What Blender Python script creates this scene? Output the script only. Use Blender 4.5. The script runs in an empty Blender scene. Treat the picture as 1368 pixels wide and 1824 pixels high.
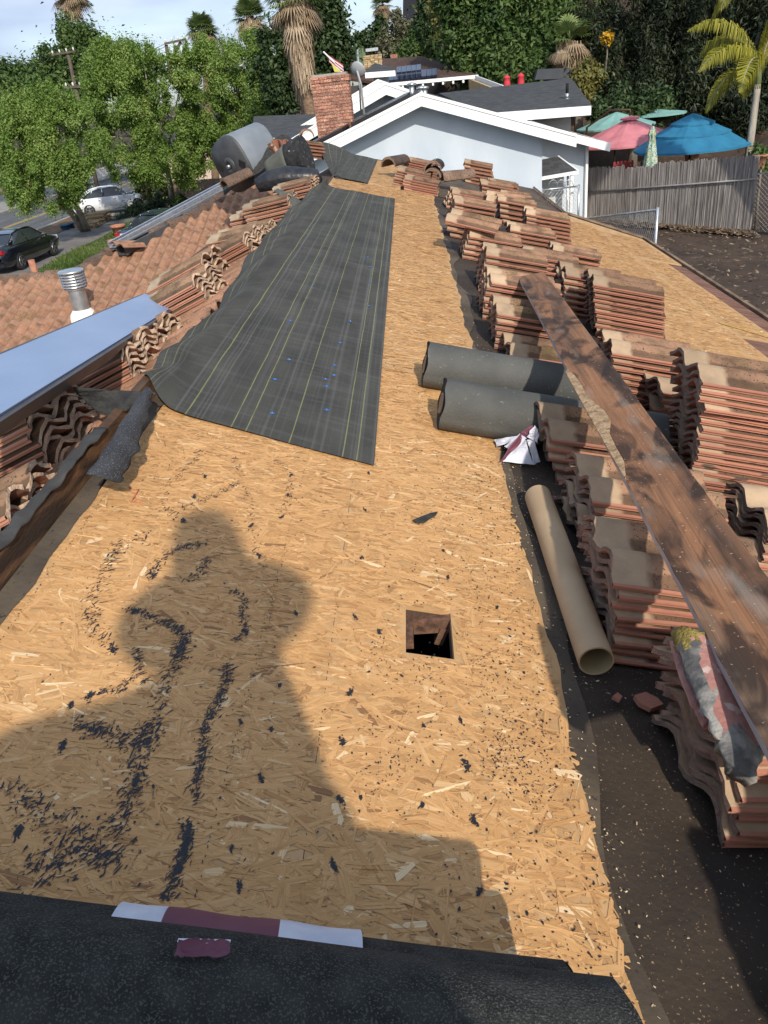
import bpy, math, random
import numpy as np
from mathutils import Vector, Matrix
random.seed(7); rng = np.random.default_rng(7)
S = bpy.context.scene
C = S.collection
R = math.radians

# ------------------------------------------------------------------ camera, sky, sun, exposure
EZ = 5.4                                   # height of the camera above the street side ground datum
F, CX, CY = 1370.0, 684.0, 912.0           # focal length and centre in pixels of the 1368 x 1824 photograph
ROLL = R(6.5); TILT = math.atan(755 / F); HEAD = R(-4.4688)
ch, sh, ct, st = math.cos(HEAD), math.sin(HEAD), math.cos(TILT), math.sin(TILT)
FW = Vector((sh*ct, ch*ct, -st)); r0 = Vector((ch, -sh, 0)); u0 = r0.cross(FW)
RT = r0*math.cos(ROLL) - u0*math.sin(ROLL); UP = r0*math.sin(ROLL) + u0*math.cos(ROLL)
cam = bpy.data.cameras.new('camera'); co = bpy.data.objects.new('camera', cam); C.objects.link(co)
co.matrix_world = Matrix(((RT.x, UP.x, -FW.x, 0), (RT.y, UP.y, -FW.y, 0), (RT.z, UP.z, -FW.z, EZ), (0, 0, 0, 1)))
cam.sensor_fit = 'VERTICAL'; cam.sensor_height = 24; cam.lens = 24 * F / 1824
cam.clip_end = 2000; cam.clip_start = 0.05
S.camera = co
S.render.resolution_x, S.render.resolution_y = 768, 1024

SUN_AZ, SUN_EL = R(18), R(35)              # sun behind the camera, 18 degrees to the right
sund = Vector((math.sin(SUN_AZ)*math.cos(SUN_EL), -math.cos(SUN_AZ)*math.cos(SUN_EL), math.sin(SUN_EL)))
w = bpy.data.worlds.new("World"); S.world = w; w.use_nodes = True
nt = w.node_tree; N = nt.nodes; L = nt.links; N.clear()
wo = N.new('ShaderNodeOutputWorld'); bg = N.new('ShaderNodeBackground')
sky = N.new('ShaderNodeTexSky'); sky.sky_type = 'NISHITA'; sky.sun_disc = False
sky.sun_elevation = SUN_EL; sky.sun_rotation = math.atan2(sund.x, sund.y)
sky.air_density = 1.0; sky.dust_density = 1.5; sky.altitude = 50
tc = N.new('ShaderNodeTexCoord'); mp = N.new('ShaderNodeMapping'); mp.inputs['Scale'].default_value = (1.3, 1.3, 5)
mp.inputs['Location'].default_value = (.3, .1, .35)
nz = N.new('ShaderNodeTexNoise'); nz.inputs['Scale'].default_value = 1.6; nz.inputs['Detail'].default_value = 5
rp = N.new('ShaderNodeValToRGB'); rp.color_ramp.elements[0].position = .40; rp.color_ramp.elements[1].position = .60
nz2 = N.new('ShaderNodeTexNoise'); nz2.inputs['Scale'].default_value = 3.5; nz2.inputs['Detail'].default_value = 4
rp2 = N.new('ShaderNodeValToRGB')
rp2.color_ramp.elements[0].color = (2.5, 3.2, 4.5, 1); rp2.color_ramp.elements[1].color = (3.9, 4.6, 5.7, 1)
rp2.color_ramp.elements[0].position = .35; rp2.color_ramp.elements[1].position = .65
mx = N.new('ShaderNodeMix'); mx.data_type = 'RGBA'
L.new(tc.outputs['Generated'], mp.inputs[0]); L.new(mp.outputs[0], nz.inputs[0]); L.new(mp.outputs[0], nz2.inputs[0])
L.new(nz.outputs[0], rp.inputs[0]); L.new(nz2.outputs[0], rp2.inputs[0])
L.new(rp.outputs[0], mx.inputs['Factor']); L.new(sky.outputs[0], mx.inputs['A']); L.new(rp2.outputs[0], mx.inputs['B'])
L.new(mx.outputs['Result'], bg.inputs[0]); bg.inputs[1].default_value = 0.15; L.new(bg.outputs[0], wo.inputs[0])
sun = bpy.data.lights.new('sun', 'SUN'); sun.energy = 3.45; sun.angle = R(1.0); sun.color = (1, .93, .82)
so = bpy.data.objects.new('sun', sun); C.objects.link(so); so.rotation_euler = sund.to_track_quat('Z', 'Y').to_euler()
so.location = (20, -40, 40)
S.view_settings.view_transform = 'Standard'; S.view_settings.look = 'None'
S.view_settings.exposure = 0.33; S.view_settings.gamma = 1

# ------------------------------------------------------------------ helpers
def ray(px, py): return RT*((px-CX)/F) + UP*((CY-py)/F) + FW
def P(px, py, Y):
    d = ray(px, py); return d * (Y / d.y)
def hit(px, py, p, n):
    d = ray(px, py); p = Vector(p); n = Vector(n); return d * (n.dot(p) / n.dot(d))
H = 1.2; T = math.tan(R(15)); XR = -.97; ZR = -H - T*XR           # roof: ridge line along Y at x = XR
def rz(x): return -H - T*x                                        # right slope height
TL = .404
def lz(x): return ZR + TL*(x - XR)                                # left slope height
QT = .268
def qz(y): return -1.98 + QT*(y - 11.5)                           # lower roof that faces the viewer
NR = Vector((T, 0, 1)).normalized(); NL = Vector((-TL, 0, 1)).normalized(); NQ = Vector((0, -QT, 1)).normalized()
def RR(px, py, off=0): return hit(px, py, Vector((0, 0, -H)) + NR*off, NR)
def LL(px, py, off=0): return hit(px, py, Vector((XR, 0, ZR)) + NL*off, NL)
def QQ(px, py, off=0): return hit(px, py, Vector((0, 11.5, -1.98)) + NQ*off, NQ)
ZG = -5.2                                                         # street side ground
ZY = -3.85                                                        # back yard ground
def G(px, py, z=ZG): return hit(px, py, (0, 0, z), (0, 0, 1))

def prop(o, label=None, cat=None, group=None, kind=None):
    if label: o['label'] = label
    if cat: o['category'] = cat
    if group: o['group'] = group
    if kind: o['kind'] = kind
    return o
def empty(name, label, cat, group=None, loc=(0, 0, 0)):
    o = bpy.data.objects.new(name, None); C.objects.link(o); o.location = loc
    o.empty_display_size = .1
    return prop(o, label, cat, group)
class MB:
    def __init__(s): s.v = []; s.f = []; s.m = []; s.uv = {}; s.sm = []
    def add(s, vs, fs, m=0, smooth=False, uvs=None):
        b = len(s.v); s.v += [tuple(v) for v in vs]
        for i, f in enumerate(fs):
            s.f.append([b+k for k in f]); s.m.append(m); s.sm.append(smooth)
            if uvs is not None: s.uv[len(s.f)-1] = [uvs[k] for k in f]
        return s
    def box(s, c, d, rot=None, m=0, taper=1.0):
        c = Vector(c); hx, hy, hz = d[0]/2, d[1]/2, d[2]/2
        vs = []
        for z in (-hz, hz):
            k = taper if z > 0 else 1
            for x, y in ((-hx, -hy), (hx, -hy), (hx, hy), (-hx, hy)):
                v = Vector((x*k, y*k, z))
                if rot: v = rot @ v
                vs.append(c+v)
        return s.add(vs, [(3, 2, 1, 0), (4, 5, 6, 7), (0, 1, 5, 4), (1, 2, 6, 5), (2, 3, 7, 6), (3, 0, 4, 7)], m)
    def slab(s, pts, thick, n=None, m=0):                       # polygon (top) extruded down its normal
        pts = [Vector(p) for p in pts]
        if n is None:
            n = (pts[1]-pts[0]).cross(pts[2]-pts[0]).normalized()
            if n.z < 0: n = -n
        k = len(pts); a = Vector()
        for i in range(k): a += pts[i].cross(pts[(i+1) % k])
        if a.dot(n) < 0: pts = pts[::-1]
        lo = [p - n*thick for p in pts]
        fs = [tuple(range(k)), tuple(range(2*k-1, k-1, -1))]
        for i in range(k): j = (i+1) % k; fs.append((i, i+k, j+k, j))
        return s.add(pts+lo, fs, m)
    def tube(s, pts, rad, n=8, m=0, cap=True, smooth=True):
        pts = [Vector(p) for p in pts]; k = len(pts)
        rad = rad if isinstance(rad, (list, tuple)) else [rad]*k
        vs = []; up = None
        for i, p in enumerate(pts):
            t = (pts[min(i+1, k-1)] - pts[max(i-1, 0)]).normalized()
            if up is None: up = Vector((0, 0, 1)) if abs(t.z) < .9 else Vector((0, 1, 0))
            x = t.cross(up).normalized(); y = x.cross(t).normalized(); up = y
            for j in range(n):
                a = 2*math.pi*j/n; vs.append(p + (x*math.cos(a) + y*math.sin(a))*rad[i])
        fs = []
        for i in range(k-1):
            for j in range(n): fs.append((i*n+j, i*n+(j+1) % n, (i+1)*n+(j+1) % n, (i+1)*n+j))
        s.add(vs, fs, m, smooth)
        if cap:
            b = len(s.v)-len(vs)
            s.f.append([b+j for j in range(n)][::-1]); s.m.append(m); s.sm.append(False)
            s.f.append([b+(k-1)*n+j for j in range(n)]); s.m.append(m); s.sm.append(False)
        return s
    def lathe(s, prof, c=(0, 0, 0), n=16, m=0, rot=None, smooth=True):
        vs = []; c = Vector(c)
        for r, z in prof:
            for j in range(n):
                a = 2*math.pi*j/n; v = Vector((r*math.cos(a), r*math.sin(a), z))
                vs.append(c + (rot @ v if rot else v))
        fs = []
        for i in range(len(prof)-1):
            for j in range(n): fs.append((i*n+j, i*n+(j+1) % n, (i+1)*n+(j+1) % n, (i+1)*n+j))
        return s.add(vs, fs, m, smooth)
    def grid(s, fn, nu, nv, m=0, smooth=True):
        vs = []; uvs = []
        for i in range(nu+1):
            for j in range(nv+1): vs.append(fn(i/nu, j/nv)); uvs.append((i/nu, j/nv))
        fs = [(i*(nv+1)+j, (i+1)*(nv+1)+j, (i+1)*(nv+1)+j+1, i*(nv+1)+j+1) for i in range(nu) for j in range(nv)]
        return s.add(vs, fs, m, smooth, uvs)
    def mesh(s, name, mats):
        me = bpy.data.meshes.new(name); me.from_pydata(s.v, [], s.f)
        for mt in (mats if isinstance(mats, (list, tuple)) else [mats]): me.materials.append(mt)
        me.polygons.foreach_set('material_index', s.m); me.polygons.foreach_set('use_smooth', s.sm)
        if s.uv:
            ul = me.uv_layers.new(name='UVMap')
            for fi, us in s.uv.items():
                for k, li in enumerate(me.polygons[fi].loop_indices): ul.data[li].uv = us[k]
        me.update(); return me
    def build(s, name, mats, parent=None, **kw):
        o = bpy.data.objects.new(name, s.mesh(name, mats)); C.objects.link(o)
        if parent: o.parent = parent
        return prop(o, **kw)
def solid(o, t, off=-1):
    md = o.modifiers.new('thickness', 'SOLIDIFY'); md.thickness = t; md.offset = off; return o

# ------------------------------------------------------------------ materials
def M(name, a, b=None, scale=8, rough=.8, detail=6, bump=0, bscale=None, metal=0, objvar=0, spec=None, stretch=(1, 1, 1),
      lo=.35, hi=.65, coat=0, speck=None, speck_scale=120, speck_at=.68, dist=0):
    m = bpy.data.materials.new(name); m.use_nodes = True; nt = m.node_tree; n = nt.nodes; l = nt.links
    bs = n['Principled BSDF']; bs.inputs['Roughness'].default_value = rough; bs.inputs['Metallic'].default_value = metal
    if spec is not None: bs.inputs['Specular IOR Level'].default_value = spec
    if coat: bs.inputs['Coat Weight'].default_value = coat
    b = b or a
    tc = n.new('ShaderNodeTexCoord'); mp = n.new('ShaderNodeMapping'); mp.inputs['Scale'].default_value = stretch
    l.new(tc.outputs['Object'], mp.inputs[0])
    vec = mp.outputs[0]
    if objvar:
        oi = n.new('ShaderNodeObjectInfo'); va = n.new('ShaderNodeVectorMath'); va.operation = 'ADD'
        sc = n.new('ShaderNodeMath'); sc.operation = 'MULTIPLY'; sc.inputs[1].default_value = 37
        l.new(oi.outputs['Random'], sc.inputs[0]); l.new(mp.outputs[0], va.inputs[0]); l.new(sc.outputs[0], va.inputs[1]); vec = va.outputs[0]
    nz = n.new('ShaderNodeTexNoise'); nz.inputs['Scale'].default_value = scale; nz.inputs['Detail'].default_value = detail
    nz.inputs['Distortion'].default_value = dist
    l.new(vec, nz.inputs[0])
    rp = n.new('ShaderNodeValToRGB'); e = rp.color_ramp.elements
    e[0].position = lo; e[1].position = hi; e[0].color = (*a, 1); e[1].color = (*b, 1)
    l.new(nz.outputs[0], rp.inputs[0]); col = rp.outputs[0]
    if speck:
        n2 = n.new('ShaderNodeTexNoise'); n2.inputs['Scale'].default_value = speck_scale; n2.inputs['Detail'].default_value = 2
        l.new(vec, n2.inputs[0]); r2 = n.new('ShaderNodeValToRGB'); r2.color_ramp.elements[0].position = speck_at-.04; r2.color_ramp.elements[1].position = speck_at
        l.new(n2.outputs[0], r2.inputs[0]); mx = n.new('ShaderNodeMix'); mx.data_type = 'RGBA'
        l.new(r2.outputs[0], mx.inputs['Factor']); l.new(col, mx.inputs['A']); mx.inputs['B'].default_value = (*speck, 1); col = mx.outputs['Result']
    if objvar:
        hv = n.new('ShaderNodeHueSaturation'); mr = n.new('ShaderNodeMapRange')
        mr.inputs[3].default_value = 1-objvar; mr.inputs[4].default_value = 1+objvar
        l.new(oi.outputs['Random'], mr.inputs[0]); l.new(mr.outputs[0], hv.inputs['Value']); l.new(col, hv.inputs['Color']); col = hv.outputs[0]
    l.new(col, bs.inputs['Base Color'])
    if bump:
        n3 = n.new('ShaderNodeTexNoise'); n3.inputs['Scale'].default_value = bscale or scale*6; n3.inputs['Detail'].default_value = 6
        l.new(vec, n3.inputs[0]); bp = n.new('ShaderNodeBump'); bp.inputs['Strength'].default_value = bump; bp.inputs['Distance'].default_value = .01
        l.new(n3.outputs[0], bp.inputs['Height']); l.new(bp.outputs[0], bs.inputs['Normal'])
    m['bs'] = 1
    return m

def attr_mat(name, base, dark, grain=True, rough=.75):
    """strand / leaf material: colour from a per-face attribute between dark and base, grain along uv"""
    m = bpy.data.materials.new(name); m.use_nodes = True; n = m.node_tree.nodes; l = m.node_tree.links
    bs = n['Principled BSDF']; bs.inputs['Roughness'].default_value = rough; bs.inputs['Specular IOR Level'].default_value = .25
    at = n.new('ShaderNodeAttribute'); at.attribute_name = 'tone'
    rp = n.new('ShaderNodeValToRGB'); e = rp.color_ramp.elements
    e[0].color = (*dark, 1); e[1].color = (*base, 1)
    l.new(at.outputs['Fac'], rp.inputs[0]); col = rp.outputs[0]
    m['ramp'] = 1
    if grain:
        uv = n.new('ShaderNodeUVMap'); mp = n.new('ShaderNodeMapping'); mp.inputs['Scale'].default_value = (14, 420, 1)
        l.new(uv.outputs[0], mp.inputs[0]); nz = n.new('ShaderNodeTexNoise'); nz.inputs['Scale'].default_value = 1; nz.inputs['Detail'].default_value = 3
        l.new(mp.outputs[0], nz.inputs[0]); mr = n.new('ShaderNodeMapRange'); mr.inputs[1].default_value = .3; mr.inputs[2].default_value = .7
        mr.inputs[3].default_value = .78; mr.inputs[4].default_value = 1.12; l.new(nz.outputs[0], mr.inputs[0])
        hv = n.new('ShaderNodeHueSaturation'); l.new(mr.outputs[0], hv.inputs['Value']); l.new(col, hv.inputs['Color']); col = hv.outputs[0]
    l.new(col, bs.inputs['Base Color'])
    return m, rp

def leaf_mat(name, dark, mid, light, trans=.35, rough=.55):
    m = bpy.data.materials.new(name); m.use_nodes = True; n = m.node_tree.nodes; l = m.node_tree.links
    bs = n['Principled BSDF']; bs.inputs['Roughness'].default_value = rough; bs.inputs['Specular IOR Level'].default_value = .3
    at = n.new('ShaderNodeAttribute'); at.attribute_name = 'tone'
    rp = n.new('ShaderNodeValToRGB'); e = rp.color_ramp.elements; e[0].color = (*dark, 1); e[1].color = (*light, 1)
    k = e.new(.5); k.color = (*mid, 1); l.new(at.outputs['Fac'], rp.inputs[0]); l.new(rp.outputs[0], bs.inputs['Base Color'])
    tr = n.new('ShaderNodeBsdfTranslucent'); l.new(rp.outputs[0], tr.inputs[0]); mx = n.new('ShaderNodeMixShader'); mx.inputs[0].default_value = trans
    l.new(bs.outputs[0], mx.inputs[1]); l.new(tr.outputs[0], mx.inputs[2]); l.new(mx.outputs[0], n['Material Output'].inputs[0])
    return m

def fast_mesh(name, verts, k, tone=None, uv=None, mat=None):
    """verts: (n*k,3) array, every k consecutive verts are a face"""
    nf = len(verts)//k; me = bpy.data.meshes.new(name)
    me.vertices.add(len(verts)); me.vertices.foreach_set('co', verts.astype(np.float32).ravel())
    me.loops.add(len(verts)); me.loops.foreach_set('vertex_index', np.arange(len(verts), dtype=np.int32))
    me.polygons.add(nf); me.polygons.foreach_set('loop_start', np.arange(nf, dtype=np.int32)*k)
    me.polygons.foreach_set('loop_total', np.full(nf, k, dtype=np.int32))
    me.update(calc_edges=True)
    if tone is not None:
        a = me.attributes.new('tone', 'FLOAT', 'FACE'); a.data.foreach_set('value', tone.astype(np.float32))
    if uv is not None:
        ul = me.uv_layers.new(name='UVMap'); ul.data.foreach_set('uv', uv.astype(np.float32).ravel())
    if mat: me.materials.append(mat)
    return me
def link(name, me, parent=None, **kw):
    o = bpy.data.objects.new(name, me); C.objects.link(o)
    if parent: o.parent = parent
    return prop(o, **kw)

# ------------------------------------------------------------------ terrain and street
def sm(a, b, x): t = min(1, max(0, (x-a)/(b-a))); return t*t*(3-2*t)
def terr(x, y):
    z = ZG + (ZY-ZG)*sm(-6, 2, x)
    if x > -3:
        k = sm(-3, 9, x); z += k*max(0, y-29)*.42*sm(29, 40, y)*(1-.6*sm(60, 160, y))
        z += max(0, x-11.5)*.5*sm(8, 30, y)*(1-.7*sm(30, 120, x))
    z += 6*sm(110, 260, math.hypot(x, y))
    return z
m_dirt = M('dirt', (.034, .019, .011), (.07, .042, .025), 1.3, .95, 8, .8, 14, speck=(.16, .12, .08), speck_scale=9, speck_at=.7)
m_asph = M('asphalt', (.075, .075, .078), (.12, .12, .122), 1.5, .9, 8, .3, 60, stretch=(1, .2, 1))
m_conc = M('concrete', (.24, .225, .2), (.34, .32, .29), 1.2, .9, 8, .2, 40)
m_conc2 = M('weathered_concrete', (.13, .115, .105), (.2, .185, .17), 1.1, .9, 8, .2, 40)
m_yel = M('yellow_paint', (.55, .36, .05), (.45, .3, .06), 6, .8)
m_white = M('white_paint', (.8, .8, .78), (.74, .74, .72), 3, .6)
m_mulch = M('mulch', (.1, .055, .025), (.2, .12, .06), 3, .95, 8, .6, 25)
m_lawnbase = M('lawn_soil', (.05, .06, .02), (.09, .09, .035), 2, .95)
mb = MB(); xs = [-400, -250, -150, -100, -70, -50, -40] + [-32+i*1.5 for i in range(50)] + [45, 60, 90, 130, 200, 300, 420]
ys = [-120, -60, -20] + [i*1.5 for i in range(70)] + [110, 130, 160, 200, 260, 340, 500]
def gnoise(x, y): return .05*math.sin(x*1.7+y*.6)+.04*math.sin(y*2.3-x*.9) if x > -3 else 0
vs = [(x, y, terr(x, y)+gnoise(x, y)) for x in xs for y in ys]; ny = len(ys)
mb.add(vs, [(i*ny+j, (i+1)*ny+j, (i+1)*ny+j+1, i*ny+j+1) for i in range(len(xs)-1) for j in range(ny-1)], 0, True)
mb.build('ground', m_dirt, kind='structure')
def flat(name, mat, x0, x1, y0, y1, z, **kw):
    return MB().slab([(x0, y0, z), (x1, y0, z), (x1, y1, z), (x0, y1, z)], .25, Vector((0, 0, 1))).build(name, mat, **kw)
flat('road', m_asph, -28.6, -21.1, -40, 200, ZG+.004, kind='structure')
for x in (-24.72, -24.5): flat('road_marking', m_yel, x, x+.1, -40, 200, ZG+.009, kind='structure')
flat('kerb', m_conc, -21.1, -20.8, -40, 200, ZG+.14, kind='structure')
flat('kerb', m_conc, -28.9, -28.6, -40, 200, ZG+.14, kind='structure')
flat('pavement', m_conc, -36, -28.9, -40, 200, ZG+.12, kind='structure')
flat('verge', m_mulch, -20.8, -18.9, -40, 60, ZG+.11, kind='structure')
flat('driveway', m_conc2, -18.9, -15.35, 10, 47.2, ZG+.08, kind='structure')
flat('driveway', m_conc, -20.8, -9, 48.5, 56.5, ZG+.1, kind='structure')
MB().slab([(-15.35, 22, ZG+.1), (-6.5, 22, ZG+.12), (-6.5, 48, ZG+.12), (-15.35, 47, ZG+.1)], .2, Vector((0, 0, 1))).build('lawn_ground', m_lawnbase, kind='structure')
m_leafgrass = leaf_mat('grass_blades', (.04, .075, .012), (.09, .14, .03), (.17, .2, .06), .25)
n = 42000; gx = rng.uniform(-15.3, -6.6, n); gy = rng.uniform(22, 47.8, n); hgt = rng.uniform(.05, .16, n)*(1+.6*np.sin(gx*1.3+gy*.8)); a = rng.uniform(0, 6.28, n)
dx, dy = np.cos(a)*.035, np.sin(a)*.035; lx, ly = rng.normal(0, .05, n), rng.normal(0, .05, n); gz = ZG+.1
v = np.stack([np.stack([gx-dx, gy-dy, np.full(n, gz)], 1), np.stack([gx+dx, gy+dy, np.full(n, gz)], 1), np.stack([gx+lx, gy+ly, gz+hgt], 1)], 1).reshape(-1, 3)
tone = np.clip(.5+.3*np.sin(gx*.9+1)*np.cos(gy*.7)+rng.normal(0, .18, n), 0, 1)
link('grass', fast_mesh('grass', v, 3, tone, None, m_leafgrass), kind='stuff', label='green mown lawn beside the black car', cat='grass')

# ------------------------------------------------------------------ the roof being re-laid
m_osb = M('osb_board', (.44, .25, .105), (.54, .33, .15), 16, .8, 8, .25, 60, stretch=(1, .4, 1), objvar=.03)
m_osbedge = M('board_edge', (.34, .2, .09), (.5, .32, .16), 60, .85, stretch=(1, 1, 8))
m_deckold = M('old_plank', (.05, .03, .02), (.11, .065, .04), 5, .9, 8, .4, 30, stretch=(6, 1, 1))
m_felt = M('old_felt', (.022, .014, .009), (.05, .034, .021), 3.5, .85, 10, .35, 70, speck=(.3, .2, .11), speck_scale=170, speck_at=.71)
m_felt2 = M('felt_dusty', (.06, .044, .03), (.12, .088, .056), 5, .9, 8, .3, 70, speck=(.04, .03, .02), speck_scale=60)
m_ply = M('old_plywood', (.13, .055, .032), (.24, .12, .075), 4, .8, 8, .2, 60, stretch=(.6, 4, 1), speck=(.4, .3, .2), speck_scale=40, speck_at=.72)
m_stucco = M('stucco', (.5, .46, .4), (.56, .52, .46), 4, .9, 4, .4, 80)
m_woodnail = M('ridge_wood', (.035, .018, .009), (.21, .10, .04), 3.2, .75, 8, .35, 50, stretch=(1, .8, 3), lo=.40, hi=.62, dist=1.4)
m_black = M('dark_void', (.012, .01, .009), rough=1)

house = empty('house', 'low pitched house with its roof half stripped to bare strand board', 'house', loc=(0, 0, ZY))
def hb(mb, name, mats, **kw):
    o = mb.build(name, mats, house, **kw); o.matrix_parent_inverse = Matrix.Translation((0, 0, -ZY)); return o
def hadd(name, me, **kw):
    o = link(name, me, house, **kw); o.matrix_parent_inverse = Matrix.Translation((0, 0, -ZY)); return o
# hole in the deck
HX0, HX1, HY0, HY1 = -.10, .012, 1.415, 1.60
def roofpt(x, y, off=0): return Vector((x, y, rz(x))) + NR*off
def sheet(mb, x0, x1, y0, y1, top, thick, m=0): mb.slab([roofpt(x0, y0, top), roofpt(x1, y0, top), roofpt(x1, y1, top), roofpt(x0, y1, top)], thick, NR, m)
EAVE = 2.72
mb = MB()
for (a, b, c, d) in ((XR-.03, HX0, -2.5, 14), (HX1, 2.0, -2.5, 13.8), (HX0, HX1, -2.5, HY0), (HX0, HX1, HY1, 14), (2.0, EAVE, -2.5, 9.75)): sheet(mb, a, b, c, d, 0, .02)
mb.slab([roofpt(2.0, 9.75), roofpt(EAVE, 9.75), roofpt(2.0, 10.9)], .02, NR)
hb(mb, 'deck', m_deckold)
# attic joists seen through the hole
mb = MB()
mb.box(roofpt(HX0-.035, 1.5, -.07), (.05, 1.2, .1)); hb(mb, 'rafter', m_deckold)
mb = MB(); mb.box(roofpt(-.035, 1.592, -.028), (.15, .03, .040)); mb.box(roofpt(-.085, 1.55, -.03), (.022, .1, .03)); mb.box(roofpt(.0, 1.585, -.05), (.022, .03, .05), Matrix.Rotation(.4, 3, 'Y')); hb(mb, 'blocking', M('stained_block', (.06, .03, .018), (.2, .1, .06), 40, .8, bump=.4))
mb = MB(); mb.box((.6, 5, -3.3), (6.5, 15, .05)); hb(mb, 'ceiling', m_black)
# old felt on the right slope (ragged edge where it was cut)
def rag(y): return .018*math.sin(y*5.1)+.012*math.sin(y*13.7+1)+.008*math.sin(y*31)
mb = MB()
def feltfn(u, v):
    y = -.6 + v*10.9
    x0 = .19; x1 = 1.55+.04*math.sin(y*3)
    return roofpt(x0+(x1-x0)*u, y, .006)
hb(mb.grid(feltfn, 6, 90), 'old_felt', m_felt)
def feltfn2(u, v):
    y = 10.32 + v*3.4 + .03*math.sin(u*9)
    return roofpt(-.13+.03*math.sin(v*11) + u*2.0, y, .008)
hb(MB().grid(feltfn2, 12, 24), 'old_felt', m_felt2)
# dusty felt margin along the board edge, its sunlit paleness painted in
hb(MB().grid(lambda u, v: roofpt(.21+.085*u*(1+.35*math.sin(v*37)*u+.2*math.sin(v*91)), -.3+v*9.6, .0105), 3, 90), 'felt_strip', m_felt2)

# strand board sheets with a ragged right-hand edge
STR = []                                                        # regions to cover with strands
def osb(x0, x1, y0, y1, edge=False, th=.012, base=.0):
    mb = MB(); k = 1 if not edge else 46
    xr = lambda y: x1 + (rag(y)*.5 if edge else 0)
    if edge:
        ts = [y0+(y1-y0)*i/k for i in range(k+1)]
        top = [roofpt(x0, y0, base+th)] + [roofpt(xr(y), y, base+th) for y in ts] + [roofpt(x0, y1, base+th)]
        mb.slab(top, th, NR)
    else: sheet(mb, x0, x1, y0, y1, base+th, th)
    mb.m = [0]+[1]*(len(mb.m)-1)
    return hb(mb, 'osb_sheet', [m_osb, m_osbedge])
g = .0006
ycuts = [-2.4, -1.19, 1.25, 3.69, 6.13, 8.57, 10.3]
for i in range(len(ycuts)-1):
    y0, y1 = ycuts[i]+g, ycuts[i+1]-g
    osb(XR+.008, -.27-g, y0, y1)
    if y0 < HY0 < y1:
        mb = MB()
        for (a, b, c, d) in ((-.27+g, HX0, y0, y1), (HX0, HX1, y0, HY0), (HX0, HX1, HY1, y1), (HX1, .2, y0, y1)): sheet(mb, a, b, c, d, .012, .012)
        ts = [y0+(y1-y0)*q/40 for q in range(41)]
        mb.slab([roofpt(.2, y0, .012)] + [roofpt(.248+rag(y)*.5, y, .012) for y in ts] + [roofpt(.2, y1, .012)], .012, NR)
        hb(mb, 'osb_sheet', [m_osb])
    else: osb(-.27+g, .248, y0, y1, True)
osb(-.60, -.15, 10.3+g, 13.7); osb(XR+.05, -.6-g, 10.3+g, 13.7)
for (a, b, c, d) in ((1.42, 2.2, -2, 3.4), (1.42, 2.2, 3.4+g, 5.8), (1.42, 2.2, 5.8+g, 8.2), (1.42, 2.0, 8.2+g, 10.7)): osb(a, b, c, d, base=.001)
osb(2.2+g, 2.52, 5.35, 8.2-g, base=.001)
mb = MB(); mb.slab([roofpt(2.0, 8.2, .013), roofpt(2.69, 8.2, .013), roofpt(2.69, 9.72, .013), roofpt(2.0, 10.75, .013)], .012, NR); hb(mb, 'osb_sheet', [m_osb])
mb = MB(); sheet(mb, 2.2+g, 2.70, -2, 5.34, .007, .006); hb(mb, 'plywood_sheet', m_ply)
mb = MB(); sheet(mb, 2.52+g, 2.70, 5.36, 8.1, .007, .006); hb(mb, 'plywood_sheet', m_ply)
# eave and rake trim
m_fascia = M('eave_board', (.12, .08, .05), (.3, .2, .12), 5, .8, stretch=(1, 1, 4))
mb = MB(); mb.slab([Vector((EAVE, -2.5, rz(EAVE)+.03)), Vector((EAVE+.03, -2.5, rz(EAVE)+.03)), Vector((EAVE+.03, 9.78, rz(EAVE)+.03)), Vector((EAVE, 9.78, rz(EAVE)+.03))], .16, Vector((0, 0, 1))); hb(mb, 'eave_board', m_fascia)
a, b = roofpt(EAVE, 9.78, .02), roofpt(2.0, 10.93, .02)
mb = MB(); mb.tube([a, b, roofpt(2.0, 13.8, .02)], .02, 4, smooth=False); hb(mb, 'rake_trim', m_fascia)

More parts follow.
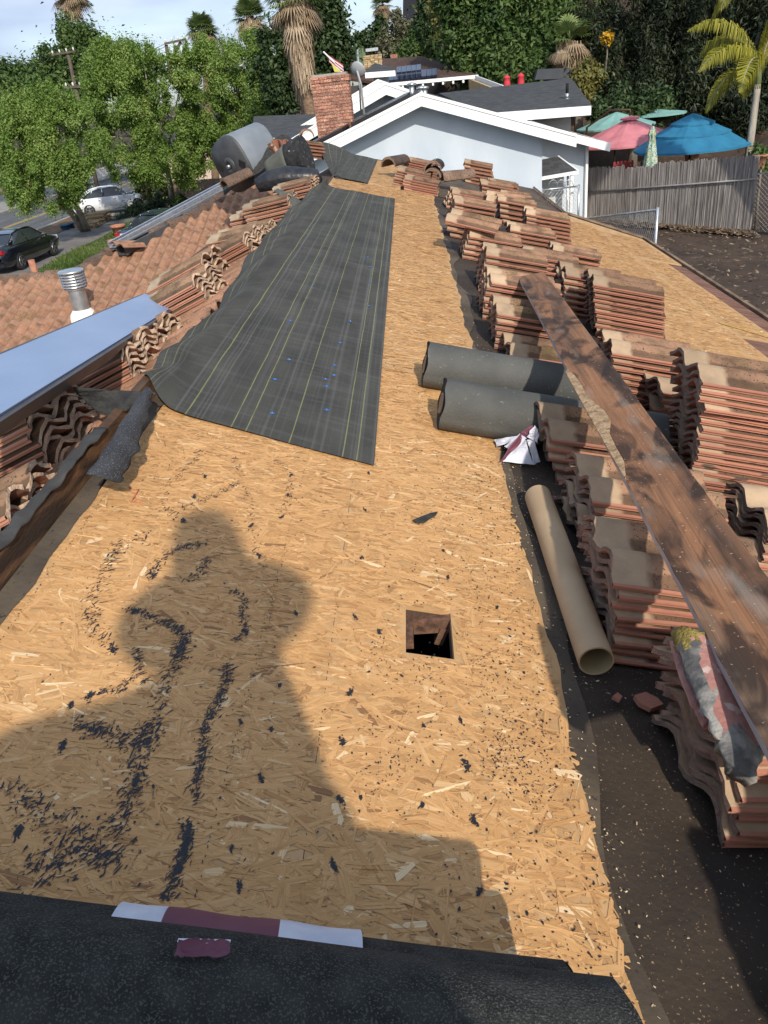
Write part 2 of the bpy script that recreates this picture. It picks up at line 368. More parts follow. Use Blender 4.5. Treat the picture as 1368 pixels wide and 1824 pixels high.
# strands: thousands of wood flakes lying on the boards
m_strand, rp = attr_mat('wood_strand', (.80, .58, .33), (.27, .135, .06))
e = rp.color_ramp.elements; k = e.new(.16); k.color = (.46, .235, .09, 1); k = e.new(.45); k.color = (.575, .315, .125, 1); k = e.new(.75); k.color = (.64, .365, .155, 1); k = e.new(.93); k.color = (.71, .455, .22, 1)
def strands(name, x0, x1, y0, y1, dens, zoff=.0128, excl=None, scale=1.0, parent=house):
    A = (x1-x0)*(y1-y0); n = int(A*dens)
    x = rng.uniform(x0, x1, n); y = rng.uniform(y0, y1, n)
    ln = np.abs(rng.normal(.048, .03, n)).clip(.010, .12)*scale; wd = np.abs(rng.normal(.008, .005, n)).clip(.0015, .024)*scale
    # surface strands lie mostly across the sheet, many at random
    a = np.where(rng.random(n) < .62, rng.normal(0, .38, n), rng.uniform(-1.57, 1.57, n))
    k = 6; t = np.array([[-.5, -.32], [-.28, -.5], [.34, -.48], [.5, .22], [.26, .5], [-.4, .46]])
    lx = t[None, :, 0]*ln[:, None]*(1+rng.normal(0, .1, (n, k))); ly = t[None, :, 1]*wd[:, None]*(1+rng.normal(0, .22, (n, k)))
    ca, sa = np.cos(a)[:, None], np.sin(a)[:, None]
    X = x[:, None]+lx*ca-ly*sa; Y = y[:, None]+lx*sa+ly*ca
    ok = (X.min(1) > x0-.006) & (X.max(1) < x1+.004) & (Y.min(1) > y0-.01) & (Y.max(1) < y1+.01)
    if excl:
        ex0, ex1, ey0, ey1 = excl; ok &= ~((X.max(1) > ex0) & (X.min(1) < ex1) & (Y.max(1) > ey0) & (Y.min(1) < ey1))
    hold = rng.random(n) < .55
    for sm_ in (-.27, 2.2025): ok &= ~((X.min(1) < sm_) & (X.max(1) > sm_) & hold)
    for sm_ in ycuts: ok &= ~((Y.min(1) < sm_) & (Y.max(1) > sm_) & (x < .25) & hold)
    x, y = x[ok], y[ok]; X, Y, lx, ly = X[ok], Y[ok], lx[ok], ly[ok]; n = len(X)
    h = zoff + np.sort(rng.uniform(0, .0011, n)); tl = rng.normal(0, .0004, n)
    zz = h[:, None] + tl[:, None]*np.sign(ly) + rng.normal(0, .0001, (n, k))
    zz = np.maximum(zz, zoff)
    V = np.stack([X, Y, -H-T*X], 2) + zz[:, :, None]*np.array([NR.x, NR.y, NR.z])[None, None, :]
    tone = rng.beta(3, 3, n)*.75+.12; r = rng.random(n); tone[r > .95] = rng.uniform(.82, 1, (r > .95).sum()); tone[r < .035] = rng.uniform(0, .15, (r < .035).sum())
    tone = np.clip(tone+.07*np.sin(x*4.1+y*1.7)*np.sin(y*2.3-x*2)+.05*np.sin(np.floor((y-1.25)/2.44)*5.1+(x > -.27)*2.2), 0, 1)
    rr = rng.random(n)[:, None]*30
    uv = np.stack([lx+rr, ly+rr], 2).reshape(-1, 2)
    return hadd(name, fast_mesh(name, V.reshape(-1, 3), k, tone, uv, m_strand), kind='stuff')
strands('wood_strands', XR+.012, .247, -.1, 3.4, 8200, excl=(HX0, HX1, HY0, HY1))
strands('wood_strands', XR+.012, .245, 3.4, 10.28, 2400, scale=1.15)
strands('wood_strands', XR+.055, -.16, 10.32, 13.6, 700, scale=1.3)
strands('wood_strands', 1.44, 2.19, 2.4, 10.2, 1500, zoff=.0138, scale=1.15)
strands('wood_strands', 2.205, 2.515, 5.4, 8.1, 1500, zoff=.0138, scale=1.15)
strands('wood_strands', 2.01, 2.66, 8.22, 9.7, 1100, zoff=.0138, scale=1.3)

# tar left by the old felt: slivers along wandering trails and blots (traced in the photo, laid on the deck)
def cp(cx, cy): return RR(100+cx/1.52, 800+cy/1.52, .013)
TR = [([(400, 0), (340, 60), (290, 110), (290, 160), (340, 200)], 90, 9), ([(480, 20), (500, 80), (520, 150), (525, 210), (545, 290), (565, 320)], 110, 8),
 ([(590, 30), (635, 70), (625, 125), (605, 185)], 80, 8), ([(250, 230), (170, 260), (130, 330), (100, 390), (90, 460), (110, 510), (150, 545)], 260, 15),
 ([(390, 255), (300, 280), (250, 340)], 150, 11), ([(410, 300), (380, 340), (350, 360)], 70, 9), ([(190, 430), (250, 455), (320, 480), (345, 510), (325, 570)], 260, 12),
 ([(470, 385), (510, 400), (500, 450), (508, 495), (478, 522)], 130, 8), ([(460, 580), (455, 640), (425, 700), (395, 760), (390, 830), (380, 880), (365, 950)], 330, 10),
 ([(350, 1010), (345, 1070), (330, 1120), (310, 1170), (290, 1220)], 200, 12), ([(345, 510), (300, 620), (270, 720), (240, 760)], 170, 14),
 ([(240, 760), (225, 820), (210, 900), (190, 980), (120, 1050)], 250, 26), ([(80, 670), (170, 650), (200, 620)], 70, 9), ([(210, 540), (220, 600), (235, 640)], 60, 10),
 ([(60, 740), (150, 780), (230, 800), (260, 760)], 230, 24), ([(-120, 930), (-60, 980), (0, 1010), (50, 1030), (100, 1060)], 170, 38), ([(40, 1080), (0, 1120), (-60, 1160)], 150, 44), ([(60, 1100), (130, 1110), (190, 1090)], 100, 26),
 ([(610, 300), (560, 530), (500, 740), (460, 870)], 110, 2.5), ([(600, 600), (550, 880), (500, 1060), (470, 1200)], 60, 2), ([(340, 160), (420, 130), (500, 85)], 90, 8)]
BL = [(400, 75, 9), (370, 130, 10), (340, 195, 12), (260, 345, 13), (150, 545, 14), (85, 670, 14), (35, 692, 9), (645, 445, 7), (790, 660, 12), (770, 795, 12), (765, 950, 13), (745, 1130, 14), (490, 1185, 11),
 (1105, 855, 16), (1125, 1005, 15), (1140, 1200, 10), (550, 895, 11), (805, 455, 9), (1057, 348, 7), (832, 165, 6), (843, 65, 6), (1045, 275, 6), (605, 185, 8), (625, 125, 7), (635, 70, 7), (345, 1070, 20), (12, 805, 16),
 (-110, 1040, 20), (985, 965, 8), (1090, 735, 8), (600, 640, 5), (578, 760, 5), (495, 740, 6), (508, 495, 11), (545, 290, 9), (523, 208, 9), (870, 495, 8), (823, 295, 7), (210, 440, 12), (1190, 430, 6), (990, 750, 5), (210, 900, 14), (470, 1080, 5), (820, 945, 5)]
sx, sy, sl, swd, sang = [], [], [], [], []
def sliver(p, l, wd, a): sx.append(p[0]); sy.append(p[1]); sl.append(l); swd.append(wd); sang.append(a)
for pl, n, wdt in TR:
    pts = [cp(*q) for q in pl]; seg = [(pts[i+1]-pts[i]).length for i in range(len(pts)-1)]; tot = sum(seg)
    pxm = (cp(pl[0][0]+10, pl[0][1])-cp(*pl[0])).length/10
    for _ in range(int(n*1.35)):
        t = random.random()*tot; i = 0
        while i < len(seg)-1 and t > seg[i]: t -= seg[i]; i += 1
        p = pts[i].lerp(pts[i+1], t/seg[i]); q = random.gauss(0, .8)*wdt*pxm
        dr = (pts[i+1]-pts[i]).normalized(); a0 = math.atan2(dr.y, dr.x)
        sc = min(1, wdt/9)
        sliver(p+Vector((random.gauss(0, wdt*pxm*.8), random.gauss(0, wdt*pxm*.8), 0)), random.choice((.3, .5, .8, 1, 1.7))*random.uniform(.005, .017)*sc, random.choice((.4, .8, 1, 1.3))*random.uniform(.0012, .0032)*max(.5, sc), random.gauss(1.05, .45))
for bx, by, r_ in BL:
    c = cp(bx, by); pxm = (cp(bx+10, by)-c).length/10
    lean_ = random.uniform(-.5, .5)
    for _ in range(int(14+r_*2.8)):
        q_ = random.gauss(0, r_*.62*pxm); sliver(c+Vector((random.gauss(0, r_*.26*pxm)+q_*lean_, q_, 0)), random.choice((.4, .7, 1.3))*random.uniform(.003, .010), random.uniform(.0012, .0042), random.gauss(1.4, .6))
for _ in range(2600):                                            # fine specks, thicker towards the cut edge
    x = .25-abs(random.gauss(0, .2)); y = random.uniform(.5, 2.6)
    if random.random() < .3: x = random.uniform(-.9, .2); y = random.uniform(.5, 3.6)
    if HX0-.01 < x < HX1+.01 and HY0-.01 < y < HY1+.01: continue
    if x > .243 or x < -.94: continue
    k = abs(random.gauss(0, 1)); sliver(Vector((x, y, 0)), .0015+.0035*k, .0008+.0016*k, random.gauss(1.5, .8))
for cx_, cy_, s_ in ((1260, 820, 60), (1190, 800, 30), (1210, 840, 45), (1280, 900, 50), (870, 560, 30), (900, 830, 60), (1000, 600, 40), (1190, 600, 50), (1150, 350, 40)):
    for _ in range(int(s_*1.3)):
        p = cp(random.gauss(cx_, s_*.8), random.gauss(cy_, s_)); sliver(p, random.uniform(.003, .009), random.uniform(.001, .003), random.gauss(1.4, .7))
for xp, yp in ((210, 859), (471, 1120)):                         # rows of nail dimples over the rafters
    x0_ = RR(xp, yp).x; y_ = .4
    while y_ < 9: sliver(Vector((x0_+random.gauss(0, .002), y_, 0)), random.uniform(.003, .009), .0016, 1.57+random.gauss(0, .2)); y_ += random.uniform(.008, .03)
sx, sy, sl, swd, sang = map(np.array, (sx, sy, sl, swd, sang)); ok = (sx > XR+.015) & (sx < .245); sx, sy, sl, swd, sang = sx[ok], sy[ok], sl[ok], swd[ok], sang[ok]
t = np.array([[-.5, 0], [-.15, -.5], [.3, -.4], [.5, .05], [.2, .5], [-.25, .42]]); n = len(sx)
lx = t[None, :, 0]*sl[:, None]*(1+rng.normal(0, .15, (n, 6))); ly = t[None, :, 1]*swd[:, None]*(1+rng.normal(0, .3, (n, 6)))
X = sx[:, None]+lx*np.cos(sang)[:, None]-ly*np.sin(sang)[:, None]; Y = sy[:, None]+lx*np.sin(sang)[:, None]+ly*np.cos(sang)[:, None]
hh = .0150+rng.uniform(0, .0006, n)
V = np.stack([X, Y, -H-T*X], 2)+hh[:, None, None]*np.array([NR.x, NR.y, NR.z])
m_tar = M('tar', (.012, .013, .018), (.02, .021, .028), 60, .6)
hadd('tar_stains', fast_mesh('tar_stains', V.reshape(-1, 3), 6, None, None, m_tar), kind='stuff')
mb = MB(); mb.tube([RR(x_, y_, .0150) for x_, y_ in ((230, 868), (238, 874), (247, 872), (240, 884), (234, 893), (246, 890), (255, 896))], .0022, 4)
hb(mb, 'chalk_mark', M('red_chalk', (.5, .12, .07), (.6, .25, .14), 60, .95))
# pale wood shavings and grit on the felt and board
def crumbs(name, n, f, size, mat, zo):
    vs = []
    for _ in range(n):
        x, y = f(); a = random.random()*3.14; l_ = random.uniform(.4, 1)*size; w_ = l_*random.uniform(.15, .7)
        c_, s_ = math.cos(a), math.sin(a)
        if x > .26 or True:
            for (p, q, r_) in ((-.5, -.5, 0), (.5, -.4, random.uniform(0, .5)), (.45, .5, random.uniform(0, .4)), (-.5, .4, 0)):
                vs.append(tuple(roofpt(x+p*l_*c_-q*w_*s_, y+p*l_*s_+q*w_*c_, zo+r_*w_)))
    return hadd(name, fast_mesh(name, np.array(vs), 4, None, None, mat), kind='stuff')
m_crumb = M('wood_crumb', (.5, .36, .2), (.72, .58, .4), 50, .8)
def fcr():
    y = random.uniform(.5, 4.2)
    return (.25+abs(random.gauss(0, .03)) if random.random() < .6 else random.uniform(.26, .62), y)
crumbs('wood_shavings', 500, fcr, .006, m_crumb, .0125)
crumbs('wood_shavings', 60, lambda: (random.uniform(.26, .7), random.uniform(.5, 9)), .009, m_crumb, .0125)

# left slope, ridge nailer, gable and walls
mb = MB(); mb.slab([Vector((XR-.03, -2.5, lz(XR-.03)-.01)), Vector((XR-.03, 14, lz(XR-.03)-.01)), Vector((-3.2, 14, lz(-3.2)-.01)), Vector((-3.2, -2.5, lz(-3.2)-.01))], .03, NL)
hb(mb, 'deck', m_deckold)
mb = MB()
for y0, y1, dz in ((-2.4, 1.32, 0), (1.325, 2.8, .003)): mb.box((XR-.058, (y0+y1)/2, ZR+.038+dz), (.038, y1-y0, .095))
hb(mb, 'ridge_board', m_woodnail)
m_feltgrey = M('granulated_felt', (.025, .025, .027), (.06, .06, .065), 6, .9, 10, .7, 300, speck=(.22, .22, .24), speck_scale=260, speck_at=.66)
m_feltsm = M('smooth_felt', (.03, .028, .026), (.075, .068, .06), 5, .7, 8, .35, 30)
# dusty felt lap left at the foot of the nailer
hb(MB().grid(lambda u, v: roofpt(XR-.036+.045*u+rag(-.4+v*3.2)*.35*u, -.4+v*3.2, .016), 3, 60), 'felt_strip', m_felt2)
def drape(u, v):                                                  # crumpled felt folded over the nailer
    y = -.3+v*2.5; x = XR-.118+u*.082; top = ZR+.101
    wob = .004*math.sin(y*9+u*3)+.003*math.sin(y*41+u*6)+.003*math.sin(y*67-u*4)
    z = top+wob if u > .5 else top-(.5-u)*.22+wob
    return Vector((x+(.004*math.sin(y*21.2)+.006*math.sin(y*4.1))*(1 if u > .4 else .4), y, z))
o = MB().grid(drape, 8, 110).build('ridge_felt', m_feltsm, house); o.matrix_parent_inverse = Matrix.Translation((0, 0, -ZY)); solid(o, .006)
def strip3(name, rows, mat, thick, nu=40, nv=8, jag=0, parent=house, **kw):   # cloth through rows of 3-D control points
    def fn(u, v):
        pts = [lerp_path(r_, v*.9999) for r_ in rows]; p = lerp_path(pts, u*.9999)
        return p+Vector((0, 0, .003*math.sin(u*31+v*7)))+Vector((jag*math.sin(u*47)+jag*math.sin(u*19+2), 0, 0))*(1 if v > .99 else 0)
    o = MB().grid(fn, nu, nv).build(name, mat, parent, **kw)
    if parent is house: o.matrix_parent_inverse = Matrix.Translation((0, 0, -ZY))
    solid(o, thick, 0); return o
mb = MB()
mb.box((EAVE-.5, 3.6, (rz(EAVE)+ZY)/2-.14), (.2, 12, rz(EAVE)-ZY-.3)); mb.box((-3.0, 5.6, (lz(-3)+ZG)/2-.1), (.2, 16.5, lz(-3)-ZG-.3))
mb.box((-.4, 13.6, -3.4), (5, .2, 3.2)); mb.box((-.2, -2.4, -3.4), (5.6, .2, 3.2))
hb(mb, 'wall', m_stucco)

# ------------------------------------------------------------------ roof tiles
def tile_mats(tag, pale, mid, dark, side, end, hvar=.26, dirt=.62):
    m = bpy.data.materials.new(tag); m.use_nodes = True; n = m.node_tree.nodes; l = m.node_tree.links
    bs = n['Principled BSDF']; bs.inputs['Roughness'].default_value = .9; bs.inputs['Specular IOR Level'].default_value = .2
    uv = n.new('ShaderNodeUVMap'); sp = n.new('ShaderNodeSeparateXYZ'); l.new(uv.outputs[0], sp.inputs[0])
    tc = n.new('ShaderNodeTexCoord'); oi = n.new('ShaderNodeObjectInfo'); ml = n.new('ShaderNodeMath'); ml.operation = 'MULTIPLY'; ml.inputs[1].default_value = 53
    l.new(oi.outputs['Random'], ml.inputs[0]); va = n.new('ShaderNodeVectorMath'); va.operation = 'ADD'; l.new(tc.outputs['Object'], va.inputs[0]); l.new(ml.outputs[0], va.inputs[1])
    def noise(sc, det):
        q = n.new('ShaderNodeTexNoise'); q.inputs['Scale'].default_value = sc; q.inputs['Detail'].default_value = det; l.new(va.outputs[0], q.inputs[0]); return q.outputs[0]
    def ramp(src, stops):
        r = n.new('ShaderNodeValToRGB'); e = r.color_ramp.elements
        e[0].position, e[0].color = stops[0][0], (*stops[0][1], 1); e[1].position, e[1].color = stops[-1][0], (*stops[-1][1], 1)
        for p, c in stops[1:-1]: k = e.new(p); k.color = (*c, 1)
        l.new(src, r.inputs[0]); return r.outputs[0]
    def mix(f, a, b):
        x = n.new('ShaderNodeMix'); x.data_type = 'RGBA'; l.new(f, x.inputs['Factor']); l.new(a, x.inputs['A']); l.new(b, x.inputs['B']); return x.outputs['Result']
    blotch = noise(9, 8); fine = noise(140, 4); big = noise(4, 5)
    weath = ramp(blotch, [(.33, dark), (.5, mid), (.68, tuple(c*1.22 for c in mid))])
    k = (0, 0, 0); wht = (1, 1, 1)
    moss = ramp(big, [(.52, k), (.68, wht)]); fn = ramp(fine, [(.44, k), (.58, wht)])
    mm = n.new('ShaderNodeMix'); mm.data_type = 'RGBA'; mm.blend_type = 'MULTIPLY'; mm.inputs['Factor'].default_value = 1; l.new(moss, mm.inputs['A']); l.new(fn, mm.inputs['B'])
    mc = n.new('ShaderNodeRGB'); mc.outputs[0].default_value = (.13, .105, .035, 1); weath = mix(mm.outputs['Result'], weath, mc.outputs[0])
    sc_ = n.new('ShaderNodeRGB'); sc_.outputs[0].default_value = (.05, .035, .025, 1); spk = ramp(fine, [(.60, k), (.66, wht)])
    weath = mix(spk, weath, sc_.outputs[0])
    vy = n.new('ShaderNodeMath'); vy.operation = 'MULTIPLY'; vy.inputs[1].default_value = 4*math.pi; l.new(sp.outputs[1], vy.inputs[0])
    cs = n.new('ShaderNodeMath'); cs.operation = 'COSINE'; l.new(vy.outputs[0], cs.inputs[0]); vn = n.new('ShaderNodeMath'); vn.operation = 'MULTIPLY_ADD'; l.new(noise(22, 5), vn.inputs[0]); vn.inputs[1].default_value = 1.3; l.new(cs.outputs[0], vn.inputs[2])
    vd = ramp(vn.outputs[0], [(.75, k), (1.0, (dirt,)*3)]); dk = n.new('ShaderNodeRGB'); dk.outputs[0].default_value = (*[c*.55 for c in dark], 1); weath = mix(vd, weath, dk.outputs[0])
    head = ramp(noise(14, 6), [(.35, tuple(c*.8 for c in pale)), (.6, pale)])
    ad = n.new('ShaderNodeMath'); ad.operation = 'ADD'; sb = n.new('ShaderNodeMath'); sb.operation = 'MULTIPLY_ADD'; sb.inputs[1].default_value = .07; sb.inputs[2].default_value = -.035
    l.new(noise(30, 4), sb.inputs[0]); l.new(sp.outputs[0], ad.inputs[0]); l.new(sb.outputs[0], ad.inputs[1])
    f = ramp(ad.outputs[0], [(.195, k), (.235, wht)]); col = mix(f, head, weath)
    hv = n.new('ShaderNodeHueSaturation'); mr = n.new('ShaderNodeMapRange'); mr.inputs[3].default_value = 1-hvar; mr.inputs[4].default_value = 1+hvar*.7
    l.new(oi.outputs['Random'], mr.inputs[0]); l.new(mr.outputs[0], hv.inputs['Value']); l.new(col, hv.inputs['Color']); l.new(hv.outputs[0], bs.inputs['Base Color'])
    bp = n.new('ShaderNodeBump'); bp.inputs['Strength'].default_value = .5; bp.inputs['Distance'].default_value = .004; l.new(fine, bp.inputs['Height']); l.new(bp.outputs[0], bs.inputs['Normal'])
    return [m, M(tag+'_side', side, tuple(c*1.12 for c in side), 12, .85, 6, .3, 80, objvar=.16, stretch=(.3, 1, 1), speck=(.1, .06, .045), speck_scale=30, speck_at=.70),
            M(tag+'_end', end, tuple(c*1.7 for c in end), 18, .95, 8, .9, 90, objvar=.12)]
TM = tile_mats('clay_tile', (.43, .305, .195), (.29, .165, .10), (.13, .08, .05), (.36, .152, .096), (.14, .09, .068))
TM_L = tile_mats('mossy_tile', (.36, .28, .19), (.25, .15, .09), (.11, .075, .045), (.38, .18, .115), (.34, .235, .16))  # end faces lightened in colour, as if sunlit despite the panel's shade
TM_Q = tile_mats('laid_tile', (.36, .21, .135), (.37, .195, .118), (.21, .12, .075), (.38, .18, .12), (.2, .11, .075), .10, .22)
TLN, TWD = .43, .325
def prof(y):                                                     # y in -.5..+.5
    c = .5-.5*math.cos(4*math.pi*(y+.5)); return .040*(c**.85)
def make_tile(seed, mats, rough=1.0, dens=16, uflip=False):
    rd = random.Random(seed); mb = MB(); ns = dens; nx = 2; th = .013
    top, bot, uv = [], [], []; cend = rd.choice((0, nx, nx)); cj0 = rd.randint(0, ns-3); cj1 = cj0+rd.randint(0, 2); chip = (1 if cend == 0 else -1)*rd.uniform(.0, .022)
    for i in range(nx+1):
        for j in range(ns+1):
            y = j/ns-.5; x = i/nx-.5
            e = (i in (0, nx)); jx = (rd.gauss(0, .0034)*rough if e else 0) + (chip if e and i == cend and cj0 <= j <= cj1 else 0)
            z = prof(y)
            top.append((x*TLN+jx, y*TWD, z+th+(rd.gauss(0, .0008)*rough if e else 0)))
            bot.append((x*TLN+jx*.6, y*TWD, z-(.003 if j in (0, ns) else 0)+(rd.gauss(0, .001)*rough if e else 0)))
            uv.append((i/nx, j/ns))
    def idx(i, j): return i*(ns+1)+j
    q = [(idx(i, j), idx(i+1, j), idx(i+1, j+1), idx(i, j+1)) for i in range(nx) for j in range(ns)]
    mb.add(top, q, 0, True, uv); mb.add(bot, [f[::-1] for f in q], 1, True)
    o = len(top)
    ring = lambda i: [top[idx(i, j)] for j in range(ns+1)]
    for i, fl in ((0, False), (nx, True)):                       # scalloped end faces
        a = ring(i); b = [bot[idx(i, j)] for j in range(ns+1)]
        fs = [(j, j+1, ns+2+j, ns+1+j) for j in range(ns)]
        mb.add(a+b, [f if not fl else f[::-1] for f in fs], 2)
    for j, sg in ((0, -1), (ns, 1)):                             # long edges with an interlocking lip
        x0, x1 = top[idx(0, j)][0], top[idx(nx, j)][0]; y = sg*.5*TWD; zt, zb = top[idx(0, j)][2], bot[idx(0, j)][2]; zm = (zt+zb)/2
        p = [(x0, y, zt), (x1, y, zt), (x0, y+sg*.007, zt-.003), (x1, y+sg*.007, zt-.003), (x0, y+sg*.007, zm+.001), (x1, y+sg*.007, zm+.001),
             (x0, y+sg*.001, zm-.001), (x1, y+sg*.001, zm-.001), (x0, y+sg*.001, zb), (x1, y+sg*.001, zb)]
        mb.add(p, [((k, k+1, k+3, k+2) if sg < 0 else (k+2, k+3, k+1, k))[::-1] for k in (0, 2, 4, 6)], 1)
    return mb.mesh('roof_tile', mats)
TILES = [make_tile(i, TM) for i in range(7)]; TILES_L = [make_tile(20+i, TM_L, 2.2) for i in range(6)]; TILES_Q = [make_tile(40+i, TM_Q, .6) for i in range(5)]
ORD = ['top', 'second', 'third', 'fourth', 'fifth', 'sixth', 'seventh', 'eighth', 'ninth', 'tenth', 'eleventh', 'twelfth', 'thirteenth', 'fourteenth', 'fifteenth', 'sixteenth', 'seventeenth', 'eighteenth']
NT = 0
def stack(corner, n, yaw, desc, side='R', sc=1.0, sp=.038, jit=1.0, lean=(0, 0), base=.006, tilt=0, meshes=None, scw=1.0, top=None, slope=None):
    """pile of n tiles; corner = lower corner nearest the ridge and nearest the viewer, on the roof"""
    global NT
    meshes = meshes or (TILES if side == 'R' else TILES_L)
    if side == 'R': ax, nrm, cx_ = Vector((1, 0, -T)).normalized(), NR, .5
    elif side == 'L': ax, nrm, cx_ = Vector((1, 0, slope or TL)).normalized(), Vector((-(slope or TL), 0, 1)).normalized(), -.5
    ay = nrm.cross(ax)
    q = Matrix((ax, ay, nrm)).transposed()
    Ry = q @ Matrix.Rotation(R(yaw), 3, 'Z') @ Matrix.Rotation(R(tilt), 3, 'Y')
    corner = Vector(corner); sx_ = 0
    if top:                                                      # pixel of the top corner gives height and lean
        dd_ = hit(*top, corner, ay)-corner; hh_ = dd_.dot(nrm); sx_ = dd_.dot(ax)/max(1, n-1)
        sp = max(.026, min(.05, (hh_-.02)/max(1, n-1)))/sc; sx_ = max(-.022, min(.022, sx_))
    c0 = corner + Ry @ Vector((cx_*TLN*sc, .5*TWD*sc*scw, 0))
    px_, py_ = 0, 0
    for k in range(n):
        if k: px_ += random.gauss(lean[0], .008*jit); py_ += random.gauss(lean[1], .006*jit)
        px_ *= .9; py_ *= .9
        me = random.choice(meshes)
        o = bpy.data.objects.new('clay_tile', me); C.objects.link(o)
        r3 = Ry @ Matrix.Rotation(R(random.gauss(0, 1.3*jit)), 3, 'Z') @ Matrix.Rotation(R(random.gauss(0, .35)), 3, 'X')
        p = c0 + Ry @ Vector((px_+sx_*k, py_, 0)) + nrm*(base+.009+k*sp*sc)
        o.matrix_world = Matrix.Translation(p) @ r3.to_4x4() @ Matrix.Diagonal((sc, sc*scw, sc, 1))
        i = n-1-k
        lab = ('single tile lying as ' + desc) if n == 1 else (('top tile of ' if i == 0 else 'bottom tile of ' if k == 0 else ORD[i]+' tile down in ')+desc)
        prop(o, lab, 'roof tile', 'loose terracotta roof tiles stacked on the roof'); NT += 1
    return c0 + nrm*(base+n*sp*sc)
# right slope, near to far: pixel of the near ridge-side lower corner, tiles, yaw
RS = [
 ((1276, 1512), (1278, 1400), 11, 7, 'the nearest stack, under the broken mortared ridge pieces', dict(jit=1.8)),
 ((1084, 1190), (1101, 1055), 9, 2, 'the tall stack beside the open end of the cardboard tube', {}),
 ((1026, 985), (1039, 895), 7, 3, 'the stack at the upper end of the cardboard tube', dict(jit=1.3)),
 ((988, 862), (980, 784), 5, 3, 'the stack touching the crumpled white wrapper', {}),
 ((945, 718), (943, 694), 2, 4, 'the low stack squeezed between the two grey rolls', dict(jit=1.6)),
 ((908, 655), (906, 632), 2, 2, 'the low stack just above the upper grey roll', {}),
 ((881, 625), (888, 562), 6, 2, 'the stack left of the plank, above the grey rolls', {}),
 ((858, 571), (873, 504), 7, 2, 'the stack left of the upper end of the plank', {}),
 ((852, 520), (864, 456), 7, 2, 'the left row stack just above the plank end', {}),
 ((823, 463), (833, 422), 5, 3, 'the left row stack below the slanted loose tile', {}),
 ((800, 424), (803, 398), 3, -5, 'the left row stack under the slanted loose tile', dict(jit=2)),
 ((800, 400), (813, 362), 5, 4, 'the left row stack just above the slanted loose tile', {}),
 ((793, 372), (805, 340), 4, 3, 'the far stack at the head of the left row', {}),
 ((718, 340), (720, 320), 5, -7, 'the far stack standing by itself nearest the bare board', dict(jit=1.5)),
 ((698, 330), (706, 304), 6, -7, 'the low far stack in front, nearest the dark felt', {}),
 ((722, 318), (720, 286), 8, -14, 'the tall far pile right under the grey gable wall', dict(jit=2.2)),
 ((1062, 604), (1064, 508), 11, 0, 'the ten high stack on the bare board, mid right', {}),
 ((1002, 562), (1005, 492), 7, 4, 'the stack tucked behind the upper part of the plank', dict(jit=1.6)),
 ((981, 473), (988, 449), 3, 2, 'the short mossy stack left of the bare right board', {}),
 ((938, 437), (935, 382), 8, 0, 'the upper stack beside the far bare right board', {}),
 ((893, 398), (890, 358), 5, 2, 'the upper middle stack behind the eight high one', {}),
 ((874, 342), (873, 318), 3, 1, 'the mossy topped stack near the end of the right row', {}),
 ((857, 358), (856, 328), 5, 0, 'the narrow stack in the far middle of the right row', {}),
 ((828, 326), (829, 291), 6, -3, 'the farthest stack against the grey blue wall', {}),
 ((1090, 733), (1092, 630), 9, 1, 'the stack right of the plank with the sooty mossy top', {}),
 ((1168, 768), (1162, 694), 6, 8, 'the small ragged stack between plank and tallest stack', dict(jit=2)),
 ((1240, 900), (1252, 684), 17, 0, 'the tallest stack, at the right edge', dict(jit=1.2)),
 ((1338, 1045), (1366, 962), 7, 2, 'the stack cut by the right edge, below the tallest', {}),
 ((914, 447), (912, 412), 5, 3, 'the short ragged stack between both far rows', dict(jit=2)),
 ((940, 486), (938, 458), 4, 5, 'the low stack behind the plank end', dict(jit=1.5)),
]
for x_, y_, n_, d in ((.52, .42, 15, 'the high unseen stack just past the lower right corner'), (.50, .05, 15, 'the second high unseen stack past the lower right corner'), (.54, -.34, 13, 'the third unseen stack past the lower right corner')): stack(roofpt(x_, y_), n_, random.uniform(-3, 3), d, 'R', sp=.036)  # unseen stacks, placed and sized to shade the lower right
for c, t_, n_, yaw, d, kw in RS: stack(RR(*c), n_, yaw, d, 'R', top=t_, **kw)
LS = [
 ((30, 992), (6, 930), 4, 4, 'the low stack at the left edge beside the ridge board', dict(jit=1.5)),
 ((118, 850), (22, 742), 9, -5, 'the biggest crusty stack at the left edge', dict(jit=1.6)),
 ((253, 697), (228, 634), 6, -3, 'the stack under the blue panel with an ochre mossy top', dict(jit=1.8)),
 ((300, 630), (275, 598), 4, -6, 'the small crusty stack at the tip of the blue panel', dict(jit=2.2)),
 ((380, 553), (344, 510), 6, -8, 'the wide crusty stack past the tip of the panel', dict(jit=2.2)),
 ((392, 512), (366, 465), 5, -8, 'the long crusty stack just behind the wide one', dict(jit=2.2)),
 ((455, 464), (434, 431), 6, -14, 'the skewed stack halfway along the dark sheet', dict(jit=1.6)),
 ((478, 438), (469, 409), 6, -11, 'the neat low stack left of the dark sheet', dict(slope=.14, base=-.03)),
 ((493, 398), (484, 370), 5, -11, 'the neat stack with pale heads below the felt scrap', dict(slope=.14, base=-.03)),
 ((524, 383), (509, 350), 6, -10, 'the stack under the grey felt scrap', dict(slope=.14, base=-.03)),
 ((556, 345), (551, 320), 5, -10, 'the far left stack in front of the black bundle', dict(slope=.14, base=-.03)),
]
for c, t_, n_, yaw, d, kw in LS: stack(LL(*c), n_, yaw, d, 'L', top=t_, sc=1.12, **kw)
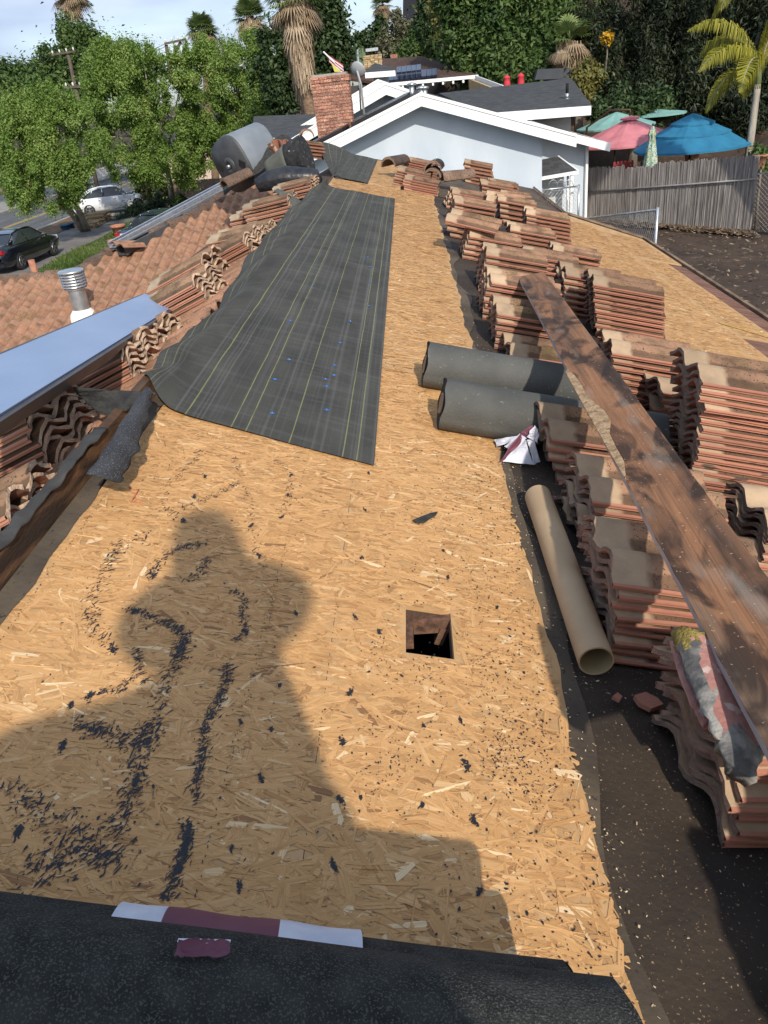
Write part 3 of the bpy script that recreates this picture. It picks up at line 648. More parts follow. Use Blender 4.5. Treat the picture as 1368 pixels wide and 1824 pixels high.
# slanted loose tiles lying across the far left row
def loose(p, rx, ry, rz_, label, me=None, sc=1.0):
    o = bpy.data.objects.new('clay_tile', me or TILES[3]); C.objects.link(o)
    o.matrix_world = Matrix.Translation(p) @ Matrix.Rotation(R(rz_), 4, 'Z') @ Matrix.Rotation(R(ry), 4, 'Y') @ Matrix.Rotation(R(rx), 4, 'X') @ Matrix.Scale(sc, 4)
    return prop(o, label, 'roof tile', 'loose terracotta roof tiles stacked on the roof')
loose(RR(845, 397, .27), 4, 16, -14, 'long slanted loose tile lying across the left row of stacks')
loose(RR(900, 356, .22), 9, 12, -4, 'tile lying loose on the far right row', TILES[5])
loose(RR(918, 350, .24), 6, 12, 0, 'pale square backed tile on the mossy far stack', TILES[2], .8)
# single course of tiles still lying on the left slope beside the ridge
for y in np.arange(.9, 6.4, .36):
    o = bpy.data.objects.new('roof_tile', random.choice(TILES_Q)); C.objects.link(o)
    ax = Vector((1, 0, TL)).normalized(); q = Matrix((ax, NL.cross(ax), NL)).transposed()
    o.matrix_world = Matrix.Translation(Vector((XR-.32, y, lz(XR-.32)))+NL*.012) @ q.to_4x4(); o.parent = house; o.matrix_parent_inverse = Matrix.Translation((0, 0, -ZY))
    o = o.copy(); C.objects.link(o); o.parent = house; o.matrix_world = Matrix.Translation(Vector((XR-.68, y, lz(XR-.68)))+NL*.004) @ q.to_4x4()

# ------------------------------------------------------------------ lower tiled roof on the left, seen across the panel
qA, qB, qC, qD, qE = QQ(0, 500, .02), QQ(135, 490, .02), QQ(196, 455, .02), QQ(340, 391, .02), QQ(487, 300, .02)
def capx(p): return p
hip = [Vector((-9.5, qB.y, qz(qB.y))), Vector((qB.x, qB.y, qz(qB.y))), qC, qD, qE]
mb = MB(); mb.slab([Vector((-9.5, 7.2, qz(7.2)-.03)), Vector((-2.2, 7.2, qz(7.2)-.03)), Vector((-2.2, qE.y, qz(qE.y)-.03)), Vector((qE.x, qE.y, qz(qE.y)-.03)), Vector((qD.x, qD.y, qz(qD.y)-.03)), Vector((qC.x, qC.y, qz(qC.y)-.03)), Vector((qB.x, qB.y, qz(qB.y)-.03)), Vector((-9.5, qB.y, qz(qB.y)-.03))], .03, NQ)
hb(mb, 'deck', m_deckold)
mb = MB()
mb.slab([Vector((-9.5, qB.y+.02, qz(qB.y)-.03)), Vector((qB.x, qB.y+.02, qz(qB.y)-.03)), Vector((qB.x-.8, qB.y+3, qz(qB.y)-.95)), Vector((-9.5, qB.y+3, qz(qB.y)-.95))], .03)
mb.slab([qB-Vector((0, 0, .05)), qE-Vector((0, 0, .05)), qE+Vector((-1.5, 2, -1.3)), qB+Vector((-.8, 3, -.95))], .03)
hb(mb, 'deck', m_deckold)
mb = MB(); mb.box((-6, 9.8, -4.0), (6.6, 3.4, 2.2)); hb(mb, 'wall', m_stucco)
import bmesh
def clip_mesh(me, planes, mw):
    bm = bmesh.new(); bm.from_mesh(me); inv = mw.inverted()
    for p, nrm in planes:
        pl = inv @ Vector(p); nl = (inv.to_3x3() @ Vector(nrm)).normalized()
        bmesh.ops.bisect_plane(bm, geom=bm.verts[:]+bm.edges[:]+bm.faces[:], plane_co=pl, plane_no=nl, clear_outer=True)
    m2 = me.copy(); bm.to_mesh(m2); bm.free(); return m2
axq = Vector((0, -1, -QT)).normalized()                          # tile length runs down the slope, head uphill
qm = Matrix((axq, NQ.cross(axq), NQ)).transposed()
def cut_at(x):                                                   # y of the hip line at x
    pts = hip
    for a, b in zip(pts, pts[1:]):
        if a.x <= x <= b.x: return a.y+(b.y-a.y)*(x-a.x)/max(1e-6, b.x-a.x)
    return pts[-1].y
EXP = .365; nrow = 0; cols = np.arange(-8.6, -1.9, .322)
for x in cols:
    yc = cut_at(x)
    for r_i in range(0, 24):
        yy = 7.5+r_i*EXP*.966
        if yy-.2 > max(yc, cut_at(x-.16), cut_at(x+.16)): continue
        pc = Vector((x, yy, qz(yy)))
        # keep only what can be seen past the panel
        v = pc; zc = v.dot(FW); pxx = CX+F*v.dot(RT)/zc; pyy = CY-F*v.dot(UP)/zc
        if pxx < -40 or pyy > 720: continue
        mw = Matrix.Translation(pc+NQ*(.03)+Vector((random.gauss(0, .003), 0, 0))) @ (qm @ Matrix.Rotation(R(1.6), 3, 'Y') @ Matrix.Rotation(R(random.gauss(0, .5)), 3, 'Z')).to_4x4() @ Matrix.Diagonal((.96, 1.0, 1.3, 1))
        me = random.choice(TILES_Q)
        pl = [(Vector(p0), Vector((-(p1.y-p0.y), p1.x-p0.x, 0)).normalized()) for p0, p1 in zip(hip, hip[1:]) if yy+.25 > min(cut_at(x-.2), cut_at(x+.2)) and p0.x-.25 < x < p1.x+.25]
        if pl: me = clip_mesh(me, pl, mw)
        if len(me.polygons) == 0: continue
        o = bpy.data.objects.new('roof_tile', me); C.objects.link(o); o.parent = house; o.matrix_parent_inverse = Matrix.Translation((0, 0, -ZY)); o.matrix_basis = mw
m_cap = M('ridge_cap', (.17, .105, .07), (.30, .19, .13), 7, .95, 8, .6, 70, objvar=.12, speck=(.07, .05, .035), speck_scale=90, speck_at=.6)
def cap_mesh(ln=.44):
    mb = MB(); k = 10
    for s_, dz in ((1, 0), (.86, -.014)):
        vs = []
        for i, (x, r_) in enumerate(((-.5, .118), (.5, .10))):
            for j in range(k+1):
                a = math.pi*j/k; vs.append((x*ln, math.cos(a)*r_*s_, math.sin(a)*r_*1.0*s_+dz))
        fs = [(j, j+1, k+2+j, k+1+j) for j in range(k)]
        mb.add(vs, fs if s_ == 1 else [f[::-1] for f in fs], 0, True)
    n_ = 2*(k+1)
    for e in (0, 1):
        fs = [(e*(k+1)+j, e*(k+1)+j+1, n_+e*(k+1)+j+1, n_+e*(k+1)+j) for j in range(k)]
        for f in fs: mb.f.append(list(f)); mb.m.append(0); mb.sm.append(False)
    return mb.mesh('ridge_cap', m_cap)
CAP = cap_mesh()
def caps(a, b, step=.37, tilt=2.5, sc=1.12):
    d = (b-a); n_ = max(1, round(d.length/step)); d = d.normalized()
    z = Vector((0, 0, 1)); y = z.cross(d).normalized(); z = d.cross(y)
    q = Matrix((d, y, z)).transposed()
    for i in range(n_):
        p = a+d*((i+.5)*(b-a).length/n_)
        o = bpy.data.objects.new('ridge_cap', CAP); C.objects.link(o); o.parent = house; o.matrix_parent_inverse = Matrix.Translation((0, 0, -ZY))
        o.matrix_basis = Matrix.Translation(p+z*(-.01)) @ (q @ Matrix.Rotation(R(tilt), 3, 'Y') @ Matrix.Rotation(R(random.gauss(0, 1.5)), 3, 'Z')).to_4x4() @ Matrix.Diagonal((1.1, sc, sc, 1))
caps(hip[0], hip[1]); caps(hip[1], hip[2]+Vector((0, 0, 0))); caps(hip[2], hip[3]); caps(hip[3], hip[4])

m_shingle = M('felt_scrap', (.018, .018, .018), (.042, .04, .036), 30, .9, 6, .6, 90)
# ------------------------------------------------------------------ underlayment sheets
def sheet_mat(name, ulines, width):
    m = bpy.data.materials.new(name); m.use_nodes = True; n = m.node_tree.nodes; l = m.node_tree.links
    bs = n['Principled BSDF']; bs.inputs['Roughness'].default_value = .85; bs.inputs['Specular IOR Level'].default_value = .12
    uv = n.new('ShaderNodeUVMap'); sp = n.new('ShaderNodeSeparateXYZ'); l.new(uv.outputs[0], sp.inputs[0])
    def noise(scale, det=4, vec=None):
        mp = n.new('ShaderNodeMapping'); mp.inputs['Scale'].default_value = scale; l.new(uv.outputs[0], mp.inputs[0])
        q = n.new('ShaderNodeTexNoise'); q.inputs['Scale'].default_value = 1; q.inputs['Detail'].default_value = det; l.new(mp.outputs[0], q.inputs[0]); return q.outputs[0]
    def ramp(src, stops, inter='LINEAR'):
        r = n.new('ShaderNodeValToRGB'); r.color_ramp.interpolation = inter; e = r.color_ramp.elements
        e[0].position, e[0].color = stops[0][0], (*stops[0][1], 1); e[1].position, e[1].color = stops[-1][0], (*stops[-1][1], 1)
        for p, c in stops[1:-1]: k = e.new(p); k.color = (*c, 1)
        l.new(src, r.inputs[0]); return r.outputs[0]
    def mix(f, a, b, fac=None):
        x = n.new('ShaderNodeMix'); x.data_type = 'RGBA'; x.clamp_factor = True
        if fac is None: l.new(f, x.inputs['Factor'])
        l.new(a, x.inputs['A'])
        if isinstance(b, tuple): x.inputs['B'].default_value = (*b, 1)
        else: l.new(b, x.inputs['B'])
        return x.outputs['Result']
    k0, w1 = (0, 0, 0), (1, 1, 1)
    base = ramp(noise((6, 20, 1), 6), [(.3, (.046, .045, .040)), (.7, (.080, .077, .067))])
    streak = ramp(noise((70, 1.2, 1), 3), [(.5, k0), (.68, (.55, .55, .55))]); band = ramp(noise((9, .5, 1), 2), [(.42, k0), (.6, w1)])
    mm = n.new('ShaderNodeMix'); mm.data_type = 'RGBA'; mm.blend_type = 'MULTIPLY'; mm.inputs['Factor'].default_value = 1; l.new(streak, mm.inputs['A']); l.new(band, mm.inputs['B'])
    col = mix(mm.outputs['Result'], base, (.20, .20, .185))
    cross = ramp(noise((3, 160, 1), 5), [(.5, k0), (.75, (.35, .35, .35))]); col = mix(cross, col, (.14, .14, .13))
    fleck = ramp(noise((300, 700, 1), 2), [(.66, k0), (.7, (.5, .5, .5))]); col = mix(fleck, col, (.16, .16, .15))
    wob = n.new('ShaderNodeMath'); wob.operation = 'MULTIPLY_ADD'; wob.inputs[1].default_value = .012; l.new(noise((0, 9, 1), 3), wob.inputs[0]); l.new(sp.outputs[0], wob.inputs[2])
    st = [(0, k0)]
    for u in ulines: st += [(u-.0016, w1), (u+.0016, k0)]
    lines = ramp(wob.outputs[0], st+[(1, k0)], 'CONSTANT')
    brk = ramp(noise((2, 60, 1), 2), [(.3, (.45, .45, .45)), (.5, (.9, .9, .9))]); m3 = n.new('ShaderNodeMix'); m3.data_type = 'RGBA'; m3.blend_type = 'MULTIPLY'; m3.inputs['Factor'].default_value = 1
    l.new(lines, m3.inputs['A']); l.new(brk, m3.inputs['B']); col = mix(m3.outputs['Result'], col, (.22, .225, .10))
    l.new(col, bs.inputs['Base Color'])
    bp = n.new('ShaderNodeBump'); bp.inputs['Strength'].default_value = .35; bp.inputs['Distance'].default_value = .004; l.new(noise((60, 90, 1), 5), bp.inputs['Height']); l.new(bp.outputs[0], bs.inputs['Normal'])
    return m
m_under = sheet_mat('underlayment', [.055, .13, .36, .52, .57, .72, .90, .945], 1.2)
LE_ = [(250, 672, 2.72), (296, 628, 3.05), (338, 590, 3.5), (382, 556, 4.0), (414, 506, 4.6), (440, 462, 5.3), (468, 428, 6.0), (495, 397, 6.9), (520, 372, 7.7), (556, 338, 8.6), (582, 318, 9.35)]
def lerp_path(path, t):
    k = t*(len(path)-1); i = min(int(k), len(path)-2); f = k-i
    a = path[max(i-1, 0)]; b = path[i]; c = path[i+1]; d = path[min(i+2, len(path)-1)]
    return b*(1-f)+c*f if False else .5*((2*b)+(c-a)*f+(2*a-5*b+4*c-d)*f*f+(3*b-a-3*c+d)*f**3)
LEp = [P(x, y, Y) for x, y, Y in LE_]
def undl(u, v):
    E = lerp_path(LEp, v)
    y0 = 2.365+(9.30-2.365)*v                                       # row on the flat part
    A = roofpt(-.206, y0, .020)
    Cc = roofpt(-.86, y0+.18*(1-v)*.9, .024)                      # where the sheet leaves the deck
    if u > .36:
        f = (1-u)/.64; p = A.lerp(Cc, f)
        p += NR*(.004*math.sin(v*60+u*8)*max(0, f-.3)+.0018*math.sin(v*23+u*15)+.0016*math.sin(v*97+u*5)*math.sin(u*9+v*11)+.0022)
    else:
        f = (.36-u)/.36                                            # bezier from the deck up over the pile
        t0 = (Cc-A).normalized(); c1 = Cc+t0*.16; d = E-Cc
        c2 = E - Vector((d.x*.45, d.y*.3, d.z*.1)) + Vector((0, 0, .02))
        p = Cc*(1-f)**3+c1*3*f*(1-f)**2+c2*3*f*f*(1-f)+E*f**3
        p.z = max(p.z, (rz(p.x) if p.x > XR else lz(p.x))+.03)
        p.z += (.018*abs(math.sin(v*31+f*2))+.008*math.sin(v*73+1)*f)*math.sin(f*2.6); p.x += .012*math.sin(v*47)*f
    return p
MB().grid(undl, 44, 150).build('underlayment_sheet', m_under, label='large dark woven underlayment sheet with yellow lines draped over the ridge', cat='underlayment')
us = bpy.data.objects['underlayment_sheet']
m_blue = M('blue_cap', (.02, .10, .30), (.03, .13, .36), 9, .7); m_steel = M('steel', (.5, .5, .52), rough=.35, metal=1)
capsp = [(386, 700), (485, 735), (574, 815), (341, 752), (432, 614), (515, 640), (580, 675), (595, 723-55), (453, 527), (561, 552-0), (606, 610), (624, 572), (657, 544), (659, 503), (658, 475), (655, 458), (624, 612-40), (509, 528), (557, 507), (403, 612), (490, 675), (596, 650), (582, 687), (582, 729-0), (517, 571)]
seen = set()
for i, (x, y) in enumerate(capsp):
    if (x//9, y//9) in seen: continue
    seen.add((x//9, y//9)); p = RR(x, y, .026)
    if p.x < -.8 or p.x > -.23 or p.y < 2.46: continue
    mb = MB(); q = Matrix((Vector((1, 0, -T)).normalized(), Vector((0, 1, 0)), NR)).transposed()
    mb.lathe([(0, .0015), (.003, .0015), (.0035, .0008), (.0100, .0006), (.0100, -.001)], p, 12, 0, q)
    mb.lathe([(0, .0022), (.0022, .0022), (.0022, .001)], p, 8, 1, q); mb.build('nail_cap', [m_blue, m_steel], us)
def BZ(px, py, z=.11): return hit(px, py, (0, 0, ZR+z), (0, 0, 1))
strip3('felt_flap', [[BZ(155, 846, .11), BZ(185, 850, .115), BZ(213, 861, .07)], [BZ(188, 800, .125), BZ(212, 802, .125), BZ(238, 812, .085)], [BZ(222, 745, .125), BZ(242, 750, .125), BZ(256, 760, .09)], [BZ(252, 700, .125), BZ(262, 706, .125), BZ(268, 712, .10)], [BZ(262, 690, .12), BZ(268, 694, .12), BZ(273, 700, .11)]], m_feltgrey, .006, jag=.006)
strip3('felt_flap', [[BZ(130, 692, .16), BZ(190, 694, .14), BZ(258, 700, .12)], [BZ(142, 706, .12), BZ(195, 716, .10), BZ(250, 712, .12)], [BZ(168, 728, .08), BZ(200, 745, .06), BZ(228, 728, .09)]], m_shingle, .006)
m_under2 = sheet_mat('underlayment_far', [.1, .25, .42, .6, .78, .93], 1.2)
FE = [P(600, 324, 10.35), P(592, 312, 10.9), P(583, 295, 11.9), P(574, 276, 12.9), P(566, 253, 13.7)]
def undl2(u, v):
    E = lerp_path(FE, v); y0 = 10.25+3.45*v; A = roofpt(-.545+.02*v, y0, .02); Cc = roofpt(-.9, y0, .04)
    if u > .4: return A.lerp(Cc, (1-u)/.6)+NR*.004*math.sin(v*20+u*9)
    f = (.4-u)/.4; c1 = Cc+Vector((-.12, 0, .05)); c2 = E-Vector(((E-Cc).x*.4, 0, .0))
    return Cc*(1-f)**3+c1*3*f*(1-f)**2+c2*3*f*f*(1-f)+E*f**3
MB().grid(undl2, 24, 40).build('underlayment_sheet', m_under2, label='smaller faded underlayment sheet at the far end below the gable wall', cat='underlayment')
mb = MB(); mb.tube([P(598, 318, 10.3), P(622, 332, 10.25), P(652, 341, 10.2)], [.05, .045, .035], 10)
mb.build('sheet_roll', m_under2, label='narrow curled edge roll lying between the two dark sheets', cat='felt roll')

# ------------------------------------------------------------------ felt rolls, tube, plank, wrapper
m_roll = M('roll_felt', (.062, .062, .056), (.105, .104, .092), 4, .85, 8, .35, 120, speck=(.14, .15, .14), speck_scale=60, speck_at=.72)
m_rolldark = M('roll_felt_dark', (.026, .026, .024), (.050, .049, .044), 30, .95, 9, .5, 300, speck=(.085, .085, .075), speck_scale=420, speck_at=.60, spec=.15)
m_rollend = M('roll_end', (.02, .02, .02), (.04, .038, .035), 60, .9)
m_card = M('cardboard', (.42, .29, .165), (.50, .36, .215), 5, .8, 6, .12, 60, stretch=(1, 1, 1))
m_cardin = M('cardboard_inside', (.36, .28, .14), (.42, .33, .18), 5, .85)
def roll_obj(name, a, b, r_, mat, label, group=None, core=True, squash=.94, cat='felt roll'):
    a, b = Vector(a), Vector(b); d = (b-a).normalized(); z = NR if abs(d.dot(NR)) < .5 else Vector((1, 0, 0))
    y = z.cross(d).normalized(); z = d.cross(y)
    root = empty(name, label, cat, group, loc=a)
    mb = MB(); n = 48; L_ = (b-a).length; rows = 22
    vs = []
    for i in range(rows+1):
        t = i/rows
        for j in range(n):
            an = 2*math.pi*j/n; rr = r_*(1+.012*math.sin(an*3+t*4)+.006*math.sin(t*13+an)) + (.0045 if j > n*.56 else 0)*(1 if j < n*.9 else 0)
            e = .004*math.sin(an*5) if i in (0, rows) else 0
            vs.append(a+d*(L_*t+e)+y*math.cos(an)*rr+z*math.sin(an)*rr*squash)
    fs = [(i*n+j, i*n+(j+1) % n, (i+1)*n+(j+1) % n, (i+1)*n+j) for i in range(rows) for j in range(n)]
    mb.add(vs, fs, 0, True)
    o = mb.build('roll_body', [mat], root); o.matrix_parent_inverse = Matrix.Translation(-a)
    mb = MB()
    for s_, base in ((-1, a), (1, b)):                            # wound layers, stepped
        k = 9; prev = r_*1.0
        for i in range(k):
            ro = r_*(1-.62*i/k); ri = r_*(1-.62*(i+1)/k); off = d*s_*(random.uniform(-.006, .002))
            vs = []
            for q_ in (ro, ri):
                for j in range(32): an = 2*math.pi*j/32; vs.append(base+off+y*math.cos(an)*q_+z*math.sin(an)*q_*squash)
            for j in range(32): an = 2*math.pi*j/32; vs.append(base+off-d*s_*.02+y*math.cos(an)*ri+z*math.sin(an)*ri*squash)
            mb.add(vs, [(j, (j+1) % 32, 32+(j+1) % 32, 32+j) for j in range(32)]+[(32+j, 32+(j+1) % 32, 64+(j+1) % 32, 64+j) for j in range(32)], 0)
        o = mb.build('wound_layers', m_rollend, root); o.matrix_parent_inverse = Matrix.Translation(-a); mb = MB()
    if core:
        mb = MB()
        for q_, m_ in ((r_*.40, 0), (r_*.35, 0)):
            vs = [base+y*math.cos(2*math.pi*j/24)*q_+z*math.sin(2*math.pi*j/24)*q_*.97 for base in (a-d*.004, b+d*.004) for j in range(24)]
            mb.add(vs, [(j, (j+1) % 24, 24+(j+1) % 24, 24+j) for j in range(24)], m_, True)
        for base in (a-d*.004, b+d*.004):
            vs = [base+y*math.cos(2*math.pi*j/24)*q_+z*math.sin(2*math.pi*j/24)*q_*.97 for q_ in (r_*.40, r_*.35) for j in range(24)]
            mb.add(vs, [(j, (j+1) % 24, 24+(j+1) % 24, 24+j) for j in range(24)], 0)
        vs = [a+d*.25+y*math.cos(2*math.pi*j/24)*r_*.36+z*math.sin(2*math.pi*j/24)*r_*.36 for j in range(24)]; mb.add(vs, [tuple(range(24))], 0)
        vs = [b-d*.25+y*math.cos(2*math.pi*j/24)*r_*.36+z*math.sin(2*math.pi*j/24)*r_*.36 for j in range(24)]; mb.add(vs, [tuple(range(24))], 0)
        o = mb.build('cardboard_core', m_card, root); o.matrix_parent_inverse = Matrix.Translation(-a)
    return root, (a, d, y, z)
AX = Vector((1, 0, -T)).normalized()
def bands(root, fr, r_, segs, mats, names):
    a, d, y, z = fr
    for (x0, x1, a0, a1, mi), nm in zip(segs, names):
        vs = []; k = 14
        for i in range(9):
            for j in range(k+1):
                an = a0+(a1-a0)*j/k; t = x0+(x1-x0)*i/8; rr = r_+.006+.0012*math.sin(t*50+an*4)
                vs.append(a+d*t+y*math.cos(an)*rr+z*math.sin(an)*rr*.94)
        mb = MB(); mb.add(vs, [(i*(k+1)+j, i*(k+1)+j+1, (i+1)*(k+1)+j+1, (i+1)*(k+1)+j) for i in range(8) for j in range(k)], 0, True)
        o = mb.build(nm, mats[mi], root); o.matrix_parent_inverse = Matrix.Translation(-a)
r1 = RR(786, 718, .108); r2 = RR(757, 648, .108)
g_roll = 'rolls of roofing felt lying across the deck'
roll_obj('felt_roll', r1, r1+AX*.88, .104, m_roll, 'grey felt roll showing its cardboard core beside the white wrapper', g_roll)
roll_obj('felt_roll', r2, r2+AX*.86, .104, m_roll, 'grey felt roll farther up the roof, just above its twin', g_roll)
m_paper = M('paper_white', (.52, .54, .62), (.70, .71, .76), 14, .65, 8, .7, 22); m_maroon = M('paper_maroon', (.13, .035, .06), (.17, .05, .08), 9, .6)
rA = .106
ea = RR(972, 1750, .20); eb = RR(985, 1775, .38)
A0 = roofpt(ea.x-.98, .533, .0125+rA*.97); B0 = roofpt(eb.x-.98, .416, .0125+rA*2.54); C0 = roofpt(eb.x-.93, .272, .0125+rA*.97)
ra, fa = roll_obj('felt_roll', A0, A0+AX*1.0, rA, m_rolldark, 'dark felt roll in the foreground with a white and maroon paper band', g_roll)
rb, fb = roll_obj('felt_roll', B0, B0+AX*1.0, rA, m_rolldark, 'nearest dark felt roll on top, with a torn maroon scrap', g_roll)
roll_obj('felt_roll', C0, C0+AX*1.02, rA, m_rolldark, 'dark felt roll at the bottom edge, under the nearest one', g_roll)
def along(fr, px, py, h):
    a, d, y, z = fr; p = RR(px, py, h); return (p-a).dot(d)
t0, t1, t2, t3 = (along(fa, *q, .17) for q in ((217, 1612), (300, 1625), (497, 1655), (640, 1680)))
bands(ra, fa, rA, [(t0, t1, .15, 2.0, 0), (t1, t2, .15, 2.0, 1), (t2, t3, .15, 2.0, 0)], [m_paper, m_maroon], ['paper_band', 'maroon_band', 'paper_band'])
tb0, tb1 = along(fb, 322, 1660, .38), along(fb, 412, 1672, .38)
a_, d_, y_, z_ = fb; vs = []; top = []
for i in range(15):
    t = tb0+(tb1-tb0)*i/14
    for j in range(5):
        an = 1.24+.11*j/4+random.uniform(-.012, .012)*(j in (0, 4)) - .06*i/14; rr = rA+.008+(.008 if j == 0 else 0)+random.uniform(0, .003)
        vs.append(a_+d_*(t+random.uniform(-.002, .002))+y_*math.cos(an)*rr+z_*math.sin(an)*rr*.94)
mb = MB(); mb.add(vs, [(i*5+j, i*5+j+1, (i+1)*5+j+1, (i+1)*5+j) for i in range(14) for j in range(4)], 0, True)
o = mb.build('torn_label', m_maroon, rb); o.matrix_parent_inverse = Matrix.Translation(-a_)
vs = []
for i in range(15):
    t = tb0+(tb1-tb0)*i/14
    for j in range(2):
        an = 1.195+.028*j*(1+random.random()) - .06*i/14; rr = rA+.0135
        vs.append(a_+d_*t+y_*math.cos(an)*rr+z_*math.sin(an)*rr*.94)
mb = MB(); mb.add(vs, [(i*2, i*2+1, i*2+3, i*2+2) for i in range(14)], 0, True); o = mb.build('torn_edge', m_paper, rb); o.matrix_parent_inverse = Matrix.Translation(-a_)

# cardboard tube
ta, tb = RR(958, 884, .055), RR(1062, 1178, .055)
d = (tb-ta).normalized(); tb = ta+d*.95*((tb-ta).length/.95)
y = NR.cross(d).normalized(); z = d.cross(y); mb = MB(); n_ = 40
for r_, m_, fl in ((.0425, 0, 1), (.0385, 1, -1)):
    vs = [ta+d*((tb-ta).length*i/12)+(y*math.cos(2*math.pi*j/n_)+z*math.sin(2*math.pi*j/n_))*r_*(1+.006*math.sin(i*1.3+j*.3)) for i in range(13) for j in range(n_)]
    mb.add(vs, [(i*n_+j, i*n_+(j+1) % n_, (i+1)*n_+(j+1) % n_, (i+1)*n_+j)[::fl] for i in range(12) for j in range(n_)], m_, True)
for e, fl in ((0, 1), (12, -1)):
    base = ta+d*((tb-ta).length*e/12)
    vs = [base+(y*math.cos(2*math.pi*j/n_)+z*math.sin(2*math.pi*j/n_))*r_*(1+.006*math.sin(e*1.3+j*.3)) for r_ in (.0425, .0385) for j in range(n_)]
    mb.add(vs, [(j, (j+1) % n_, n_+(j+1) % n_, n_+j)[::fl] for j in range(n_)], 0)
mb.build('cardboard_tube', [m_card, m_cardin], label='long hollow brown cardboard tube lying on the dark felt', cat='cardboard tube')

# plank
def plank_mat():
    m = bpy.data.materials.new('weathered_plank'); m.use_nodes = True; n = m.node_tree.nodes; l = m.node_tree.links
    bs = n['Principled BSDF']; bs.inputs['Roughness'].default_value = .75; bs.inputs['Specular IOR Level'].default_value = .3
    uv = n.new('ShaderNodeUVMap')
    def noise(scale, det=5, dist=0):
        mp = n.new('ShaderNodeMapping'); mp.inputs['Scale'].default_value = scale; l.new(uv.outputs[0], mp.inputs[0])
        q = n.new('ShaderNodeTexNoise'); q.inputs['Scale'].default_value = 1; q.inputs['Detail'].default_value = det; q.inputs['Distortion'].default_value = dist; l.new(mp.outputs[0], q.inputs[0]); return q.outputs[0]
    def ramp(src, stops):
        r = n.new('ShaderNodeValToRGB'); e = r.color_ramp.elements
        e[0].position, e[0].color = stops[0][0], (*stops[0][1], 1); e[1].position, e[1].color = stops[-1][0], (*stops[-1][1], 1)
        for p, c in stops[1:-1]: k = e.new(p); k.color = (*c, 1)
        l.new(src, r.inputs[0]); return r.outputs[0]
    def mix(f, a, b):
        x = n.new('ShaderNodeMix'); x.data_type = 'RGBA'; l.new(f, x.inputs['Factor']); l.new(a, x.inputs['A'])
        if isinstance(b, tuple): x.inputs['B'].default_value = (*b, 1)
        else: l.new(b, x.inputs['B'])
        return x.outputs['Result']
    k0 = (0, 0, 0); w1 = (1, 1, 1)
    base = ramp(noise((1.4, 2.6, 1), 6, .8), [(.34, (.065, .036, .022)), (.45, (.19, .095, .05)), (.56, (.35, .16, .072)), (.68, (.23, .14, .085))])
    grain = ramp(noise((1.6, 60, 1), 6, .3), [(.42, k0), (.7, (.5, .5, .5))]); col = mix(grain, base, (.08, .045, .028))
    st_ = ramp(noise((4.2, 2.2, 1), 8, 1.2), [(.50, k0), (.62, (.85, .85, .85))]); col = mix(st_, col, (.028, .017, .012))
    gr = ramp(noise((3.5, 3.5, 1), 8), [(.58, k0), (.72, (.6, .6, .6))]); col = mix(gr, col, (.30, .24, .19))
    dust = ramp(noise((130, 26, 1), 4), [(.66, k0), (.71, w1)]); col = mix(dust, col, (.52, .38, .25))
    l.new(col, bs.inputs['Base Color'])
    bp = n.new('ShaderNodeBump'); bp.inputs['Strength'].default_value = .5; bp.inputs['Distance'].default_value = .003; l.new(noise((5, 70, 1), 6), bp.inputs['Height']); l.new(bp.outputs[0], bs.inputs['Normal'])
    return m
m_plank = plank_mat(); m_plankedge = M('plank_edge', (.28, .24, .23), (.42, .38, .38), 20, .8, stretch=(1, .2, 1)); m_torn = M('torn_ply', (.28, .17, .085), (.5, .34, .19), 40, .9, 8, .8, 120, speck=(.12, .07, .04), speck_scale=50)
bd = ray(792, 243).normalized(); be = Vector((1, 0, .10)); bn = be.cross(bd).normalized()
if bn.z < 0: bn = -bn
bp0 = RR(1170, 960, .42)
def BP(px, py): return hit(px, py, bp0, bn)
bw = (BP(1170, 960)-hit(1170, 960, bp0, bn)).length
lT, rT, lB = BP(923, 493), BP(963, 483), BP(1398, 1392)
perp = (be-bd*be.dot(bd)).normalized(); Wd = .2
wq = (BP(1215, 820)-BP(1170, 960)); Wd = wq.dot(perp)
print('plank width', Wd, 'top', lT, 'near', lB, 'height above roof near', (lB.z-rz(lB.x)), 'far', lT.z-rz(lT.x))
plank = empty('plank', 'long weathered plank with dark stains lying along the tile stacks', 'plank', loc=lT)
def plk(u, v):
    p = lT+(lB-lT)*u+perp*(Wd*v)
    p += bn*(.003*math.sin(u*4)); return p
mb = MB(); Lp = (lB-lT).length
nu = 60
tp = [plk(i/nu, j/6) for i in range(nu+1) for j in range(7)]
tuv = [(i/nu*Lp*1.0, j/6*Wd*4) for i in range(nu+1) for j in range(7)]
mb.add(tp, [(i*7+j, (i+1)*7+j, (i+1)*7+j+1, i*7+j+1)[::-1] for i in range(nu) for j in range(6)], 0, True, tuv)
bt = [p-bn*.019 for p in tp]; mb.add(bt, [(i*7+j, (i+1)*7+j, (i+1)*7+j+1, i*7+j+1) for i in range(nu) for j in range(6)], 1)
for j in (0, 6):
    e = [tp[i*7+j]+perp*(.0015*math.sin(i*3.1)) for i in range(nu+1)]+[bt[i*7+j] for i in range(nu+1)]
    mb.add(e, [(i, i+1, nu+2+i, nu+1+i) for i in range(nu)], 1)
for i in (0, nu):
    e = tp[i*7:i*7+7]+bt[i*7:i*7+7]; mb.add(e, [(j, j+1, 8+j, 7+j) for j in range(6)], 1)
o = mb.build('board', [m_plank, m_plankedge], plank); o.matrix_parent_inverse = Matrix.Translation(-lT)
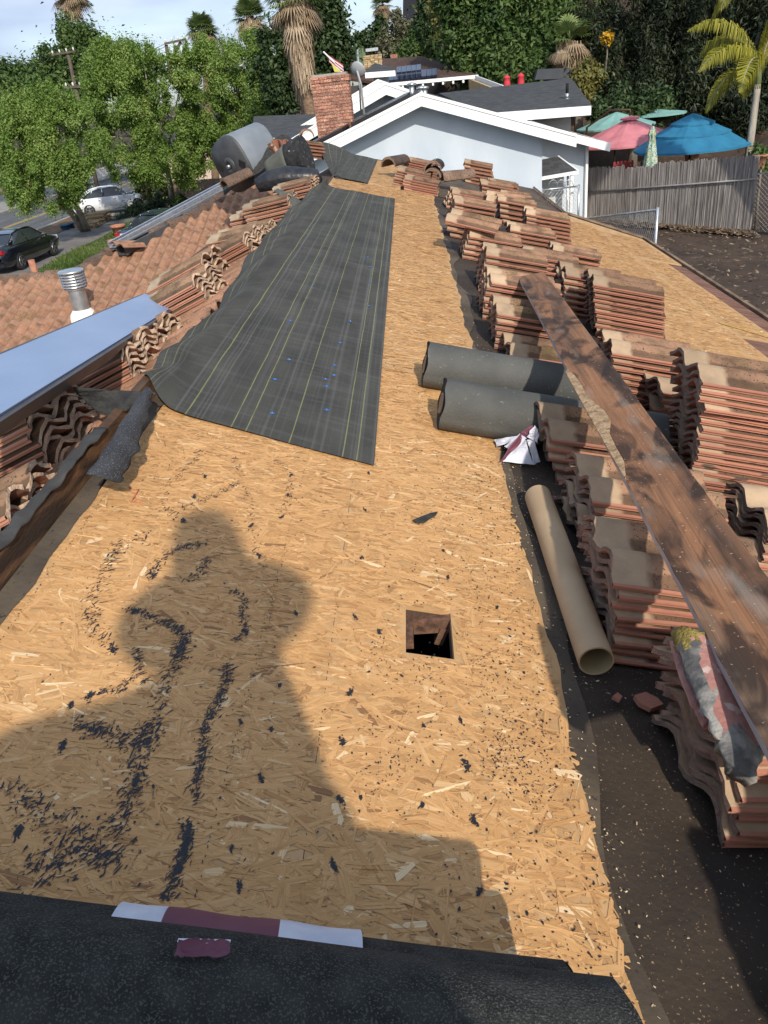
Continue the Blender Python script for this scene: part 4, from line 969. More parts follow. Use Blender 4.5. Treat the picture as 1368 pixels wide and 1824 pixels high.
# delaminated strip along its left edge (traced)
tor = [(1007, 664), (1012, 660), (1025, 672), (1037, 690), (1044, 705), (1062, 722), (1078, 735), (1088, 752), (1086, 775), (1098, 800), (1112, 825), (1116, 860), (1100, 832), (1079, 795), (1055, 752), (1031, 708)]
cen = [BP(*q)+bn*.005 for q in tor]; mb = MB(); mb.slab(cen, .0045, bn); o = mb.build('torn_strip', m_torn, plank); o.matrix_parent_inverse = Matrix.Translation(-lT)

# mortar covered ridge pieces leaning on the nearest stack
m_mortar = M('pink_mortar', (.33, .135, .105), (.44, .23, .19), 9, .9, 8, .7, 60, speck=(.5, .36, .30), speck_scale=34, speck_at=.64)
m_mort2 = M('grey_mortar', (.09, .085, .08), (.36, .33, .28), 13, .95, 8, .9, 50, lo=.45, hi=.62)
m_moss = M('ochre_moss', (.16, .11, .02), (.32, .24, .06), 60, .95, 6, 1, 200)
def broken(pix, h, th, label, zones):
    top = [RR(x, y, hh) for (x, y), hh in zip(pix, h)]
    n_ = (top[1]-top[0]).cross(top[-1]-top[0]).normalized(); n_ = n_ if n_.z > 0 else -n_
    mb = MB(); k = len(top)//2; L1 = top[:k]; L2 = top[k:][::-1]
    nr = 26; nc = 9; vs = []
    for i in range(nr+1):
        t = i/nr*(k-1); i0 = min(int(t), k-2); f = t-i0; a = L1[i0].lerp(L1[i0+1], f); b = L2[i0].lerp(L2[i0+1], f)
        for j in range(nc+1):
            v = j/nc; p = a.lerp(b, v)+n_*(.010*min(1, 4*v, 4*(1-v))+.0009*random.gauss(0, 1)); vs.append(p+(b-a)*(.012*math.sin(i*1.9+j) if j in (0, nc) else 0))
    fs = []
    for i in range(nr):
        for j in range(nc): fs.append((i*(nc+1)+j, (i+1)*(nc+1)+j, (i+1)*(nc+1)+j+1, i*(nc+1)+j+1))
    mb.add(vs, fs, 0, True)
    for q_, f in enumerate(fs):
        i, j = divmod(q_, nc); mb.m[q_] = zones(i/nr+.04*math.sin(j*2.2), j/nc+.10*math.sin(i*.9)+.05*math.sin(i*2.3))
    o = mb.build('ridge_fragment', [m_mortar, m_mort2, m_moss], label=label, cat='ridge tile', group='broken ridge pieces with mortar'); solid(o, th, 0); return o
broken([(1208, 1130), (1228, 1200), (1262, 1290), (1296, 1372), (1338, 1398), (1368, 1340), (1328, 1262), (1282, 1180), (1262, 1148), (1246, 1132)],
       [.40, .39, .38, .37, .36, .37, .385, .40, .41, .42], .03, 'mossy tipped ridge piece coated in pink and grey mortar beside the plank',
       lambda u, v: 2 if u < .13 else (1 if v < .34+.1*math.sin(u*9) or u > .86 else 0))
broken([(1203, 1148), (1216, 1205), (1240, 1262), (1262, 1300), (1276, 1296), (1250, 1240), (1228, 1180), (1212, 1146)], [.36, .355, .35, .34, .345, .35, .355, .37], .012, 'thin broken tile edge tucked under the mortared ridge piece', lambda u, v: 0)
# unseen stacks that shade the lower right already stand there; scraps on the felt
m_shingle_ = M('felt_scrap_', (.03, .03, .03), (.07, .065, .06), 30, .9, 6, .6, 90)
mb = MB(); q = [RR(x, y, .022) for x, y in ((735, 926), (752, 919), (768, 913), (780, 911), (776, 917), (764, 924), (756, 930), (742, 930))]; mb.slab(q, .004, NR)
mb.build('felt_scrap', m_shingle, label='small black pointed felt scrap lying on the bare board', cat='scrap')
mb = MB(); mb.slab([RR(x, y, .03) for x, y in ((1130, 1238), (1150, 1232), (1172, 1243), (1182, 1254), (1160, 1262), (1140, 1252))], .012, NR)
mb.build('tile_shard', TM[1], label='small dark tile shard on the shaded felt beside the stacks', cat='shard')
mb = MB(); mb.slab([RR(x, y, .03) for x, y in ((1091, 1240), (1100, 1233), (1109, 1240), (1104, 1248))], .008, NR)
mb.build('tile_shard', TM[1], label='pale pink tile chip on the shaded felt near the tube end', cat='shard')

# torn wrapper: crumpled sheet, white with a maroon band
wr = empty('paper_wrapper', 'crumpled white paper wrapper with a maroon stripe beside the tiles', 'wrapper', loc=RR(915, 800, .02))
def wmesh(pts, hs, mat, name, div=6):
    a, b, c, d = [RR(x, y, h) for (x, y), h in zip(pts, hs)]; mb = MB()
    def fn(u, v):
        p = a*(1-u)*(1-v)+b*u*(1-v)+c*u*v+d*(1-u)*v; k = math.sin(math.pi*u)*math.sin(math.pi*v)
        return p+NR*(.010*k*math.sin(u*7+v*4+a.x*50)+.006*math.sin(u*11-v*9)*k)+Vector((.003*math.sin(v*9+u*3), 0, 0))
    mb.grid(fn, div*2, div*2); o = mb.build(name, mat, wr); o.matrix_parent_inverse = Matrix.Translation(-wr.location); return o
wmesh([(895, 822), (912, 790), (938, 784), (950, 828)], [.02, .06, .10, .02], m_paper, 'paper_flap')
wmesh([(950, 828), (938, 784), (952, 778), (962, 822)], [.02, .10, .12, .03], m_paper, 'paper_flap')
wmesh([(880, 783), (884, 796), (918, 785), (922, 776)], [.03, .02, .07, .09], m_paper, 'paper_flap')
wmesh([(888, 824), (900, 818), (940, 775), (928, 770)], [.022, .03, .115, .125], m_maroon, 'maroon_stripe')
wmesh([(928, 770), (940, 776), (954, 764), (948, 756)], [.12, .115, .14, .15], m_maroon, 'maroon_stripe')
wmesh([(938, 778), (958, 790), (960, 764), (952, 757)], [.118, .10, .13, .15], m_paper, 'paper_flap')
wmesh([(898, 795), (912, 806), (940, 780), (925, 772)], [.05, .05, .11, .12], m_paper, 'paper_flap')
m_ink = M('ink', (.25, .2, .25))
mb = MB()
for k in range(7):
    a, b = RR(943+k*.6, 772+k*2.2, .135), RR(956-(k % 3)*2, 772+k*2.2+1, .136); mb.tube([a, b], .0009, 3, cap=False)
o = mb.build('print_lines', m_ink, wr); o.matrix_parent_inverse = Matrix.Translation(-wr.location)

# ------------------------------------------------------------------ blue panel resting on the left stacks
d1 = Vector((-.143, .98, -.142)).normalized(); d2 = Vector((.887, .063, -.458)); d2 = (d2-d1*d2.dot(d1)).normalized(); pn = d2.cross(d1).normalized(); pn = pn if pn.z > 0 else -pn
pc0 = P(313, 543, 4.68)
def PN(px, py): return hit(px, py, pc0, pn)
c1, c2 = PN(313, 543), PN(258, 523)
wv = (c2-c1); ln = 3.05; wv = -d2*abs(wv.dot(d2)); print('panel w', wv.length, 'near end', c1-d1*ln)
m_panel = M('panel_sky_reflection', (.24, .32, .48), (.31, .40, .57), 2.2, .42, 8, .10, 40, stretch=(3, .6, 1), spec=.6, lo=.3, hi=.7)  # blue of the reflected sky painted into the face colour
m_alu = M('dark_anodised', (.10, .09, .09), (.15, .135, .13), 5, .45, metal=.6)
pa = empty('flat_panel', 'long flat sky blue panel with dark metal rim resting on tile stacks', 'panel', loc=c1)
a, b = c1, c1+wv; cc, dd = b-d1*ln, a-d1*ln
mb = MB(); mb.slab([a, b, cc, dd], .012, pn); o = mb.build('face', m_panel, pa); o.matrix_parent_inverse = Matrix.Translation(-c1)
mb = MB()
u = (b-a).normalized(); q = Matrix((u, -d1, pn)).transposed()
for s0, s1 in ((a, dd), (b, cc)):
    sg = -1 if s0 is a else 1
    m0 = (s0+s1)/2+u*sg*.008-pn*.024
    mb.box(m0, (.014, ln+.02, .034), q); mb.box(m0-pn*.027+u*sg*-.004, (.012, ln+.02, .018), q)
mb.box((a+b)/2+d1*.006-pn*.028, ((b-a).length, .012, .05), q)
o = mb.build('rim', m_alu, pa); o.matrix_parent_inverse = Matrix.Translation(-c1)
0 and stack(LL(60, 760, .0), 7, 0, 'the pile holding up the blue panel near the left edge', 'L', sc=1.12, jit=1.5)

# galvanised vent with louvred cowl
m_galv = M('galvanised', (.42, .45, .46), (.62, .64, .65), 9, .38, 5, .1, 60, metal=.85); m_lead = M('white_sealant', (.7, .68, .64), (.8, .78, .74), 20, .8, 5, .5, 40)
vb = QQ(150, 566, .03); vt = P(121, 492, vb.y-.02)
hv = (vt-vb).length; vent = empty('roof_vent', 'galvanised round roof vent with louvred cap above laid tiles', 'roof vent', loc=vb)
def vp(name, prof, mat, n_=24, dz=0): 
    mb = MB(); mb.lathe(prof, (0, 0, dz), n_, 0); return mb.build(name, mat, vent)
s = .0975*vb.y/7; h1 = hv*.86
vp('pipe', [(s*.78, -.1), (s*.78, h1*.86)], m_galv); vp('flashing', [(s*2.0, -.06), (s*1.4, .0), (s*1.0, .09), (s*.79, .12)], m_lead); vp('collar', [(s*.9, h1*.80), (s*1.04, h1*.82), (s*1.04, h1*.84)], m_galv)
for i in range(5): vp('louvre', [(s*.95, 0), (s*1.13, -.022), (s*1.13, -.026), (s*.93, -.004)], m_galv, dz=h1*.86+.03+i*.036)
vp('cap', [(0, .012), (s*1.1, .004), (s*1.2, -.012), (s*1.2, -.024), (s*1.05, -.02)], m_galv, dz=h1*.86+.03+5*.036)
for i in range(4):
    an = i*1.57+.6; mb = MB(); mb.box((math.cos(an)*s*1.1, math.sin(an)*s*1.1, h1*.86+.1), (.012, .012, .19)); mb.build('strut', m_galv, vent)

# aluminium downpipes and dark gutter lying behind the caps
m_alp = M('bare_aluminium', (.55, .56, .58), (.72, .73, .75), 12, .35, metal=.8)
def pipe(p0, p1, w_, h_, mat, name, label, group=None, lips=True):
    d = (p1-p0).normalized(); y = Vector((0, 0, 1)).cross(d).normalized(); z = d.cross(y); q = Matrix((d, y, z)).transposed(); mb = MB(); L_ = (p1-p0).length; c = (p0+p1)/2
    mb.box(c-z*h_*.4, (L_, w_, .004), q); mb.box(c-y*w_/2, (L_, .004, h_), q); mb.box(c+y*w_/2, (L_, .004, h_), q)
    if lips: mb.box(c-y*w_*.42+z*h_/2, (L_, w_*.18, .006), q); mb.box(c+y*w_*.42+z*h_/2, (L_, w_*.18, .006), q)
    return mb.build(name, mat, label=label, cat='gutter', group=group)
ya, yb = 11.9, 14.6
gg = 'gutter lengths laid beyond the ridge caps'
pipe(P(200, 437, ya), P(404, 327, yb), .16, .09, m_alp, 'gutter_length', 'bare aluminium gutter length lying farthest from the ridge caps', gg)
pipe(P(207, 441, ya-.05), P(411, 333, yb-.05), .14, .08, m_alp, 'gutter_length', 'bare aluminium gutter length lying nearer the ridge caps', gg)
pipe(P(216, 448, ya-.2), P(420, 343, yb-.2), .16, .12, M('dark_gutter', (.05, .055, .06), (.08, .085, .09), 5, .5), 'gutter_length', 'dark painted gutter length below the bare aluminium ones', gg)
o = loose(P(228, 437, 11.8), 10, 10, 60, 'dark red tile leaning on the ends of the gutter lengths', TILES_Q[1]); 

# ------------------------------------------------------------------ heap at the far end of the ridge
m_drum = M('drum_plastic', (.035, .038, .04), (.06, .062, .065), 6, .55, 6, .2, 50); m_drumt = M('drum_sky_side', (.16, .18, .20), (.21, .23, .25), 4, .4, 5)  # drum side paler than its end: sky reflection painted into the colour
YD = 12.2
dc = P(425, 288, YD); dd_ = (P(472, 262, YD+.55)-P(410, 294, YD)).normalized(); w0 = .40
y = Vector((0, 0, 1)).cross(dd_).normalized(); z = dd_.cross(y); drum = empty('plastic_drum', 'big dark grey plastic drum with pale side lying on the roof edge', 'drum', loc=dc)
def rsq(an, r_, p=3.4): c, s_ = abs(math.cos(an))**p, abs(math.sin(an))**p; return r_/((c+s_)**(1/p))
mb = MB(); n_ = 40
prof_d = [(-.02, .30), (0, .98), (.04, 1.02), (.30, 1.0), (.62, .97), (.66, .9), (.67, .1)]
vs = [dc+dd_*(t*1.0-.15)+(y*math.cos(2*math.pi*j/n_)+z*math.sin(2*math.pi*j/n_))*rsq(2*math.pi*j/n_+.35, w0*k*.92, 2.9) for t, k in prof_d for j in range(n_)]
fs = [(i*n_+j, i*n_+(j+1) % n_, (i+1)*n_+(j+1) % n_, (i+1)*n_+j) for i in range(len(prof_d)-1) for j in range(n_)]
mb.add(vs, fs, 0, True)
for q_, f in enumerate(fs):
    i, j = divmod(q_, n_)
    if i >= 2: mb.m[q_] = 1
o = mb.build('shell', [m_drum, m_drumt], drum); o.matrix_parent_inverse = Matrix.Translation(-dc)
q = Matrix((y, z, -dd_)).transposed()
mb = MB(); mb.lathe([(0, .03), (.02, .03), (.025, .015), (.05, .012), (.06, .03), (.10, .03), (.12, .0)], dc-dd_*.17, 28, 0, q); o = mb.build('hub', m_drum, drum); o.matrix_parent_inverse = Matrix.Translation(-dc)
mb = MB(); mb.lathe([(0, .05), (.022, .05), (.03, .035), (.03, .02)], dc-dd_*.17, 12, 0, q); o = mb.build('bolt', m_galv, drum); o.matrix_parent_inverse = Matrix.Translation(-dc)
for s_ in (-1, 1):
    mb = MB(); mb.box(dc-dd_*.155+y*s_*.27-z*.02*s_, (.12, .09, .03), q @ Matrix.Rotation(.4, 3, 'Z')); o = mb.build('handle_recess', m_black, drum); o.matrix_parent_inverse = Matrix.Translation(-dc)
# opened felt roll with gravelly end
YJ = 10.9
ra_, rb_ = P(478, 302, YJ), P(546, 274, YJ-.1); 
def ribbon(name, pts, width, mat, th, nseg=30, wob=.02, **kw):
    pts = [Vector(p) for p in pts]
    def fn(u, v):
        p = lerp_path(pts, u*.9999); d = (lerp_path(pts, min(u+.02, .9999))-lerp_path(pts, max(u-.02, 0))).normalized(); s_ = d.cross(Vector((0, -.45, .9))).normalized()
        w_ = width if not callable(width) else width(u)
        return p+s_*(v-.5)*w_+Vector((0, 0, 1))*(wob*math.sin(u*17+v*5)+wob*.5*math.sin(u*31-v*9))
    o = MB().grid(fn, nseg, 8).build(name, mat, **kw); solid(o, th, 0); return o
m_gravel = M('gravelly_felt', (.012, .012, .013), (.03, .03, .03), 20, .9, 8, 1, 120, speck=(.35, .35, .36), speck_scale=26, speck_at=.70)
m_olive = M('olive_felt', (.075, .078, .062), (.115, .118, .095), 5, .8, 6, .3, 40)
d = (rb_-ra_).normalized(); far = empty('felt_roll', 'half opened olive roll with a gravelly black end on the far ridge', 'felt roll', g_roll, loc=ra_)
for nm, p0, p1, r0_, r1_, mt in (('roll_body', ra_, ra_.lerp(rb_, .58), .10, .205, m_olive), ('gravel_end', ra_.lerp(rb_, .58), rb_, .206, .235, m_gravel)):
    mb = MB(); mb.tube([p0.lerp(p1, i/6) for i in range(7)], [r0_+(r1_-r0_)*i/6+random.uniform(-.004, .004) for i in range(7)], 28); o = mb.build(nm, mt, far); o.matrix_parent_inverse = Matrix.Translation(-ra_)
ribbon('felt_flap', [P(470, 322, YJ-.3), P(495, 312, YJ-.35), P(520, 305, YJ-.35), P(560, 303, YJ-.3)], .18, m_shingle, .008, label='loose dark felt flap hanging below the olive roll', cat='felt scrap')
mb = MB(); mb.tube([P(x, y_, YJ-.7) for x, y_ in ((458, 330), (480, 322), (510, 318), (540, 318), (560, 322), (572, 328))], [.07, .12, .135, .13, .14, .05], 20)
for i, v in enumerate(mb.v): mb.v[i] = (v[0]+random.gauss(0, .006), v[1]+random.gauss(0, .006), v[2]+random.gauss(0, .008))
mb.build('black_bundle', M('black_film', (.012, .012, .014), (.03, .03, .033), 12, .35, 6, 1, 18), label='lumpy black plastic bundle behind the far left stacks', cat='bundle')
ribbon('felt_strip', [P(398, 340, 11.9), P(430, 318, 11.9), P(455, 300, 11.9), P(470, 285, 12), P(488, 262, 12.2), P(500, 250, 12.3)], lambda u: .16+.18*u, m_shingle, .008, wob=.012, label='long bent dark felt strip leaning against the drum', cat='felt strip', group='bent felt strips')
ribbon('felt_strip', [P(488, 268, 12.1), P(496, 250, 12.15), P(508, 248, 12.2), P(522, 262, 12.2), P(534, 272, 12.2)], .17, m_shingle, .01, wob=.01, label='peaked felt strip with a rust red underside on the heap', cat='felt strip', group='bent felt strips')
ribbon('felt_strip', [P(497, 262, 12.05), P(506, 254, 12.05), P(516, 262, 12.05), P(524, 272, 12.05)], .12, M('rust_red', (.22, .05, .03), (.3, .08, .05), 9, .8), .01, wob=.01, label='rust red strip showing under the peaked felt', cat='felt strip', group='bent felt strips')
ribbon('felt_strip', [P(489, 340, 8.4), P(500, 342, 8.3), P(512, 350, 8.2), P(522, 360, 8.1), P(530, 370, 8.05)], lambda u: .05+.10*u, m_roll, .006, wob=.008, label='grey curved felt scrap lying over the far left stacks', cat='felt strip', group='bent felt strips')
# broken tiles stuffed in the heap
for i, (x, y_, Y_, a1, a2, a3, lb) in enumerate(((497, 285, 11.6, 20, 60, 40, 'broken tile standing in the heap below the felt peak'), (508, 278, 11.7, 10, 70, 60, 'second broken tile standing in the heap behind the first'), (515, 290, 11.5, 30, 30, 20, 'flat broken tile low in the heap under the olive roll'),
    (452, 300, 12.6, 10, 25, -20, 'ridge end tile leaning against the drum'))):
    loose(P(x, y_, Y_), a1, a2, a3, lb, TILES[i])
for i in range(5):
    p = P(546, 261, 13.0)+Vector((random.gauss(0, .01), 0, i*.048-.16)); loose(p, 2, 12, 38+random.gauss(0, 3), ORD[4-i]+' tile down in the small far stack by the brick chimney' if i < 4 else 'top tile of the small far stack by the brick chimney', TILES[i % 7])
def lcap(p, rzz, label, rx=0):
    o = bpy.data.objects.new('ridge_tile', CAP); C.objects.link(o); o.matrix_world = Matrix.Translation(p) @ Matrix.Rotation(R(rzz), 4, 'Z') @ Matrix.Rotation(R(rx), 4, 'Y'); return prop(o, label, 'ridge tile', 'loose ridge caps')
lcap(P(547, 243, 13.1), 95, 'loose ridge cap standing on the small far stack'); lcap(P(423, 322, 11.7), 40, 'loose ridge cap lying below the drum', -14)
lcap(P(775, 300, 11.0), 80, 'upper open ended ridge cap on the far tile pile'); lcap(P(772, 313, 10.9), 84, 'lower open ended ridge cap on the far tile pile'); lcap(P(816, 318, 11.3), 10, 'ridge cap between the two farthest tile piles')
lcap(P(706, 292, 11.6), 60, 'dark ridge cap behind the far tile pile')
# yellow tape and corrugated sheet
mb = MB(); p0, p1 = RR(1282, 575, .02), RR(1400, 608, .03); mb.slab([p0, p1, p1+Vector((0, .022, 0)), p0+Vector((0, .022, 0))], .002, NR); mb.build('measuring_tape', m_yel, label='yellow tape stretched over the bare board at the right edge', cat='tape')
m_corr = M('corrugated_white', (.6, .64, .68), (.7, .73, .76), 3, .5)
mb = MB(); n_ = 60
vs = []
for i in range(n_+1):
    for j in (0, 1): vs.append((3.0+j*2.6, 5.2+i*.045, -2.45-.10*j*2.6+(.018 if i % 2 else 0)))
mb.add(vs, [(2*i, 2*i+1, 2*i+3, 2*i+2) for i in range(n_)], 0)
o = mb.build('awning_roof', m_corr, label='white corrugated awning sheet just past the eave', cat='awning'); solid(o, .01)
mb = MB(); [mb.box((x, y_, (ZY-2.75)/2-.0), (.08, .08, -ZY-2.75)) for x in (5.4,) for y_ in (5.4, 7.6)]; mb.build('post', m_white, o)

# ------------------------------------------------------------------ neighbouring grey house
def shingle(name, a, b, sc=5):
    m = bpy.data.materials.new(name); m.use_nodes = True; n = m.node_tree.nodes; l = m.node_tree.links
    bs = n['Principled BSDF']; bs.inputs['Roughness'].default_value = .95; bs.inputs['Specular IOR Level'].default_value = .2
    tc = n.new('ShaderNodeTexCoord'); br = n.new('ShaderNodeTexBrick'); br.inputs['Scale'].default_value = sc; br.offset = .5
    br.inputs['Color1'].default_value = (*a, 1); br.inputs['Color2'].default_value = (*b, 1); br.inputs['Mortar'].default_value = (*[c*.45 for c in a], 1)
    br.inputs['Mortar Size'].default_value = .012; br.inputs['Brick Width'].default_value = .9; br.inputs['Row Height'].default_value = .72; br.inputs['Bias'].default_value = -.1
    nz = n.new('ShaderNodeTexNoise'); nz.inputs['Scale'].default_value = 12; l.new(tc.outputs['Object'], nz.inputs[0])
    va = n.new('ShaderNodeVectorMath'); va.operation = 'MULTIPLY_ADD'; va.inputs[1].default_value = (.02, .02, .02); l.new(nz.outputs[1], va.inputs[0]); l.new(tc.outputs['Object'], va.inputs[2])
    l.new(va.outputs[0], br.inputs[0]); l.new(br.outputs[0], bs.inputs[0])
    bp = n.new('ShaderNodeBump'); bp.inputs['Strength'].default_value = .5; bp.inputs['Distance'].default_value = .01; l.new(br.outputs['Fac'], bp.inputs['Height']); bp.invert = True; l.new(bp.outputs[0], bs.inputs['Normal'])
    return m
m_sh = shingle('grey_shingles', (.055, .057, .06), (.085, .088, .09)); m_shb = shingle('brown_shingles', (.075, .045, .035), (.11, .07, .055))
m_wall = M('blue_grey_stucco', (.46, .525, .585), (.54, .60, .655), 1.6, .9, 8, .35, 90, stretch=(1, 1, .45)); m_wallw = M('pale_wall', (.58, .58, .55), (.64, .63, .6), 3, .9)
m_tan = M('tan_wall', (.42, .30, .16), (.48, .35, .2), 3, .9); m_stain = M('dark_blue', (.03, .05, .14))
m_fw = M('white_fascia', (.78, .78, .77), (.84, .84, .83), 5, .6, 5, .1, 30); m_glass = M('window_glass', (.03, .035, .04), rough=.08, spec=.8)
nh = empty('house', 'blue grey stucco house with white gable fascia and brick chimney', 'house', loc=(0, 20, ZY))
def np_(mb, name, mats, par=None, **kw):
    o = mb.build(name, mats, par or nh, **kw); o.matrix_parent_inverse = Matrix.Translation(-(par or nh).matrix_world.translation) if False else Matrix.Translation((0, -20, -ZY)); return o
SL = .34; gx, gz_ = .31, -.22                                       # gable ridge
def gz2(x): return gz_-SL*abs(x-gx)
GB = ZY-.1
def gable_house(y0, y1, xl, xr, wl, wr, fas=.22, over=.45, th=.12, name_wall='wall', apex=(gx, gz_), wallmat=m_wall, sl=SL):
    ax_, az_ = apex; zz = lambda x: az_-sl*abs(x-ax_)
    mb = MB(); yy = y0
    pts = [Vector((wl, yy, GB)), Vector((wr, yy, GB)), Vector((wr, yy, zz(wr)-th)), Vector((ax_, yy, az_-th)), Vector((wl, yy, zz(wl)-th))]
    mb.slab([p+Vector((0, 0, 0)) for p in pts], .18, Vector((0, -1, 0))); np_(mb, name_wall, wallmat)
    for sgn, xe in ((-1, xl), (1, xr)):
        mb = MB(); a = Vector((ax_, yy-over, az_)); b = Vector((xe, yy-over, zz(xe))); c = Vector((xe, y1, zz(xe))); d_ = Vector((ax_, y1, az_))
        mb.slab([a, b, c, d_], .05); np_(mb, 'roof', m_sh)
        mb = MB(); q = [a+Vector((0, -.003, .02)), b+Vector((0, -.003, .02)), b+Vector((0, -.003, -fas)), a+Vector((0, -.003, -fas))]; mb.slab(q, .035, Vector((0, -1, 0)))
        q = [a+Vector((0, -.022, .03)), b+Vector((0, -.022, .03)), b+Vector((0, -.022, -.03)), a+Vector((0, -.022, -.03))]; mb.slab(q, .018, Vector((0, -1, 0))); np_(mb, 'fascia', m_fw)
        mb = MB(); mb.box((xe+sgn*.01, (yy-over+y1)/2, zz(xe)-.07), (.03, y1-yy+over, .16)); np_(mb, 'fascia', m_fw)
        mb = MB(); mb.slab([a+Vector((0, .04, -.06)), b+Vector((0, .04, -.06)), Vector((xe, yy, zz(xe)-.06)), Vector((ax_, yy, az_-.06))], .01); np_(mb, 'soffit', m_wall)
gable_house(18, 31, -3.9, 3.42, -3.3, .155*18)
# set back part on the right under the same roof slope
mb = MB(); mb.box((2.74, 20.02, (GB+gz2(2.79)-.15)/2), (.08, 3.9, gz2(2.79)-.15-GB)); np_(mb, 'wall', m_wall)
xw = .2065*22
mb = MB(); mb.slab([Vector((2.7, 22, GB)), Vector((xw, 22, GB)), Vector((xw, 22, gz2(xw)-.12)), Vector((2.7, 22, gz2(2.7)-.12))], .15, Vector((0, -1, 0))); np_(mb, 'wall', m_wall)
mb = MB(); mb.box((xw+.01, 25.5, (GB+gz2(xw)-.12)/2), (.06, 7.2, gz2(xw)-.12-GB)); mb.box((xw, 21.96, (GB+gz2(xw)-.2)/2), (.07, .05, gz2(xw)-.2-GB)); np_(mb, 'corner_board', m_fw)
xe = 4.98; mb = MB(); mb.slab([Vector((3.42, 21.4, gz2(3.42)-.015)), Vector((xe, 21.4, gz2(xe)-.015)), Vector((xe, 30, gz2(xe)-.015)), Vector((3.42, 30, gz2(3.42)-.015))], .05); np_(mb, 'roof', m_sh)
mb = MB(); mb.slab([Vector((3.2, 21.38, gz2(3.2))), Vector((xe+.02, 21.38, gz2(xe+.02))), Vector((xe+.02, 21.38, gz2(xe)-.2)), Vector((3.2, 21.38, gz2(3.2)-.2))], .035, Vector((0, -1, 0))); mb.box((xe+.02, 25.7, gz2(xe)-.09), (.03, 8.6, .18)); np_(mb, 'fascia', m_fw)
mb = MB(); mb.box((2.95, 21.93, -1.65), (.2, .08, .5)); np_(mb, 'window_frame', m_fw); mb = MB(); mb.box((2.95, 21.88, -1.53), (.11, .02, .17)); mb.box((2.95, 21.88, -1.76), (.11, .02, .17)); np_(mb, 'window_pane', m_glass)
# lean-to store with sloping canopy and boarded side
mb = MB()
for i in range(9): mb.box((3.35, 21.35, GB+.12+i*.19), (1.02, .03+.004*(i % 2), .182))
np_(mb, 'siding', M('pale_siding', (.5, .5, .48), (.56, .56, .54), 6, .8))
a, b = P(965, 268, 20.9), P(1017, 273, 20.9)
mb = MB(); mb.slab([Vector((2.8, 20.6, -2.38)), Vector((4.05, 20.6, -2.30)), Vector((3.75, 21.7, -2.02)), Vector((2.8, 21.7, -2.1))], .05); np_(mb, 'canopy', m_sh)
mb = MB(); mb.slab([Vector((2.8, 20.58, -2.36)), Vector((4.07, 20.58, -2.28)), Vector((4.07, 20.58, -2.36)), Vector((2.8, 20.58, -2.44))], .03, Vector((0, -1, 0))); mb.box((3.93, 20.65, (GB-2.35)/2), (.08, .08, -2.35-GB)); mb.slab([Vector((4.05, 20.6, -2.28)), Vector((4.09, 20.6, -2.28)), Vector((3.79, 21.7, -2.0)), Vector((3.75, 21.7, -2.0))], .08); np_(mb, 'canopy_frame', m_fw)
mb = MB(); mb.tube([Vector((3.9, 21.0, GB)), Vector((3.9, 21.0, -2.4))], .03, 8); np_(mb, 'downpipe', m_fw)
# black solar heater rails on the left slope of the front gable
for i, (f0, f1, yy) in enumerate(((.25, 1.5, 18.1), (1.7, 2.9, 18.2), (.2, 1.6, 19.6), (1.7, 3.0, 19.7), (.3, 2.8, 21.0))):
    mb = MB(); p0 = Vector((gx-f0, yy, gz2(gx-f0)+.10)); p1 = Vector((gx-f1, yy, gz2(gx-f1)+.10)); mb.slab([p0, p1, p1+Vector((0, 1.1, 0)), p0+Vector((0, 1.1, 0))], .06)
    for k in (.2, .8): mb.box(p0.lerp(p1, k)+Vector((0, .06, -.07)), (.05, .05, .1))
    np_(mb, 'roof_collector', M('collector_black', (.012, .012, .014), (.02, .02, .022), 8, .3))
# second and third gables behind
a2 = P(687, 149, 24.0)
gable_house(24.0, 32, a2.x-4.8, a2.x+3.0, a2.x-4.3, a2.x+2.8, fas=.26, over=.5, apex=(a2.x, a2.z), wallmat=m_wall, sl=.40)
a3 = P(674, 143, 27.5)
gable_house(27.5, 34, a3.x-3.6, a3.x+2.0, a3.x-3.2, a3.x+1.9, fas=.2, over=.5, apex=(a3.x, a3.z), wallmat=m_wallw, sl=.40)
b0 = P(520, 247, 23.9); mb = MB(); mb.box(b0+Vector((.2, 0, -.2)), (1.6, .1, .5)); np_(mb, 'garage_panel', m_stain)
# left wing roof (grey shingles) and right wing roof
q = [P(448, 243, 25.5), P(515, 247, 24.5), P(640, 200, 29), P(452, 207, 30)]
mb = MB(); mb.slab(q, .08); np_(mb, 'roof', m_sh)
mb = MB(); q2 = [P(448, 243, 25.5), P(515, 247, 24.5)]; mb.slab([q2[0]+Vector((0, -.02, 0)), q2[1]+Vector((0, -.02, 0)), q2[1]+Vector((0, -.02, -.16)), q2[0]+Vector((0, -.02, -.16))], .04, Vector((0, -1, 0))); np_(mb, 'fascia', m_fw)
mb = MB(); mb.box((-3.4, 28.0, -4.0), (2.0, 5.0, 3.0)); np_(mb, 'wall', m_wall)
e0, e1 = P(860, 203, 24.2), P(1053, 189, 24.2); r0_, r1_ = P(782, 166, 31), P(1016, 139, 31)
mb = MB(); mb.slab([e0, e1, r1_, r0_], .08); np_(mb, 'roof', m_sh)
mb = MB(); mb.slab([r0_, r1_, e1+Vector((.3, 12, -.2)), e0+Vector((-3, 12, -.2))], .08); np_(mb, 'roof', m_sh)
mb = MB(); mb.slab([e1, e1+Vector((.3, 12, -.2)), r1_], .08); np_(mb, 'roof', m_sh)
mb = MB(); mb.slab([e0+Vector((0, -.02, .01)), e1+Vector((0, -.02, .01)), e1+Vector((0, -.02, -.22)), e0+Vector((0, -.02, -.24))], .04, Vector((0, -1, 0))); np_(mb, 'fascia', m_fw)
wl_, wr_ = P(900, 205, 25.2), P(1017, 200, 25.2)
